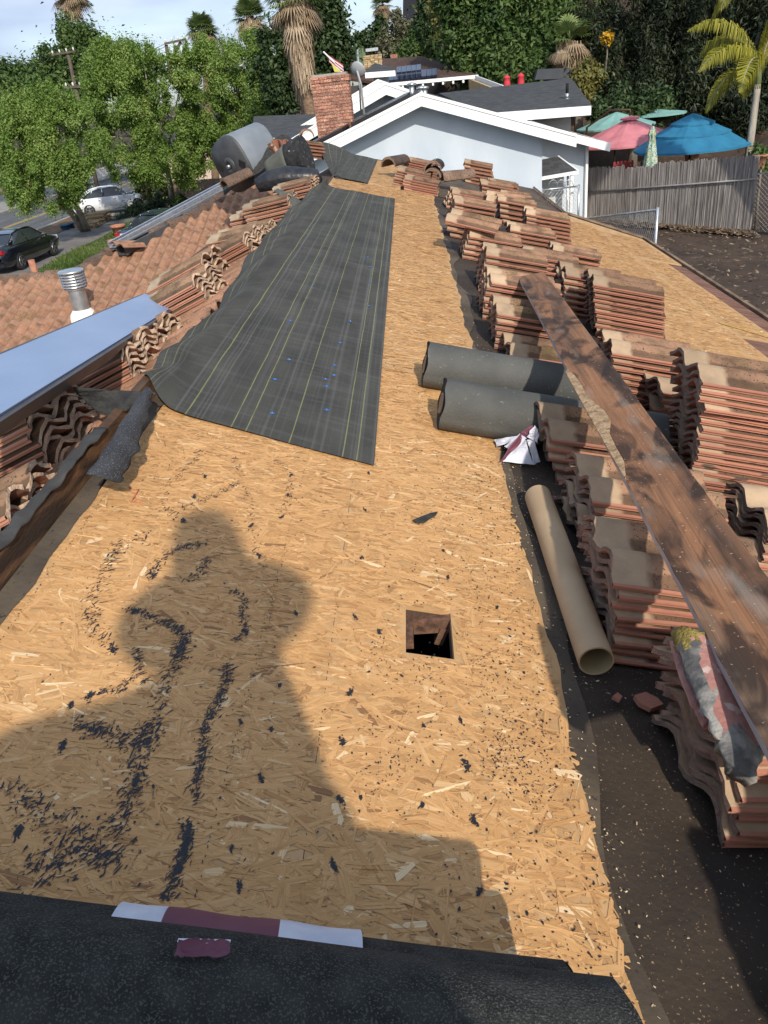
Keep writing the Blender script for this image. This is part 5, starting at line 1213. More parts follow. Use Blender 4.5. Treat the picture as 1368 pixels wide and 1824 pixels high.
mb = MB(); mb.box(((wl_.x+wr_.x)/2, 25.3, (GB+e1.z-.05)/2), (wr_.x-wl_.x, .2, e1.z-.05-GB)); mb.box((wr_.x-.1, 29, (GB+e1.z-.2)/2), (.2, 7.4, e1.z-.2-GB)); np_(mb, 'wall', m_wallw)
vb_ = P(1010, 177, 26.0); mb = MB(); mb.tube([vb_, vb_+Vector((0, 0, .16))], .055, 10, 1); mb.tube([vb_+Vector((0, 0, .16)), vb_+Vector((0, 0, .42))], .045, 10, 0); mb.lathe([(.09, .0), (.05, .03)], vb_, 10, 1); np_(mb, 'vent_pipe', [m_black, m_galv])
for px, py in ((733, 152), (750, 158), (756, 158)):
    p = P(px, py, 22.5); mb = MB(); mb.tube([p-Vector((0, 0, .35)), p], .07, 10); mb.lathe([(.07, -.02), (.12, 0), (.12, .04), (.0, .07)], p, 10); np_(mb, 'vent_pipe', m_galv)
pdk = [P(953, 142, 33), P(958, 123, 33), P(1017, 121, 33), P(1022, 140, 33)]
mb = MB(); mb.slab(pdk, .4, Vector((0, -1, 0))); mb.build('awning_roof', M('dark_slate', (.03, .035, .045), (.04, .045, .055), 4, .6), label='dark flat shade roof standing behind the grey wing', cat='shade roof')
# chimney with individually laid bricks
YC = 20.5; cb = P(568, 236, YC); ctp = P(562, 134, YC); cw = P(630, 130, YC).x-ctp.x
chy = bpy.data.objects.new('chimney', None); C.objects.link(chy); chy.parent = nh; chy.matrix_parent_inverse = Matrix.Translation((0, -20, -ZY)); chy.location = (cb.x, YC, cb.z)
bw_, bh_, bd_ = .192, .056, .09; x0 = cb.x-.03; cwid = cw*.97; zt_ = ctp.z-.04; zb_ = -1.9; cdep = .62
mb = MB(); mb.box((x0+cwid/2, YC+cdep/2, (zt_+zb_)/2-.02), (cwid-.02, cdep-.02, zt_-zb_)); core = mb.build('mortar_core', M('lime_mortar', (.33, .28, .24), (.45, .39, .33), 30, .95), chy); core.matrix_parent_inverse = Matrix.Translation(-Vector(chy.location))
m_brick = M('brick', (.23, .075, .045), (.42, .19, .12), 22, .92, 8, .6, 90, objvar=.35, speck=(.5, .4, .32), speck_scale=60, speck_at=.62)
bmesh_list = []
for k in range(4):
    mb = MB(); mb.box((0, 0, 0), (bw_, bd_, bh_)); me = mb.mesh('brick', m_brick)
    for v in me.vertices: v.co += Vector((random.uniform(-.004, .004), random.uniform(-.004, .004), random.uniform(-.003, .003)))
    bmesh_list.append(me)
ncr = int((zt_-zb_)/(bh_+.011)); nb = 0
for r_i in range(ncr):
    z = zt_-(r_i+.5)*(bh_+.011); top = r_i < 2; ex = .022 if top else 0
    if z < -1.35: break
    xx = x0-ex+(-.10 if r_i % 2 else 0)
    while xx < x0+cwid+ex-.03:
        xa, xb = max(xx, x0-ex), min(xx+bw_, x0+cwid+ex)
        if xb-xa > .03:
            o = bpy.data.objects.new('brick', random.choice(bmesh_list)); C.objects.link(o); o.parent = chy; o.matrix_parent_inverse = Matrix.Translation(-Vector(chy.location))
            o.location = ((xa+xb)/2, YC-ex+.035+random.uniform(-.004, .004), z); o.scale = ((xb-xa)/bw_, 1, 1); nb += 1
        xx += bw_+.011
    yy = YC+.055+(.1 if r_i % 2 else 0)
    while yy < YC+cdep:
        yb_ = min(yy+bw_, YC+cdep)
        if yb_-yy > .05:
            o = bpy.data.objects.new('brick', random.choice(bmesh_list)); C.objects.link(o); o.parent = chy; o.matrix_parent_inverse = Matrix.Translation(-Vector(chy.location))
            o.rotation_euler = (0, 0, math.pi/2); o.location = (x0+cwid+ex-.035, (yy+yb_)/2, z); o.scale = ((yb_-yy)/bw_, 1, 1); nb += 1
        yy += bw_+.011
print('bricks', nb)
mb = MB(); mb.box((x0+cwid/2, YC+cdep/2, zt_+.02), (cwid-.06, cdep-.06, .05)); cpp = mb.build('mortar_cap', M('grey_mortar_cap', (.25, .23, .2), (.35, .32, .28), 20, .9), chy); cpp.matrix_parent_inverse = Matrix.Translation(-Vector(chy.location))
# dish on a mast beside the chimney
dp = P(636, 126, 21.4); mb = MB(); q = Matrix.Rotation(R(-65), 3, 'X') @ Matrix.Rotation(R(25), 3, 'Y'); mb.lathe([(0, 0), (.09, .015), (.16, .045), (.19, .066), (.185, .07), (.15, .052), (.0, .01)], dp, 20, 0, q)
mb.tube([dp, dp+Vector((.06, .1, -.3)), dp+Vector((.06, .1, -1.4))], .025, 8, 0); mb.build('satellite_dish', M('dish_grey', (.3, .31, .32), (.36, .37, .38), 4, .5), label='grey satellite dish on a mast behind the brick chimney', cat='satellite dish')
mp_ = P(638, 150, 22.5); mt_ = P(637, 88, 22.5); mb = MB(); mb.tube([mp_-Vector((0, 0, .6)), mt_], .022, 8, 0); mb.box(mt_+Vector((0, 0, -.1)), (.02, .3, .02)); mb.build('mast', m_galv, label='thin metal mast rising behind the satellite dish', cat='mast')

# ------------------------------------------------------------------ brown roofed house behind
bh = empty('house', 'tan house behind with brown shingle roof and solar panels', 'house', loc=(3, 42, ZY))
def bp_(mb, name, mats, **kw): o = mb.build(name, mats, bh, **kw); o.matrix_parent_inverse = Matrix.Translation((-3, -42, -ZY)); return o
e0, e1 = P(690, 148, 38), P(852, 133, 38); r0_, r1_ = P(690, 104, 45), P(752, 100, 45)
mb = MB(); mb.slab([e0, e1, r1_, r0_], .1); mb.slab([e1, e1+Vector((-1.0, 14, 0)), r1_], .1); mb.slab([r0_, r1_, e1+Vector((-1, 14, 0)), e0+Vector((0, 14, 0))], .1); bp_(mb, 'roof', m_shb)
mb = MB(); mb.slab([P(560, 132, 40), e0+Vector((0, 0, 0)), r0_, P(600, 108, 46)], .1); bp_(mb, 'roof', m_shb)
mb = MB(); mb.slab([e0+Vector((0, -.02, 0)), e1+Vector((0, -.02, 0)), e1+Vector((0, -.02, -.13)), e0+Vector((0, -.02, -.13))], .04, Vector((0, -1, 0))); bp_(mb, 'fascia', m_fw)
for i in range(9):
    p = e0.lerp(e1, (i+.5)/9); mb = MB(); mb.box(p+Vector((0, .25, -.2)), (.08, .6, .1)); bp_(mb, 'rafter_tail', m_fw)
mb = MB(); mb.box(((e0.x+e1.x)/2-.3, 39.2, -2.3), (e1.x-e0.x-.9, .2, 3.0)); bp_(mb, 'wall', m_tan)
f0, f1 = P(848, 134, 37.6), P(897, 152, 33.5); mb = MB(); mb.slab([f0, f1, f1+Vector((0, 0, -.2)), f0+Vector((0, 0, -.2))], .05); bp_(mb, 'fascia', m_fw)
mb = MB(); mb.slab([f0+Vector((-.2, .4, -.1)), f1+Vector((-.2, .4, -.1)), f1+Vector((-.2, .4, -2)), f0+Vector((-.2, .4, -2))], .1); bp_(mb, 'wall', m_tan)
m_sol = M('solar_cell', (.012, .018, .04), (.02, .028, .055), 5, .25, spec=.7)
for (pa_, pb_, pc_, pd_, n_) in (((692, 143), (779, 133), (779, 121), (692, 131), 9), ((706, 129), (750, 124), (750, 114), (706, 119), 5)):
    A_, B_, C_, D_ = P(*pa_, 38.1), P(*pb_, 38.1), P(*pc_, 39.3), P(*pd_, 39.3)
    for i in range(n_):
        t0_, t1_ = (i+.04)/n_, (i+.96)/n_; mb = MB(); mb.slab([A_.lerp(B_, t0_), A_.lerp(B_, t1_), D_.lerp(C_, t1_), D_.lerp(C_, t0_)], .08); bp_(mb, 'solar_panel', m_sol)
# small flat porch roof in front of it
pf = [P(650, 131, 34), P(704, 127, 34), P(704, 121, 35.2), P(668, 112, 37), P(652, 124, 36)]
mb = MB(); mb.slab(pf, .06); bp_(mb, 'roof', m_sh); mb = MB(); mb.slab([pf[0]+Vector((0, -.02, .03)), pf[1]+Vector((0, -.02, .03)), pf[1]+Vector((0, -.02, -.16)), pf[0]+Vector((0, -.02, -.16))], .05, Vector((0, -1, 0))); bp_(mb, 'fascia', m_fw)
w0_, w1_ = P(665, 132, 34.5), P(692, 130, 34.5); mb = MB(); mb.box(((w0_.x+w1_.x)/2, 34.6, w0_.z-.5), (w1_.x-w0_.x, .2, 1.1)); bp_(mb, 'wall', m_wall)
# stone chimney
s0, s1 = P(649, 121, 40), P(680, 96, 40); mb = MB(); nx_, nz_ = 5, 6
m_stone = M('chimney_stone', (.30, .20, .10), (.5, .38, .22), 4, .9, 6, .5, 30, objvar=.3)
for i in range(nx_):
    for j in range(nz_+3):
        wv_ = (s1.x-s0.x)/nx_; hv_ = (s1.z-s0.z)/nz_
        m2 = MB(); m2.box((s0.x+(i+.5)*wv_+random.uniform(-.02, .02), 40+random.uniform(-.03, .03), s1.z-(j+.5)*hv_), (wv_*.93, .7, hv_*.9)); o = bp_(m2, 'stone', m_stone)
m2 = MB(); m2.box(((s0.x+s1.x)/2, 40, s1.z-1), (s1.x-s0.x-.06, .62, 2)); bp_(m2, 'chimney_core', M('mortar_dark', (.2, .16, .11))); m2 = MB(); m2.box(((s0.x+s1.x)/2, 40, s1.z+.2), (.55, .5, .12)); bp_(m2, 'chimney_cap', m_galv)
s0, s1 = P(696, 106, 46), P(708, 96, 46); mb = MB(); mb.box(((s0.x+s1.x)/2, 46, s0.z), (s1.x-s0.x, .5, (s1.z-s0.z)*2)); bp_(mb, 'chimney', m_brick)
# columnar cactus clump
cac = empty('cactus', 'tall columnar cactus clump beside the stone chimney', 'cactus', loc=P(645, 118, 43))
for i in range(6):
    p = P(638+i*2.6, 118, 43); hh_ = random.uniform(.5, .95); mb = MB(); mb.tube([p-Vector((0, 0, .8)), p+Vector((0, 0, hh_))], [.07, .06], 8); o = mb.build('cactus_column', M('cactus_green', (.07, .11, .05), (.12, .16, .08), 8, .8), cac); o.matrix_parent_inverse = Matrix.Translation(-cac.location)
# flag on a slanted pole
fa_, fb_ = P(608, 124, 32), P(576, 92, 32); fl = empty('flag', 'red and white striped flag hanging from a slanted white pole', 'flag', loc=fa_)
mb = MB(); mb.tube([fa_, fb_], .025, 8); o = mb.build('pole', m_white, fl); o.matrix_parent_inverse = Matrix.Translation(-fa_)
m_r, m_w2, m_b = M('flag_red', (.35, .04, .06)), M('flag_white', (.6, .58, .58)), M('flag_blue', (.03, .05, .2)); 
for k in range(7):
    mb = MB(); 
    def fn(u, v, k=k):
        base_ = P(585+u*26, 98+u*17, 32); return base_+Vector((0, .05*math.sin(u*9), -(k+v)*.033*(1+.6*u)))
    mb.grid(fn, 8, 1); o = mb.build('flag_stripe', (m_r, m_w2)[k % 2], fl); o.matrix_parent_inverse = Matrix.Translation(-fa_)
mb = MB(); q = [P(590, 112, 31.9), P(604, 126, 31.9), P(607, 128, 31.9), P(596, 128, 31.9)]; mb.slab(q, .03, Vector((0, -1, 0))); mb.build('banner', M('banner_yellow', (.5, .45, .06), (.55, .5, .1)), label='small yellow banner below the striped flag', cat='banner')

# ------------------------------------------------------------------ fences
m_reed = M('weathered_reed', (.15, .13, .118), (.33, .30, .275), 3, .9, 8, .4, 60, stretch=(8, 8, .7), objvar=.22)
fn_ = empty('stake_fence', 'weathered grey wooden stake fence with one rail around the patio', 'fence', loc=(6, 21, ZY))
fA, fB = Vector((.2015*23, 23, 0)), Vector((.408*19.0, 19.0, 0)); nst = 150
zA0, zA1 = P(1033, 388, 23).z, P(1033, 302, 23).z; zB0, zB1 = P(1345, 414, 19).z, P(1356, 276, 19).z
for i in range(nst):
    t = (i+.5)/nst; p = fA.lerp(fB, t); k_ = 1-(1-t)**1.0
    zt = zA1+(zB1-zA1)*t + random.gauss(0, .018) + (-.06 if .28 < t < .47 else .0)
    zb = zA0+(zB0-zA0)*t-.1; wd = (fB-fA).length/nst
    mb = MB(); c = Vector((p.x, p.y+random.uniform(-.012, .012), (zt+zb)/2)); mb.box(c, (wd*random.uniform(.82, .97), .018, zt-zb), Matrix.Rotation(-.67, 3, 'Z') @ Matrix.Rotation(random.gauss(0, .006), 3, 'Y'))
    o = mb.build('stake', m_reed, fn_); o.matrix_parent_inverse = Matrix.Translation(-fn_.location)
d = (fB-fA).normalized(); nrm_ = Vector((d.y, -d.x, 0)); nrm_ = nrm_ if nrm_.y < 0 else -nrm_
ra0, rb0 = fA+Vector((0, 0, P(1033, 343, 23).z)), fB+Vector((0, 0, P(1352, 318, 19).z))
mb = MB(); mb.tube([ra0+nrm_*.04, rb0+nrm_*.04], .018, 8); o = mb.build('rail', M('dull_rail', (.22, .21, .2), (.32, .31, .3), 6, .7), fn_); o.matrix_parent_inverse = Matrix.Translation(-fn_.location)
# chain link: woven wire as real diagonal wires joined in one part
def chain(name, a, b, z0a, z1a, z0b, z1b, label, pitch=.075, group=None, posts=1):
    root = empty(name, label, 'fence', group, loc=(a.x, a.y, z0a)); L_ = (b-a).length; mb = MB(); Hh = max(z1a-z0a, z1b-z0b)
    def pt(s_, h): t = s_/L_; return Vector((a.x+(b.x-a.x)*t, a.y+(b.y-a.y)*t, (z0a+(z0b-z0a)*t)+h*((z1a-z0a)*(1-t)+(z1b-z0b)*t)/Hh))
    k = -Hh
    while k < L_:
        for sgn in (1, -1):
            s0_, s1_ = (k, k+Hh) if sgn > 0 else (k+Hh, k); h0, h1 = 0, Hh
            if s0_ < 0: h0 = (0-s0_)/(s1_-s0_)*Hh; s0_ = 0
            if s0_ > L_: h0 = (L_-s0_)/(s1_-s0_)*Hh if s1_ != s0_ else 0; s0_ = L_
            if s1_ > L_: h1 = Hh*(1-(s1_-L_)/Hh); s1_ = L_
            if s1_ < 0: h1 = Hh*(1-(0-s1_)/Hh); s1_ = 0
            if h1 > h0: mb.tube([pt(s0_, h0), pt(s1_, h1)], .0035, 3, cap=False)
        k += pitch*1.41
    o = mb.build('wire_mesh', m_galv, root, kind='stuff'); o.matrix_parent_inverse = Matrix.Translation(-root.location)
    for p0, p1 in [(pt(0, -.02), pt(0, Hh+.04)), (pt(L_, -.02), pt(L_, Hh+.04))]:
        mb = MB(); mb.tube([p0, p1], .028, 10); o = mb.build('post', m_galv, root); o.matrix_parent_inverse = Matrix.Translation(-root.location)
    mb = MB(); mb.tube([pt(0, Hh), pt(L_, Hh)], .02, 8); o = mb.build('top_rail', m_galv, root); o.matrix_parent_inverse = Matrix.Translation(-root.location)
    return root
cA, cB = P(965, 385, 20.0), P(1030, 388, 20.4); cr = chain('chain_link_gate', Vector((cA.x, 20, 0)), Vector((cB.x, 20.4, 0)), ZY, P(970, 338, 20).z, ZY, P(1028, 332, 20.4).z, 'chain link gate with scrolled wire top below the grey gable house')
mb = MB()
for k in range(3):
    c = P(985+k*14, 333, 20.2); pts = [c+Vector((math.cos(a_)*.11, 0, abs(math.sin(a_))*.16)) for a_ in np.linspace(0, math.pi, 9)]; mb.tube(pts, .008, 6)
o = mb.build('scroll', m_galv, cr); o.matrix_parent_inverse = Matrix.Translation(-cr.location)
b0_ = P(1137, 375, 16.5); a0_ = P(1030, 393, 20.5)
chain('chain_link_fence', Vector((a0_.x, 20.5, 0)), Vector((b0_.x, 15.2, 0)), ZY, P(1036, 390, 20.5).z, ZY-.1, P(1137, 377, 15.2).z, 'low chain link fence with pipe rail running in front of the stakes')
c0_, c1_ = Vector((.405*19.3, 19.3, 0)), Vector((.5*18, 18, 0)); chain('chain_link_fence', c0_, c1_, ZY, -2.6, ZY, -2.45, 'chain link piece right of the stake fence by the palm')
# dry litter at the foot of the fence, twigs over the dirt
m_twig = leaf_mat('dry_litter', (.08, .05, .03), (.2, .14, .09), (.36, .28, .2), .1)
n = 5200; t = rng.random(n); px_ = fA.x+(fB.x-fA.x)*t; py_ = fA.y+(fB.y-fA.y)*t-np.abs(rng.normal(0, .28, n)); half = rng.random(n) < .25
px_ = np.where(half, rng.uniform(4.0, 13, n), px_); py_ = np.where(half, rng.uniform(11, 20, n), py_)
a = rng.uniform(0, 6.28, n); ln_ = rng.uniform(.02, .08, n); wd_ = ln_*rng.uniform(.1, .5, n); z_ = np.array([terr(x_, y_) for x_, y_ in zip(px_, py_)])+.02+rng.uniform(0, .06, n)*(~half)+.05*half
c_, s_ = np.cos(a), np.sin(a)
v = np.stack([np.stack([px_-c_*ln_, py_-s_*ln_, z_], 1), np.stack([px_+s_*wd_, py_-c_*wd_, z_+.01], 1), np.stack([px_+c_*ln_, py_+s_*ln_, z_+rng.uniform(0, .04, n)], 1), np.stack([px_-s_*wd_, py_+c_*wd_, z_], 1)], 1).reshape(-1, 3)
link('leaf_litter', fast_mesh('leaf_litter', v, 4, rng.random(n), None, m_twig), kind='stuff', label='dry leaves and twigs lying along the stake fence', cat='litter')

# ------------------------------------------------------------------ patio: parasols, chairs, table, pots
def canopy(root, c, rad, drop, n_, mat, rings=4, name='canopy', sag=.06, r0_=0.0, z0=0, fl=0):
    mb = MB(); vs = []
    for i in range(rings+1):
        t = i/rings; rr = r0_+(rad-r0_)*t
        for j in range(n_*4):
            a = 2*math.pi*j/(n_*4)+fl; k = abs(((j/4) % 1)-.5)*2     # 1 at ribs
            q = rr*(1-(.045*(1-k))); vs.append(c+Vector((math.cos(a)*q, math.sin(a)*q, z0-drop*t-sag*(1-k)*math.sin(math.pi*t)*.6)))
    m_ = n_*4
    mb.add(vs, [(i*m_+j, i*m_+(j+1) % m_, (i+1)*m_+(j+1) % m_, (i+1)*m_+j) for i in range(rings) for j in range(m_)], 0, False)
    vs = [(v+Vector((0, 0, -.05)) if i >= m_ else v) for i, v in enumerate(vs[-m_:]*2)]
    mb.add(vs, [(j, (j+1) % m_, m_+(j+1) % m_, m_+j) for j in range(m_)], 0)
    o = mb.build(name, mat, root); o.matrix_parent_inverse = Matrix.Translation(-root.location); return o
def part(root, mb, name, mat): o = mb.build(name, mat, root); o.matrix_parent_inverse = Matrix.Translation(-root.location); return o
m_um_b = M('canvas_blue', (.012, .13, .24), (.018, .17, .30), 3, .8, 5, .1, 30); m_um_p = M('canvas_pink', (.48, .15, .17), (.56, .20, .22), 3, .8, 5, .1, 30); m_um_t = M('canvas_teal', (.16, .32, .28), (.2, .38, .34), 3, .8)
gp = 'open patio parasols'
tp = P(1235, 201, 22.5); rt = empty('parasol', 'blue three tiered parasol open behind the stake fence', 'parasol', gp, loc=(tp.x, 22.5, ZY)); tp = Vector((tp.x, 22.5, tp.z))
ru = 1.38
canopy(rt, tp, ru*.40, .22, 8, m_um_b, 2, z0=0, fl=.3); canopy(rt, tp, ru*.70, .24, 8, m_um_b, 3, r0_=ru*.32, z0=-.22, fl=.3); canopy(rt, tp, ru*1.06, .36, 8, m_um_b, 4, r0_=ru*.6, z0=-.43, fl=.3)
mb = MB(); mb.tube([Vector((tp.x, tp.y, ZY)), tp+Vector((0, 0, .12))], .025, 8); mb.lathe([(0, .16), (.03, .13), (.02, .1)], tp, 8); part(rt, mb, 'pole', m_black)
for j in range(8):
    a = 2*math.pi*j/8+.3; e = tp+Vector((math.cos(a)*ru*1.0, math.sin(a)*ru*1.0, -.78)); mb = MB(); mb.tube([tp+Vector((0, 0, -.2)), e], .008, 5); part(rt, mb, 'rib', m_black)
tp = P(1122, 209, 26); tp = Vector((tp.x, 26, tp.z)); rt = empty('parasol', 'faded pink parasol with a cantilever arm behind the closed one', 'parasol', gp, loc=(tp.x, 26, ZY)); canopy(rt, tp, 1.62, .66, 8, m_um_p, 4, fl=.35); canopy(rt, tp, .28, .06, 8, m_um_p, 1, name='vent_cap', z0=.05)
mb = MB(); mb.tube([Vector((tp.x-1.2, tp.y+.9, ZY)), Vector((tp.x-1.1, tp.y+.8, tp.z-.2)), Vector((tp.x-.5, tp.y+.4, tp.z+.22)), tp+Vector((0, 0, .2)), tp], .035, 8); part(rt, mb, 'pole', M('bronze', (.08, .05, .03), rough=.5, metal=.6))
tp = P(1098, 199, 30); tp = Vector((tp.x, 30, tp.z)); rt = empty('parasol', 'faded teal parasol farthest back, behind the pink one', 'parasol', gp, loc=(tp.x, 30, ZY)); canopy(rt, tp, 1.35, .44, 8, m_um_t, 3); canopy(rt, tp+Vector((1.7, 1.0, -.1)), 1.0, .16, 8, m_um_t, 3)
mb = MB(); mb.tube([Vector((tp.x, tp.y, ZY)), tp], .03, 8); part(rt, mb, 'pole', m_black)
def floral():
    m = M('floral_canvas', (.10, .24, .22), (.42, .48, .36), 7, .85, 3, lo=.47, hi=.5); n = m.node_tree.nodes; l = m.node_tree.links
    tc = n.new('ShaderNodeTexCoord'); nz = n.new('ShaderNodeTexNoise'); nz.inputs['Scale'].default_value = 11; nz.inputs['Distortion'].default_value = 1.5; l.new(tc.outputs['Object'], nz.inputs[0])
    r = n.new('ShaderNodeValToRGB'); r.color_ramp.interpolation = 'CONSTANT'; e = r.color_ramp.elements; e[0].color = (.08, .22, .22, 1); e[1].position = .62; e[1].color = (.5, .42, .12, 1); k = e.new(.44); k.color = (.5, .52, .42, 1); k = e.new(.54); k.color = (.16, .3, .2, 1)
    l.new(nz.outputs[0], r.inputs[0]); l.new(r.outputs[0], n['Principled BSDF'].inputs[0]); return m
tp = P(1163, 224, 21.6); tp = Vector((tp.x, 21.6, tp.z)); rt = empty('closed_parasol', 'folded parasol in green and yellow floral cloth behind the stakes', 'parasol', loc=(tp.x, 21.6, ZY))
mb = MB(); vs = []; n_ = 28
for r_, z in ((.02, 0), (.05, -.05), (.085, -.16), (.10, -.2), (.07, -.24), (.10, -.45), (.14, -.75), (.17, -1.05), (.19, -1.2)):
    for j in range(n_): a = 2*math.pi*j/n_; q = r_*(1+.22*math.cos(a*7+z*2)); vs.append(tp+Vector((math.cos(a)*q, math.sin(a)*q, z)))
mb.add(vs, [(i*n_+j, i*n_+(j+1) % n_, (i+1)*n_+(j+1) % n_, (i+1)*n_+j) for i in range(8) for j in range(n_)], 0, True); part(rt, mb, 'canopy', floral())
mb = MB(); mb.tube([Vector((tp.x, tp.y, ZY)), tp+Vector((0, 0, .05))], .02, 8); part(rt, mb, 'pole', m_black)
m_redu = M('canvas_red', (.5, .03, .05), (.58, .05, .07), 4, .8)
for px, hb_, lb in ((903, 18, 'small closed red parasol, left of the pair over the roof'), (928, 22, 'closed pinkish red parasol, right of the pair over the roof')):
    b_ = P(px, 151, 36); t_ = P(px, 151-hb_, 36); rt = empty('closed_parasol', lb, 'parasol', loc=b_); h_ = (t_-b_).z
    mb = MB(); mb.lathe([(.0, h_), (.09, h_*.86), (.15, h_*.7), (.12, h_*.62), (.13, h_*.3), (.15, -.05)], b_, 12); part(rt, mb, 'canopy', m_redu); mb = MB(); mb.tube([b_-Vector((0, 0, 2)), b_], .03, 6); part(rt, mb, 'pole', m_black)
# red patio chair with woven back, dark chairs and table
def pchair(px, py, Y, rz_, mat, label, sc=1.0):
    p = P(px, py, Y); p = Vector((p.x, Y, ZY+.02)); rt = empty('patio_chair', label, 'chair', 'patio chairs behind the stake fence', loc=p); q = Matrix.Rotation(R(rz_), 3, 'Z')
    def bx(c, d, nm, m_, ex=None): mb = MB(); mb.box(p+q @ Vector(c)*sc, [k*sc for k in d], q @ ex if ex else q); part(rt, mb, nm, m_)
    bx((0, 0, .42), (.5, .48, .05), 'seat', mat)
    mb = MB()
    for k in range(6): mb.box(p+q @ Vector((-.22+k*.088, .26, .78))*sc, [.05*sc, .02*sc, .66*sc], q)
    for k in range(7): mb.box(p+q @ Vector((0, .25, .5+k*.09))*sc, [.5*sc, .02*sc, .04*sc], q)
    part(rt, mb, 'backrest', mat)
    for x in (-.24, .24):
        for y_ in (-.22, .24): bx((x, y_, .2), (.035, .035, .42), 'leg', m_black)
        bx((x*1.08, 0, .64), (.05, .48, .03), 'armrest', mat)
m_redc = M('red_weave', (.22, .015, .02), (.3, .03, .03), 8, .6); m_darkc = M('dark_metal', (.02, .018, .018), (.035, .03, .03), 8, .5)
pchair(1106, 285, 24.5, 180, m_redc, 'red woven patio chair facing the umbrellas', 1.15); pchair(1070, 280, 25.2, 150, m_darkc, 'dark metal patio chair nearest the house wall'); pchair(1145, 285, 25.6, 200, m_darkc, 'dark patio chair between red chair and folded parasol')
p = P(1085, 280, 26); p = Vector((p.x, 26, ZY)); rt = empty('patio_table', 'dark round patio table behind the red chair', 'table', loc=p); mb = MB(); mb.lathe([(0, .74), (.6, .74), (.62, .72), (.6, .70), (0, .70)], p, 24); part(rt, mb, 'table_top', m_darkc)
for k in range(4): a = k*1.57; mb = MB(); mb.tube([p+Vector((math.cos(a)*.3, math.sin(a)*.3, .7)), p+Vector((math.cos(a)*.45, math.sin(a)*.45, 0))], .02, 6); part(rt, mb, 'leg', m_darkc)
m_terra = M('terracotta', (.32, .13, .075), (.42, .19, .12), 12, .85)
def pot(p, r_, label, group='terracotta flower pots', plant=None):
    rt = empty('flower_pot', label, 'flower pot', group, loc=p); mb = MB(); mb.lathe([(r_*.62, 0), (r_*.92, r_*1.5), (r_*1.08, r_*1.5), (r_*1.08, r_*1.8), (r_*.95, r_*1.8), (r_*.9, r_*1.6), (0, r_*1.6)], p, 20); part(rt, mb, 'pot', m_terra); return rt
pot(P(1236, 274, 23.4)+Vector((0, 0, -.1)), .2, 'terracotta pot with pink flowers under the blue parasol'); pot(P(1228, 281, 23.2)+Vector((0, 0, -.08)), .16, 'wide low terracotta pot under the blue parasol')
pot(P(1352, 300, 19.6), .17, 'terracotta pot right of the fence end by the palm'); pot(G(215, 424), .34, 'terracotta pot on the lawn edge by the gutters')
pot(G(213, 436)+Vector((0, -.8, 0)), .2, 'smaller terracotta pot in front of the wide one')
pot(P(1258, 262, 25), .15, 'terracotta pot on the slope behind the blue parasol')
mb = MB(); p = P(1175, 285, 24.2)
for k in range(6): mb.box(Vector((p.x-.5+k*.02, 24.2, ZY+.1+k*.13)), (1.3, .3, .11))
mb.build('planter_box', M('old_timber', (.12, .1, .08), (.2, .17, .13), 6, .9), label='old timber planter box behind the folded parasol', cat='planter')

# ------------------------------------------------------------------ trees
def leaves(name, cl, n, size, mat, parent=None, droop=0, aspect=.5, shag=.35, curl=.25):
    """cl: array of clump centres+radii (m,6). Real leaf quads scattered through the clumps"""
    cl = np.array(cl); wgt = cl[:, 3]*cl[:, 4]*cl[:, 5]; wgt = wgt**.7; idx = rng.choice(len(cl), n, p=wgt/wgt.sum())
    d = rng.normal(0, 1, (n, 3)); d /= np.linalg.norm(d, axis=1)[:, None]; r_ = rng.uniform(.35, 1.05, n)**.6
    r_ = np.where(rng.random(n) < .35, np.abs(rng.normal(0, .9, n)), r_); c = cl[idx, :3]+d*r_[:, None]*cl[idx, 3:6]*(1+shag*np.clip(rng.normal(0, 1, (n, 1)), -1, 1.4))
    if droop: c[:, 2] -= np.abs(rng.normal(0, droop, n))
    s_ = size*rng.uniform(.6, 1.35, n)
    nrm = d*.7+rng.normal(0, .5, (n, 3))+np.array([0, 0, .55]); nrm /= np.linalg.norm(nrm, axis=1)[:, None]
    t = rng.normal(0, 1, (n, 3)); t[:, 2] -= .4+droop*2; t -= (t*nrm).sum(1)[:, None]*nrm; t /= np.linalg.norm(t, axis=1)[:, None]; b = np.cross(nrm, t)
    V = np.stack([c-t*s_[:, None], c+b*(s_*aspect)[:, None]+nrm*(s_*curl)[:, None]*.4, c+t*s_[:, None]-nrm*(s_*curl)[:, None], c-b*(s_*aspect)[:, None]], 1).reshape(-1, 3)
    ctone = rng.normal(0, .13, len(cl)); tone = np.clip(.5+ctone[idx]+rng.normal(0, .11, n), 0, 1)
    return link(name, fast_mesh(name, V, 4, tone, None, mat), parent, **({'kind': None} if True else {}))
m_bark = M('bark', (.10, .08, .06), (.24, .2, .16), 6, .95, 8, .8, 30, stretch=(1, 1, .3)); m_barkp = M('pale_bark', (.22, .19, .15), (.42, .38, .32), 5, .95, 8, .5, 30, stretch=(1, 1, .3))
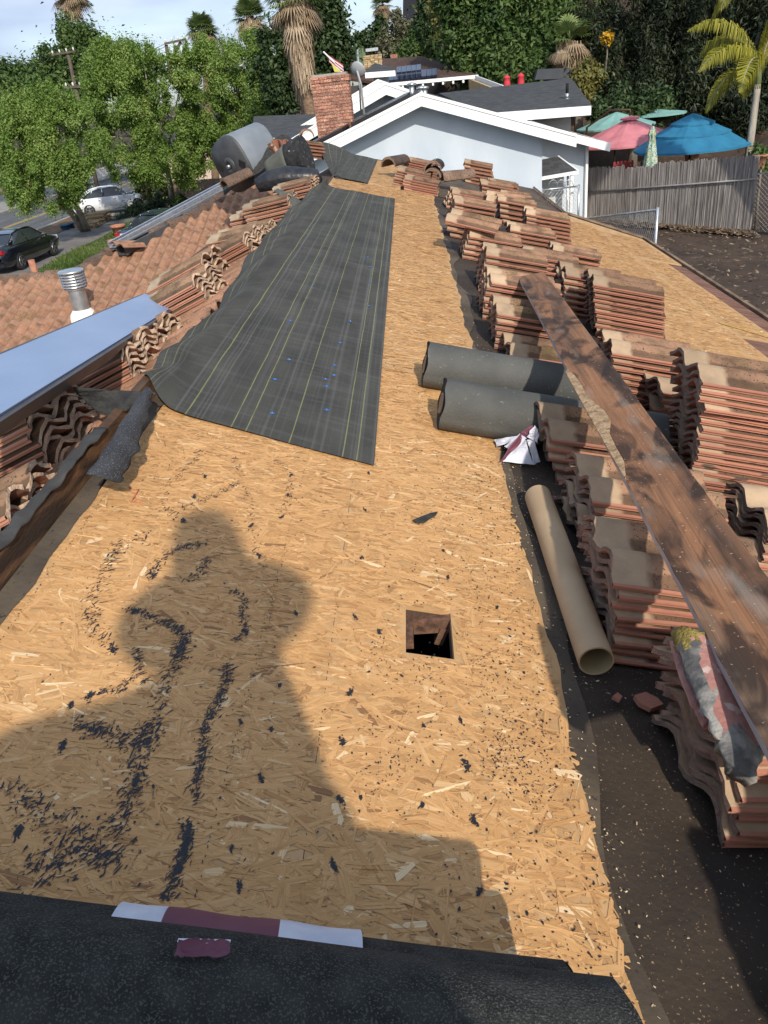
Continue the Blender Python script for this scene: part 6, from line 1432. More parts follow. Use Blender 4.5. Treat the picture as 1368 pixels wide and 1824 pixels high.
def tree(base, lobes, n, size, mat, label, name='broadleaf_tree', trunk=.16, bark=None, clr=.5, nper=16, droop=0, group=None, aspect=.5, stems=1, cat='tree', inner=.25, limbs=10, shoots=0):
    base = Vector(base); rt = empty(name, label, cat, group, loc=base); cl = []
    rd = random.Random(int(abs(base.x*100+base.y*10)))
    for (cx_, cy_, cz_, rx, ry, rz_) in lobes:
        for _ in range(nper):
            while True:
                v = Vector((rd.uniform(-1, 1), rd.uniform(-1, 1), rd.uniform(-1, 1)))
                if inner < v.length < 1: break
            k = rd.uniform(.5, 1.3)*clr; cl.append((cx_+v.x*rx, cy_+v.y*ry, cz_+v.z*rz_, k*.8, k*.8, k*rd.uniform(.7, 1.3)))
        for _ in range(shoots):
            a_ = rd.uniform(0, 6.28); q_ = rd.uniform(.2, .95); cl.append((cx_+rx*q_*math.cos(a_), cy_+ry*q_*math.sin(a_), cz_+rz_*(math.sqrt(1-q_*q_)+rd.uniform(-.12, .10)), clr*.25, clr*.25, clr*rd.uniform(.8, 1.3)))
    top = sum((Vector(l_[:3]) for l_ in lobes), Vector())/len(lobes)
    for s_ in range(stems):
        off = Vector((rd.uniform(-.25, .25), rd.uniform(-.25, .25), 0))*(stems > 1)
        zlow = min(l_[2]-l_[5]*.6 for l_ in lobes); p1 = Vector((base.x*.6+top.x*.4, base.y*.6+top.y*.4, zlow))+off*3; p2 = Vector((top.x, top.y, top.z))+off*2
        mb = MB(); mb.tube([base-Vector((0, 0, .2))+off, base.lerp(p1, .5)+Vector((rd.uniform(-.1, .1), 0, 0))+off, p1, p2], [trunk*1.25, trunk, trunk*.8, trunk*.3], 9); part(rt, mb, 'trunk', bark or m_bark)
        mb = MB()
        for c in rd.sample(cl, min(limbs, len(cl))):
            c = Vector(c[:3]); st_ = p1.lerp(p2, rd.random()*.7); mid = st_.lerp(c, .5)+Vector((0, 0, .15)); mb.tube([st_, mid, c], [trunk*.4, trunk*.22, trunk*.08], 5)
        part(rt, mb, 'limbs', bark or m_bark)
    o = leaves('crown', cl, n, size, mat, rt, droop, aspect); o.matrix_parent_inverse = Matrix.Translation(-base)
    return rt
m_lf = leaf_mat('leaf_bright', (.09, .17, .03), (.21, .32, .07), (.38, .46, .15), .45)
m_lf2 = leaf_mat('leaf_mid', (.03, .065, .018), (.075, .13, .034), (.15, .21, .06), .3)
m_ld = leaf_mat('leaf_dark', (.016, .034, .012), (.042, .072, .024), (.09, .14, .045), .22)
m_lv = leaf_mat('leaf_verydark', (.010, .016, .008), (.026, .037, .016), (.065, .08, .035), .15)
m_lp = leaf_mat('leaf_dusty', (.07, .075, .04), (.14, .14, .08), (.24, .22, .14), .2)
m_ly = leaf_mat('leaf_yellow', (.08, .085, .02), (.16, .15, .04), (.30, .27, .08), .3)
def lobe(px, py, Y, rpx, rpy, depth=None):
    c = P(px, py, Y); s_ = Y*1.0/F*(1.02 if Y < 48 or px > 800 or px < 300 else .86); return (c.x, c.y, c.z, rpx*s_, (depth or (rpx+rpy)*.5*s_), rpy*s_)
gs = 'street trees beyond the lawn'
tree(G(158, 412), [lobe(70, 300, 38, 66, 62), lobe(30, 250, 38, 50, 46), lobe(115, 240, 38, 52, 56), lobe(90, 200, 38, 44, 36), lobe(40, 330, 37.5, 42, 38), lobe(125, 305, 37.5, 32, 36), lobe(45, 205, 38, 34, 30)], 120000, .056, m_lf, 'bright green leafy tree at the left edge above the white car', group=gs, trunk=.16, bark=m_barkp, stems=2, clr=.36, nper=34, shoots=9)
tree(G(302, 372), [lobe(230, 190, 44, 62, 66), lobe(190, 140, 44, 40, 42), lobe(265, 140, 44, 46, 44), lobe(220, 260, 43.5, 60, 50), lobe(290, 250, 43.5, 44, 52), lobe(175, 210, 44, 36, 46), lobe(195, 105, 44, 16, 22), lobe(330, 130, 44.4, 22, 34), lobe(262, 300, 43.4, 34, 22), lobe(225, 100, 44, 16, 16)], 130000, .06, m_lf, 'tall bright green tree in the middle of the street row', group=gs, trunk=.17, bark=m_barkp, stems=2, clr=.36, nper=32, shoots=9)
tree(G(420, 345, ZG+.6), [lobe(410, 150, 46, 64, 56), lobe(450, 200, 46, 52, 56), lobe(370, 190, 46, 50, 60), lobe(380, 115, 46, 34, 34), lobe(440, 110, 46, 38, 36), lobe(400, 255, 45.5, 50, 44), lobe(345, 250, 45.5, 36, 46), lobe(490, 180, 46, 22, 32), lobe(335, 300, 45.5, 26, 30)], 130000, .06, m_lf, 'bright green tree nearest the brick chimney in the street row', group=gs, trunk=.17, clr=.36, nper=32, shoots=9)
# trees farther back on the left
gb = 'darker trees behind the street trees'
tree(G(125, 250, ZG), [lobe(130, 85, 66, 36, 30), lobe(85, 120, 66, 34, 26), lobe(160, 110, 66, 40, 36), lobe(105, 160, 65, 52, 40)], 26000, .16, m_lf2, 'round dark green tree behind the utility poles', group=gb, clr=.8, nper=14, trunk=.3)
tree(G(30, 250, ZG), [lobe(35, 160, 62, 44, 34), lobe(-5, 150, 62, 36, 30), lobe(60, 190, 61, 44, 30), lobe(10, 190, 60, 46, 36)], 24000, .15, m_lf2, 'dark green tree at the left edge behind the bright tree', group=gb, clr=.8, nper=14, trunk=.3)
tree(G(235, 230, ZG), [lobe(232, 112, 70, 26, 22), lobe(262, 130, 70, 28, 20), lobe(215, 150, 70, 40, 24)], 14000, .17, m_ld, 'dark conifer like tree top between two street trees', group=gb, clr=.8, nper=12, trunk=.3)
tree(G(-60, 250, ZG), [lobe(-50, 170, 60, 50, 40), lobe(-90, 190, 60, 50, 50)], 9000, .17, m_lf2, 'green tree just outside the left edge behind the others', group=gb, clr=.9, nper=12, trunk=.3)
# behind the chimney
tree(P(565, 190, 40)-Vector((0, 0, 4)), [lobe(575, 30, 40, 34, 36), lobe(594, 75, 40, 16, 34), lobe(560, 95, 40, 28, 36), lobe(500, 90, 41, 32, 40), lobe(500, 150, 41, 26, 32), lobe(560, 5, 40, 36, 20), lobe(586, 110, 40, 18, 18), lobe(480, 120, 41.5, 20, 40)], 34000, .11, m_ld, 'glossy dark evergreen magnolia like tree behind the skirted palm', clr=.55, nper=14, trunk=.25)
tree(P(612, 120, 52)-Vector((0, 0, 3)), [lobe(610, 85, 52, 16, 22), lobe(600, 100, 52, 20, 16)], 7000, .13, m_ld, 'small dark tree left of the flag', clr=.5, nper=12)
gh = 'trees at the end of the street'
tree(P(650, 130, 60)-Vector((0, 0, 4)), [lobe(660, 80, 60, 20, 26), lobe(645, 95, 60, 18, 22), lobe(675, 60, 60, 18, 18)], 12000, .16, m_ld, 'dark bushy tree under the distant palm', group=gh, clr=0.37, nper=12)
tree(P(705, 130, 58)-Vector((0, 0, 4)), [lobe(712, 45, 58, 20, 24), lobe(700, 70, 58, 26, 24), lobe(690, 90, 58, 24, 18), lobe(722, 70, 58, 14, 26)], 9000, .12, m_lp, 'dusty half bare tree with pale twigs', group=gh, clr=0.31, nper=14, bark=m_barkp, limbs=40)
tree(P(735, 130, 52)-Vector((0, 0, 3)), [lobe(735, 85, 52, 22, 18), lobe(725, 98, 52, 20, 14), lobe(748, 95, 52, 14, 14)], 13000, .11, m_lf2, 'small bright round tree above the solar panels', group=gh, clr=0.28, nper=14)
tree(P(775, 130, 56)-Vector((0, 0, 4)), [lobe(770, 60, 56, 26, 36), lobe(760, 25, 56, 22, 26), lobe(790, 90, 56, 24, 26), lobe(755, 90, 56, 18, 26), lobe(795, 40, 56, 24, 50)], 26000, .15, m_ld, 'dark tall tree left of the big ficus', group=gh, clr=0.37, nper=13)
tree(P(790, 120, 50)-Vector((0, 0, 4)), [lobe(786, 20, 50, 16, 26), lobe(796, 48, 50, 13, 24), lobe(775, -10, 50, 20, 24)], 7000, .13, m_ly, 'olive yellow drooping tree beside the big ficus', group=gh, clr=0.28, nper=12, droop=.4)
# the big dark mass on the right hill
gr = 'big trees on the hillside'
tree(P(905, 140, 40)-Vector((0, 0, 4)), [lobe(850, 60, 40, 44, 56), lobe(920, 50, 40, 54, 60), lobe(880, 100, 39.5, 54, 40), lobe(965, 90, 40, 34, 46), lobe(840, -10, 40, 50, 44), lobe(930, -20, 40, 60, 50), lobe(850, 120, 39, 40, 24), lobe(940, 128, 38.5, 44, 20), lobe(985, 30, 40.5, 26, 44), lobe(815, 50, 40.3, 22, 60)], 90000, .115, m_lf2, 'huge dark green ficus tree left of the hillside palms', group=gr, clr=.62, nper=18, trunk=.5)
tree(P(1130, 200, 36)-Vector((0, 0, 3)), [lobe(1110, 20, 38, 62, 60), lobe(1160, 90, 37, 60, 60), lobe(1090, 110, 38, 50, 60), lobe(1220, 40, 37, 60, 80), lobe(1150, 160, 36, 60, 36), lobe(1240, 130, 36.5, 50, 50), lobe(1060, 50, 39, 34, 50)], 95000, .10, m_lv, 'wide gloomy pepper tree with drooping twigs on the hill', group=gr, clr=.6, nper=20, droop=.55, aspect=.25, trunk=.35)
tree(P(1310, 210, 33)-Vector((0, 0, 3)), [lobe(1300, 20, 35, 60, 70), lobe(1370, 80, 34, 60, 70), lobe(1290, 120, 34, 50, 50), lobe(1420, 20, 34, 60, 80), lobe(1340, 160, 33, 50, 40)], 60000, .10, m_lv, 'gloomy drooping tree behind the yellow green palm', group=gr, clr=.6, nper=20, droop=.5, aspect=.25, trunk=.35)
tree(P(1060, 170, 44)-Vector((0, 0, 3)), [lobe(1040, 100, 44, 40, 40), lobe(1050, 20, 46, 40, 50), lobe(1020, 150, 43, 34, 26), lobe(1090, 60, 46, 40, 60)], 30000, .11, m_ld, 'sparse dark tree behind the two hillside palms', group=gr, clr=.55, nper=16)
tree(P(1180, 60, 60)-Vector((0, 0, 3)), [lobe(1100, -20, 60, 90, 60), lobe(1250, -10, 60, 90, 70), lobe(1000, -30, 60, 70, 50), lobe(1180, 60, 58, 90, 60), lobe(1040, 60, 60, 60, 60)], 30000, .2, m_lv, 'far dark tree wall on top of the hill', group=gr, clr=1.0, nper=20, trunk=.4)
tree(P(830, 150, 42)-Vector((0, 0, 2.5)), [lobe(835, 118, 42, 30, 14), lobe(800, 108, 44, 18, 12), lobe(870, 128, 41, 24, 10)], 9000, .10, m_lf2, 'low rounded shrub behind the brown roof', name='shrub', clr=.35, nper=12, cat='shrub')
tree(P(1035, 165, 33)-Vector((0, 0, 2)), [lobe(1030, 150, 33, 20, 14), lobe(1042, 130, 34, 16, 12)], 6000, .09, m_ly, 'yellowish shrub behind the dark shade roof', name='shrub', clr=.3, nper=12, cat='shrub')
tree(P(1130, 190, 31)-Vector((0, 0, 2)), [lobe(1140, 195, 31, 40, 16), lobe(1180, 185, 31.5, 30, 16), lobe(1090, 190, 32, 30, 16)], 10000, .09, m_ld, 'dark low shrub behind the pink parasol', name='shrub', clr=.35, nper=12, cat='shrub')
tree(P(1080, 70, 36)-Vector((0, 0, 1)), [lobe(1083, 64, 36, 7, 7)], 260, .09, M('x', (.6, .35, .02)) if False else leaf_mat('orange_flower', (.4, .2, .01), (.55, .32, .02), (.65, .4, .04), .3), 'small orange flowering bush on the dark hillside', name='flowering_bush', trunk=.03, clr=.15, nper=8, cat='bush')
tree(Vector((8.0, 19.3, ZY)), [lobe(1350, 285, 19.8, 12, 14)], 1500, .05, m_lf2, 'small green shrub at the right end of the fence', name='shrub', clr=.15, nper=8, cat='shrub', trunk=.03)
# hedge and bushes on the street side
tree(G(222, 402), [lobe(205, 398, 46, 22, 7), lobe(245, 380, 47, 26, 9), lobe(285, 362, 48, 24, 9)], 9000, .07, m_ld, 'low clipped dark hedge beside the white car', name='hedge', clr=.35, nper=16, cat='hedge', trunk=.04)
tree(G(262, 350), [lobe(262, 340, 50, 18, 12), lobe(285, 335, 51, 12, 9)], 4500, .09, m_ly, 'yellow green bush behind the white car bonnet', name='shrub', clr=.35, nper=10, cat='shrub', trunk=.04)
tree(G(320, 372), [lobe(325, 362, 46, 16, 7)], 2500, .07, m_lf2, 'small white flowering bush beside the gutters', name='shrub', clr=.25, nper=10, cat='shrub', trunk=.03)

# ------------------------------------------------------------------ palms
m_fan = leaf_mat('palm_green', (.06, .10, .03), (.14, .20, .06), (.26, .31, .11), .3); m_fand = leaf_mat('palm_dead', (.17, .11, .06), (.34, .25, .16), (.5, .4, .28), .15)
m_ptrunk = M('palm_trunk', (.12, .075, .045), (.26, .17, .11), 8, .95, 8, .9, 20, stretch=(1, 1, 3))
def fan_palm(base, top, rad, nfr, nd, skirt, label, trunk=.2, group='fan palms', skirt_r=.6):
    base, top = Vector(base), Vector(top); rt = empty('fan_palm', label, 'palm tree', group, loc=base)
    mb = MB(); mb.tube([base.lerp(top, i/10)+Vector((math.sin(i)*.02, 0, 0)) for i in range(11)], [trunk*(1.15-.25*i/10) for i in range(11)], 12); part(rt, mb, 'trunk', m_ptrunk)
    def fronds(n, dead, name, mat):
        V = []; tn = []
        for _ in range(n):
            az = random.uniform(0, 6.283); el = random.uniform(-.2, 1.35) if not dead else random.uniform(-1.35, -.15)
            d = Vector((math.cos(az)*math.cos(el), math.sin(az)*math.cos(el), math.sin(el))); o_ = top+Vector((0, 0, random.uniform(-.15, .1) if not dead else -random.random()*skirt*.25))
            st_ = rad*random.uniform(.35, .5); c = o_+d*st_; side = d.cross(Vector((0, 0, 1))).normalized(); up_ = side.cross(d)
            ll = rad*random.uniform(.5, .68); ns = 17; t_ = random.gauss(.5, .18)
            for k in range(ns):
                a = (k/(ns-1)-.5)*3.6; dr = (d*math.cos(a)+side*math.sin(a)).normalized(); L_ = ll*(.7+.3*math.cos(a)); wv = (side*math.cos(a)-d*math.sin(a))*L_*.055
                m_ = c+dr*L_*.55+Vector((0, 0, -.03*L_)); e = c+dr*L_+Vector((0, 0, -.28*L_ if not dead else -.45*L_))
                V += [c, m_+wv, e, m_-wv]; tn.append(min(1, max(0, t_+random.gauss(0, .1))))
            V += [o_+side*.015, o_-side*.015, c-side*.012, c+side*.012]; tn.append(t_)
        o = link(name, fast_mesh(name, np.array([tuple(v) for v in V]), 4, np.array(tn), None, mat), rt); o.matrix_parent_inverse = Matrix.Translation(-base)
    fronds(nfr, False, 'crown', m_fan)
    if nd: fronds(nd, True, 'dead_fronds', m_fand)
    if skirt:
        V = []; tn = []
        for _ in range(int(2600*skirt/4)):
            az = random.uniform(0, 6.283); h = random.random()**.8; z = -h*skirt; r_ = trunk+skirt_r*(.55+.45*math.sin(min(1, (1-h)*1.6+.25)*1.7))*random.uniform(.3, 1)*(1-.45*h)
            p = top+Vector((math.cos(az)*r_, math.sin(az)*r_, z)); L_ = random.uniform(.25, .7); e = p+Vector((math.cos(az)*.05*random.gauss(0, 1), math.sin(az)*.05, -L_)); s_ = Vector((-math.sin(az), math.cos(az), 0))*random.uniform(.012, .04)
            V += [p+s_, p-s_, e-s_*.4, e+s_*.4]; tn.append(min(1, max(0, random.gauss(.55, .22))))
        o = link('dead_skirt', fast_mesh('dead_skirt', np.array([tuple(v) for v in V]), 4, np.array(tn), None, m_fand), rt); o.matrix_parent_inverse = Matrix.Translation(-base)
    return rt
fan_palm(P(553, 196, 33)-Vector((0, 0, 2)), P(522, -8, 33), 1.25, 40, 22, 2.6, 'tall palm with a shaggy grey brown skirt above the chimney', .2, skirt_r=.45)
fan_palm(P(543, 196, 34.5)-Vector((0, 0, 2)), P(532, 120, 34.5), .35, 1, 5, .8, 'second slimmer palm trunk behind the shaggy one', .13, skirt_r=.2)
fan_palm(P(360, 200, 62)-Vector((0, 0, 5)), P(359, 54, 62), 1.4, 60, 44, .9, 'fan palm with tan dead fronds behind the right street tree', .26)
fan_palm(P(452, 200, 58)-Vector((0, 0, 5)), P(445, 28, 58), 1.3, 60, 44, 1.5, 'full fan palm with a short brown skirt left of the skirted one', .26)
fan_palm(P(470, 120, 56)-Vector((0, 0, 3)), P(470, 78, 56), 1.2, 26, 6, 0, 'low young fan palm beside the full one', .2)
fan_palm(P(152, 60, 75)-Vector((0, 0, 8)), P(125, -8, 75), 1.8, 40, 24, .3, 'very tall thin palm leaning left at the top edge', .17)
fan_palm(P(682, 60, 95)-Vector((0, 0, 6)), P(681, 8, 95), 1.5, 46, 20, 1.6, 'small distant palm at the end of the street', .28)
fan_palm(P(1012, 160, 37)-Vector((0, 0, 1)), P(1015, 72, 37), 1.15, 20, 26, .9, 'squat palm with drooping tan fronds on the dark hill', .2, skirt_r=.45)
fan_palm(P(1035, 110, 40)-Vector((0, 0, 2)), P(1040, 8, 40), 1.6, 34, 24, .9, 'upper palm with drooping dead fronds on the dark hill', .2, skirt_r=.45)
def feather_palm(base, top, fr, label, trunk, mat, bark):
    base, top = Vector(base), Vector(top); rt = empty('feather_palm', label, 'palm tree', loc=base)
    mb = MB(); mb.tube([base.lerp(top, i/12) for i in range(13)], [trunk*(1.1-.3*i/12)*(1+.05*(i % 2)) for i in range(13)], 12); part(rt, mb, 'trunk', bark)
    mb = MB(); mb.tube([top-Vector((0, 0, .1)), top+Vector((0, 0, .5))], [trunk*.85, trunk*.6], 10); part(rt, mb, 'crownshaft', M('crownshaft_green', (.1, .13, .05), (.16, .2, .08), 5, .6))
    for az, el, L_ in fr:
        V = []; tn = []; az, el = R(az), R(el); p = top+Vector((0, 0, .35)); d = Vector((math.cos(az)*math.cos(el), math.sin(az)*math.cos(el), math.sin(el))); pts = [p.copy()]; n_ = 26
        for i in range(n_): p = p+d*(L_/n_); d = (d+Vector((0, 0, -.085))).normalized(); pts.append(p.copy())
        mb = MB(); mb.tube(pts, [.022*(1-.8*i/n_) for i in range(n_+1)], 5)
        fr_ = part(rt, mb, 'frond', bark if False else m_barkp)
        for i in range(3, n_+1):
            t_ = (pts[i]-pts[i-1]).normalized(); s_ = t_.cross(Vector((0, 0, 1))).normalized()
            for k in range(5):
                for sg in (-1, 1):
                    q_ = pts[i].lerp(pts[i-1], k/5); ll = .62*math.sin(math.pi*(.15+.8*i/n_))*random.uniform(.75, 1.1)
                    dd2 = (s_*sg*.55+t_*.5+Vector((0, 0, random.uniform(-.15, .25)))).normalized(); m_ = q_+dd2*ll*.5; e = m_+Vector((dd2.x*.2, dd2.y*.2, -1)).normalized()*ll*.55; w_ = t_*.014
                    V += [q_+w_, q_-w_, m_-w_*1.2, m_+w_*1.2, m_+w_*1.2, m_-w_*1.2, e, e]; tn += [random.gauss(.55, .2)]*2
        o = link('leaflets', fast_mesh('leaflets', np.array([tuple(v) for v in V]), 4, np.clip(np.array(tn), 0, 1), None, mat), fr_); o.matrix_parent_inverse = fr_.matrix_world.inverted() if False else Matrix.Identity(4)
        o.parent = fr_
    return rt
m_qp = leaf_mat('queen_palm', (.12, .14, .015), (.28, .27, .03), (.46, .42, .07), .35)
feather_palm(P(1330, 300, 22.4)-Vector((0, 0, .5)), P(1350, 150, 22.4), [(195, 55, 2.0), (160, 70, 2.3), (185, 20, 1.7), (120, 60, 2.3), (235, 40, 1.9), (20, 60, 2.0), (320, 55, 1.9), (80, 30, 1.9), (280, 75, 2.3)], 'yellow green feather palm at the right edge beyond the stake fence', .095, m_qp, m_barkp)
feather_palm(P(1400, 60, 18)+Vector((1.1, 0, -5)), P(1398, -30, 18), [(178, 52, 2.0), (200, 30, 1.8), (160, 20, 1.7), (230, 40, 1.9), (120, 50, 2.0), (300, 40, 2), (30, 40, 2)], 'second feather palm whose fronds hang in at the upper right', .11, m_qp, m_barkp)

# ------------------------------------------------------------------ cars
def car(loc, yaw, paint, label, kind='sedan', tail=True, lamp=True):
    rt = empty('parked_car', label, 'car', 'cars parked on the street side', loc=loc); q = Matrix.Translation(Vector(loc)) @ Matrix.Rotation(R(yaw), 4, 'Z')
    m_gl = m_glass; m_tyre = M('tyre', (.02, .02, .02), rough=.8); m_rim = M('rim', (.35, .35, .37), rough=.35, metal=.8)
    def pt(mb, name, mat, par=None, **kw):
        mb.v = [tuple(q @ Vector(v)) for v in mb.v]; o = mb.build(name, mat, par or rt, **kw); o.matrix_parent_inverse = Matrix.Translation(-Vector(loc)); return o
    # cross sections along the length: x, half width, z bottom, z belt, z top(hood/deck)
    sec = [(-2.40, .62, .45, .62, .70), (-2.33, .80, .28, .80, .98), (-2.05, .88, .24, .86, 1.04), (-1.5, .905, .22, .90, 1.05), (-.9, .91, .20, .92, 1.02), (0, .915, .20, .91, .98), (.8, .91, .20, .88, .95), (1.4, .90, .22, .84, .90), (1.95, .87, .24, .76, .82), (2.25, .78, .28, .66, .70), (2.38, .58, .36, .55, .58)]
    mb = MB(); vs = []; prof_ = lambda w_, zb, zs, zt: [(-w_*.86, zb), (-w_*.98, zb+.10), (-w_, (zb+zs)/2), (-w_*.985, zs), (-w_*.90, zs+(zt-zs)*.7), (-w_*.6, zt), (0, zt+.015), (w_*.6, zt), (w_*.90, zs+(zt-zs)*.7), (w_*.985, zs), (w_, (zb+zs)/2), (w_*.98, zb+.10), (w_*.86, zb)]
    for x, w_, zb, zs, zt in sec:
        for y_, z in prof_(w_, zb, zs, zt): vs.append((x, y_, z))
    k = 13; fs = [(i*k+j, (i+1)*k+j, (i+1)*k+(j+1) % k, i*k+(j+1) % k) for i in range(len(sec)-1) for j in range(k)]
    fs += [tuple(range(k))[::-1], tuple((len(sec)-1)*k+j for j in range(k))]
    mb.add(vs, fs, 0, True); pt(mb, 'body', paint)
    # cabin: glass house with painted roof
    cab = [(-1.75, .70, 1.03), (-1.05, .60, 1.36), (-.55, .585, 1.435), (.1, .58, 1.44), (.45, .57, 1.40), (1.25, .70, .94)]
    mb = MB(); vs = []
    for x, w_, z in cab: vs += [(x, -w_, z), (x, 0, z+.02), (x, w_, z)]
    mb.add(vs, [(i*3+j, i*3+j+1, (i+1)*3+j+1, (i+1)*3+j)[::-1] for i in (1, 2, 3) for j in (0, 1)], 0, True); mb.add([(v[0], v[1], v[2]-.03) for v in vs], [(i*3+j, i*3+j+1, (i+1)*3+j+1, (i+1)*3+j) for i in (1, 2, 3) for j in (0, 1)], 0)
    for s_ in (-1, 1):
        for i in range(len(cab)-1): a, b = cab[i], cab[i+1]; mb.tube([(a[0], s_*a[1], a[2]), (b[0], s_*b[1], b[2])], .028, 6)
        for x, zt, xb in ((-.42, 1.42, -.5), (-1.0, 1.36, -1.25)): mb.tube([(x, s_*.59, zt), (xb, s_*.80, .97)], .03, 6)
    pt(mb, 'roof', paint)
    mb = MB()
    mb.add([(-1.05, -.58, 1.34), (-1.05, .58, 1.34), (-1.78, .68, 1.02), (-1.78, -.68, 1.02)], [(0, 1, 2, 3)]); pt(mb, 'rear_window', m_gl)
    mb = MB(); mb.add([(.45, -.56, 1.385), (.45, .56, 1.385), (1.27, .68, .93), (1.27, -.68, .93)], [(3, 2, 1, 0)]); pt(mb, 'windscreen', m_gl)
    for s_ in (-1, 1):
        mb = MB(); mb.add([(-1.62, s_*.84, .985), (-.45, s_*.86, .975), (-.42, s_*.60, 1.40), (-1.02, s_*.61, 1.345)], [(0, 1, 2, 3)]); mb.add([(-.40, s_*.86, .97), (.98, s_*.84, .945), (.42, s_*.59, 1.37), (-.38, s_*.60, 1.405)], [(0, 1, 2, 3)]); pt(mb, 'side_window', m_gl)
        mb = MB(); mb.box((.72, s_*.99, .98), (.14, .18, .12)); pt(mb, 'mirror', paint)
        for x in (-1.42, 1.42):
            mb = MB(); rr = Matrix.Rotation(R(90), 3, 'X'); mb.lathe([(.30, -.10), (.325, -.09), (.33, 0), (.325, .09), (.30, .10), (.2, .09), (.0, .09)], (x, s_*.81, .33), 22, 0, rr); mb.lathe([(.30, -.10), (0, -.10)], (x, s_*.81, .33), 22, 0, rr); w_o = pt(mb, 'wheel', m_tyre)
            mb = MB()
            mb.lathe([(.22, 0), (.205, -.01), (.2, .02)], (x, s_*.915, .33), 20, 0, rr); mb.lathe([(.05, .012), (0, .012)], (x, s_*.915, .33), 10, 0, rr)
            for g_ in range(5): a = g_*1.2566+.3; mb.box((x+math.cos(a)*.11, s_*.918, .33+math.sin(a)*.11), (.2, .012, .035), Matrix.Rotation(-a, 3, 'Y'))
            pt(mb, 'rim', m_rim, w_o).matrix_parent_inverse = Matrix.Identity(4)
        mb = MB(); mb.box((-2.335, s_*.62, .84), (.12, .36, .14), Matrix.Rotation(s_*.25, 3, 'Z')); mb.m = [0]*6; pt(mb, 'tail_light', M('tail_red', (.35, .01, .015), rough=.2, spec=.8))
        mb = MB(); mb.box((-2.375, s_*.42, .84), (.08, .13, .09), Matrix.Rotation(s_*.12, 3, 'Z')); pt(mb, 'reverse_light', M('lamp_clear', (.7, .7, .7), rough=.2))
        mb = MB(); mb.box((2.16, s_*.66, .70), (.24, .26, .12), Matrix.Rotation(-s_*.5, 3, 'Z')); pt(mb, 'headlight', M('lamp_glass', (.45, .47, .5), rough=.15, metal=.3))
        for x in (-.45, .45): mb = MB(); mb.box((x-.3, s_*.922, .80), (.16, .02, .03)); pt(mb, 'door_handle', paint)
    mb = MB(); mb.box((-2.375, 0, .70), (.04, .34, .15)); pt(mb, 'number_plate', m_white)
    mb = MB(); mb.box((2.33, 0, .52), (.10, .9, .14)); pt(mb, 'grille', m_black)
    mb = MB(); mb.box((-2.30, 0, .36), (.2, 1.4, .12)); pt(mb, 'bumper', m_black if False else paint)
    return rt
def paintm(name, c, r_=.22): m = M(name, c, rough=r_, coat=.8, spec=.6); return m
car((-16.9, 33.6, ZG+.09), 86, paintm('paint_black', (.006, .007, .012)), 'shiny black sedan seen from behind beside the lawn')
car((-18.3, 49.8, ZG+.11), 24, paintm('paint_white', (.72, .74, .76), .3), 'white sedan half hidden behind the left street tree')
p = G(312, 440); car((p.x, p.y, ZG+.12), 62, paintm('paint_blue', (.015, .03, .055)), 'dark blue car mostly hidden behind the gutter lengths')
# terracotta pipe stub, pallets, crates
b_ = P(64, 489, 13.4); t_ = P(55, 463, 13.4); mb = MB(); mb.tube([b_-Vector((0, 0, .3)), t_], .055, 12); mb.build('flue_pipe', m_terra, label='short orange clay flue standing behind the ridge caps', cat='flue')
m_pal = M('pallet_wood', (.3, .2, .11), (.45, .32, .19), 8, .9)
for i, (px, py, lb) in enumerate(((178, 398, 'stack of pale timber pallets by the white car'), (160, 408, 'low pile of pallet boards beside the tree trunk'))):
    p = G(px, py); rt = empty('pallet_stack', lb, 'pallets', loc=p)
    for k in range(3 if i == 0 else 2):
        for j in range(5): mb = MB(); mb.box(p+Vector((-.5+j*.25, 0, .16+k*.2)), (.12, 1.2, .03)); part(rt, mb, 'slat', m_pal)
        mb = MB(); [mb.box(p+Vector((0, y_, .07+k*.2)), (1.1, .1, .1)) for y_ in (-.5, 0, .5)]; part(rt, mb, 'bearer', m_pal)
for k in range(3):
    p = G(118+k*14, 412-k*4); mb = MB(); mb.lathe([(.2, 0), (.25, .3), (.27, .3), (.27, .33), (.22, .31), (0, .25)], p, 14); mb.build('blue_tub', M('tub_blue', (.02, .08, .16)), label=['left', 'middle', 'right'][k]+' one of three blue tubs near the pallets', cat='tub', group='blue tubs')
# low brick wall and house wall across the street side behind the trees
m_brw = M('street_brick', (.18, .11, .08), (.3, .2, .15), 5, .9, 6, .5, 20)
a_, b_ = G(345, 335, ZG+.3), G(440, 322, ZG+.3); mb = MB(); mb.slab([Vector((a_.x-1, 52, ZG)), Vector((a_.x+6, 49, ZG)), Vector((a_.x+6, 49, ZG+1.3)), Vector((a_.x-1, 52, ZG+1.3))], .25, Vector((-.4, -.9, 0)).normalized()); mb.build('brick_wall', m_brw, label='low brown brick wall behind the street tree trunks', cat='wall')
far_h = empty('house', 'cream house across the street at the left edge', 'house', loc=(-46, 78, ZG)); m_cream = M('cream_wall', (.55, .43, .33), (.6, .48, .38), 3, .9)
mb = MB(); mb.box((-46, 80, ZG+1.4), (14, 9, 2.8)); part(far_h, mb, 'wall', m_cream)
mb = MB(); mb.slab([Vector((-53.6, 75, ZG+2.7)), Vector((-38.4, 75, ZG+2.7)), Vector((-41, 80, ZG+4.4)), Vector((-51, 80, ZG+4.4))], .15); mb.slab([Vector((-53.6, 85, ZG+2.7)), Vector((-38.4, 85, ZG+2.7)), Vector((-41, 80, ZG+4.4)), Vector((-51, 80, ZG+4.4))], .15); part(far_h, mb, 'roof', m_shb)
for x in (-50, -43): mb = MB(); mb.box((x, 75.45, ZG+1.6), (1.6, .1, 1.1)); part(far_h, mb, 'window', m_glass)
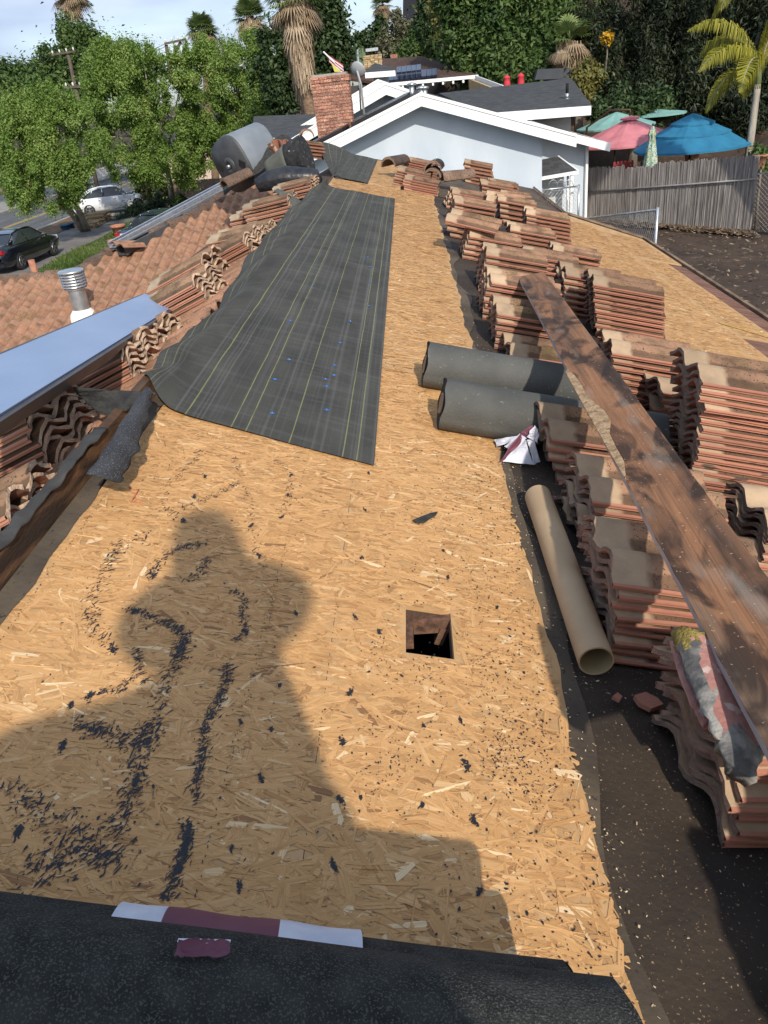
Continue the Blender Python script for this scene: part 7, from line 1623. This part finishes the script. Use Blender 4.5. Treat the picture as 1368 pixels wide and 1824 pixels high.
h2 = empty('house', 'cream house glimpsed behind the street trees', 'house', loc=(-22, 62, ZG)); mb = MB(); mb.box((-13, 66, ZG+1.5), (12, 8, 3)); part(h2, mb, 'wall', m_cream)
mb = MB(); mb.slab([Vector((-19.6, 61.4, ZG+2.9)), Vector((-6.4, 61.4, ZG+2.9)), Vector((-9, 66, ZG+4.4)), Vector((-17, 66, ZG+4.4))], .15); part(h2, mb, 'roof', m_sh)

# ------------------------------------------------------------------ utility poles and wires
m_pole = M('pole_wood', (.07, .05, .04), (.13, .1, .08), 6, .9, stretch=(1, 1, .2)); m_ins = M('insulator', (.6, .6, .6), rough=.3)
def upole(px0, py0, px1, py1, Y, arms, label, vbrace=False):
    t_ = P(px1, py1, Y); b_ = P(px0, py0, Y); b2 = b_+(b_-t_)*1.6; rt = empty('utility_pole', label, 'utility pole', 'wooden utility poles', loc=b2)
    mb = MB(); mb.tube([b2, t_], [.16, .11], 10); part(rt, mb, 'pole', m_pole)
    for (xa, ya_, xb, yb_) in arms:
        a, b = P(xa, ya_, Y-.15), P(xb, yb_, Y-.15); mb = MB(); q = Matrix(((b-a).normalized(), Vector((0, 1, 0)), (b-a).normalized().cross(Vector((0, 1, 0))))).transposed(); mb.box((a+b)/2, ((b-a).length, .1, .12), q); part(rt, mb, 'crossarm', m_pole)
        for k in range(4): p = a.lerp(b, .06+.88*k/3); mb = MB(); mb.lathe([(.03, 0), (.06, .06), (.06, .14), (.03, .2), (0, .2)], p+Vector((0, 0, .05)), 8); part(rt, mb, 'insulator', m_ins)
    return rt
upole(144, 200, 121, 96, 60, [(92, 98, 134, 91)], 'wooden utility pole standing between the dark left trees')
upole(146, 208, 134, 156, 52, [(116, 156, 158, 153)], 'nearer utility pole with its crossarm below the other')
up = upole(300, 104, 296, 80, 56, [(293, 78, 331, 70)], 'utility pole top with a slanted brace left of the fan palms')
mb = MB(); mb.tube([P(307, 104, 56), P(322, 74, 56)], .09, 6); o = part(up, mb, 'brace', m_pole)
m_wire = M('wire', (.02, .02, .02))
for i, (y0_, y1_) in enumerate(((80, 96), (86, 99), (96, 104))):
    a, b = P(-60, y0_, 62), P(100, y1_, 60); pts = [a.lerp(b, k/10)+Vector((0, 0, -.5*math.sin(math.pi*k/10))) for k in range(11)]; mb = MB(); mb.tube(pts, .014, 4); mb.build('overhead_wire', m_wire, label=['upper', 'middle', 'lower'][i]+' overhead wire running left from the far utility pole', cat='wire', group='overhead wires')
for i, (y0_, y1_) in enumerate(((94, 77), (100, 82))):
    a, b = P(134, y0_, 60), P(296, y1_, 56); pts = [a.lerp(b, k/10)+Vector((0, 0, -.6*math.sin(math.pi*k/10))) for k in range(11)]; mb = MB(); mb.tube(pts, .014, 4); mb.build('overhead_wire', m_wire, label=['upper', 'lower'][i]+' overhead wire strung between the utility poles', cat='wire', group='overhead wires')

# ------------------------------------------------------------------ the photographer, just behind the viewpoint (casts the shadow on the boards)
pe = empty('person', 'person in a dark shirt and wide hat kneeling behind the camera with a phone', 'person', loc=(-.1, -.5, -1.0))
def skinned(name, pts, edges, rads, mat, root=0, sub=2):
    me = bpy.data.meshes.new(name); me.from_pydata(pts, edges, []); me.materials.append(mat); o = bpy.data.objects.new(name, me); C.objects.link(o)
    o.parent = pe; o.matrix_parent_inverse = Matrix.Translation((.1, .5, 1.0))
    md = o.modifiers.new('skin', 'SKIN'); sd = o.data.skin_vertices
    if not sd: bpy.context.view_layer.objects.active = o
    for v, r_ in zip(o.data.skin_vertices[0].data, rads): v.radius = (r_, r_) if not isinstance(r_, tuple) else r_
    o.data.skin_vertices[0].data[root].use_root = True; s = o.modifiers.new('sub', 'SUBSURF'); s.levels = sub; s.render_levels = sub; md.use_smooth_shade = True
    return o
m_cloth = M('shirt', (.03, .04, .07), (.05, .06, .09), 9, .9); m_skin = M('skin', (.42, .24, .16), (.48, .28, .19), 9, .6)
bp_pts = [(.02, -.60, -1.05), (.03, -.56, -.80), (.05, -.48, -.55), (.03, -.40, -.36), (.00, -.36, -.12), (.02, -.34, .06), (.05, -.31, .19), (.05, -.32, .32),
          (.33, -.36, -.40), (.20, -.26, -.60), (.09, -.16, -.30), (.06, -.07, -.07),
          (-.16, -.38, -.14), (-.42, -.32, -.06), (-.22, -.18, -.12), (-.08, -.07, -.05),
          (.12, -.52, -1.05), (.33, -.16, -.60), (.36, -.04, -1.12), (.38, .08, -1.25),
          (-.10, -.52, -1.02), (-.36, -.16, -.42), (-.42, -.04, -.95), (-.44, .08, -1.02)]
bp_e = [(0, 1), (1, 2), (2, 3), (3, 4), (4, 5), (5, 6), (6, 7), (3, 8), (8, 9), (9, 10), (10, 11), (3, 12), (12, 13), (13, 14), (14, 15), (0, 16), (16, 17), (17, 18), (18, 19), (0, 20), (20, 21), (21, 22), (22, 23)]
bp_r = [(.20, .14), (.20, .13), (.25, .14), (.26, .14), (.19, .13), (.15, .12), .10, .075, .10, .065, .055, .034, .13, .095, .075, .034, .13, .10, .06, .05, .13, .10, .06, .05]
skinned('body', bp_pts, bp_e, bp_r, m_cloth)
def hand(base, sgn, nm):
    """palm with four fingers and a thumb closing on the edge of the phone"""
    pts = [base]; e = []; r_ = [.026]; b = Vector(base)
    pal = b+Vector((0, .018, .03)); pts.append(tuple(pal)); e.append((0, 1)); r_.append(.03)
    for k in range(4):
        k0 = pal+Vector((sgn*.008, -.004, .018-.02*k)); L_ = (.030, .034, .032, .025)[k]; k1 = k0+Vector((-sgn*.010, .012, .002)); k2 = k1+Vector((-sgn*L_*.6, .004, .001)); k3 = k2+Vector((-sgn*L_*.5, -.003, 0))
        i = len(pts); pts += [tuple(k0), tuple(k1), tuple(k2), tuple(k3)]; e += [(1, i), (i, i+1), (i+1, i+2), (i+2, i+3)]; r_ += [.010, .009, .0085, .007]
    t0_ = pal+Vector((-sgn*.004, -.02, -.005)); i = len(pts); pts += [tuple(t0_), tuple(t0_+Vector((-sgn*.018, -.010, .014))), tuple(t0_+Vector((-sgn*.034, -.004, .022)))]; e += [(1, i), (i, i+1), (i+1, i+2)]; r_ += [.012, .010, .008]
    pts = [tuple(Vector(p)+Vector((0, -.055, 0))) for p in pts]
    return skinned(nm, pts, e, r_, m_skin, sub=1)
hand((.075, -.045, -.06), 1, 'hand'); hand((-.095, -.045, -.06), -1, 'hand')
def pp(mb, name, mat): o = mb.build(name, mat, pe); o.matrix_parent_inverse = Matrix.Translation((.1, .5, 1.0)); return o
hc = Vector((.05, -.29, .225)); mb = MB(); prof_h = []
for i in range(17): a = math.pi*i/16; prof_h.append((math.sin(a)*.082*(1 if a < 1.8 else .93), math.cos(a)*.118))
mb.lathe(prof_h, hc, 24)
for i, v in enumerate(mb.v):
    d = Vector(v)-hc
    if d.y > 0: k = math.exp(-((d.x/.014)**2+((d.z+.005)/.03)**2))*.022 + math.exp(-((d.x/.028)**2+((d.z+.055)/.008)**2))*.006 - sum(math.exp(-(((d.x-s_*.032)/.014)**2+((d.z-.018)/.012)**2)) for s_ in (-1, 1))*.008; mb.v[i] = (v[0], v[1]+k, v[2])
pp(mb, 'face', m_skin)
for s_ in (-1, 1):
    mb = MB(); mb.lathe([(0, .011), (.008, .008), (.011, 0), (0, -.002)], hc+Vector((s_*.032, .067, .018)), 12, 0, Matrix.Rotation(R(-90), 3, 'X')); pp(mb, 'eye', m_white)
    mb = MB(); mb.lathe([(0, .012), (.012, .008), (.014, 0), (0, -.004)], hc+Vector((s_*.083, -.005, 0)), 12, 0, Matrix.Rotation(R(90), 3, 'Y')); pp(mb, 'ear', m_skin)
hat = hc+Vector((0, -.02, .06)); mb = MB(); mb.lathe([(.225, -.03), (.23, -.02), (.17, .0), (.11, .012), (.105, .09), (.088, .24), (.07, .30), (0, .315)], hat, 32); pp(mb, 'hat', M('straw', (.45, .35, .2), (.55, .44, .27), 40, .9))
mb = MB(); fb_ = -FW; q = Matrix((RT, UP, -FW)).transposed(); mb.box(-FW*.018-UP*.045, (.072, .148, .008), q); ph = mb.build('phone', M('phone_black', (.01, .01, .012), rough=.3), label='black phone held upright in the kneeling person\'s hands', cat='phone')

# ------------------------------------------------------------------ lift everything onto the datum and finish
for o in list(bpy.data.objects):
    if o.parent is None and o.type in {'MESH', 'EMPTY'}:
        if o.type == 'MESH' and o.matrix_basis == Matrix.Identity(4): o.location.z += EZ
        else: o.location.z += EZ
print('tiles in stacks', NT, 'objects', len(bpy.data.objects))
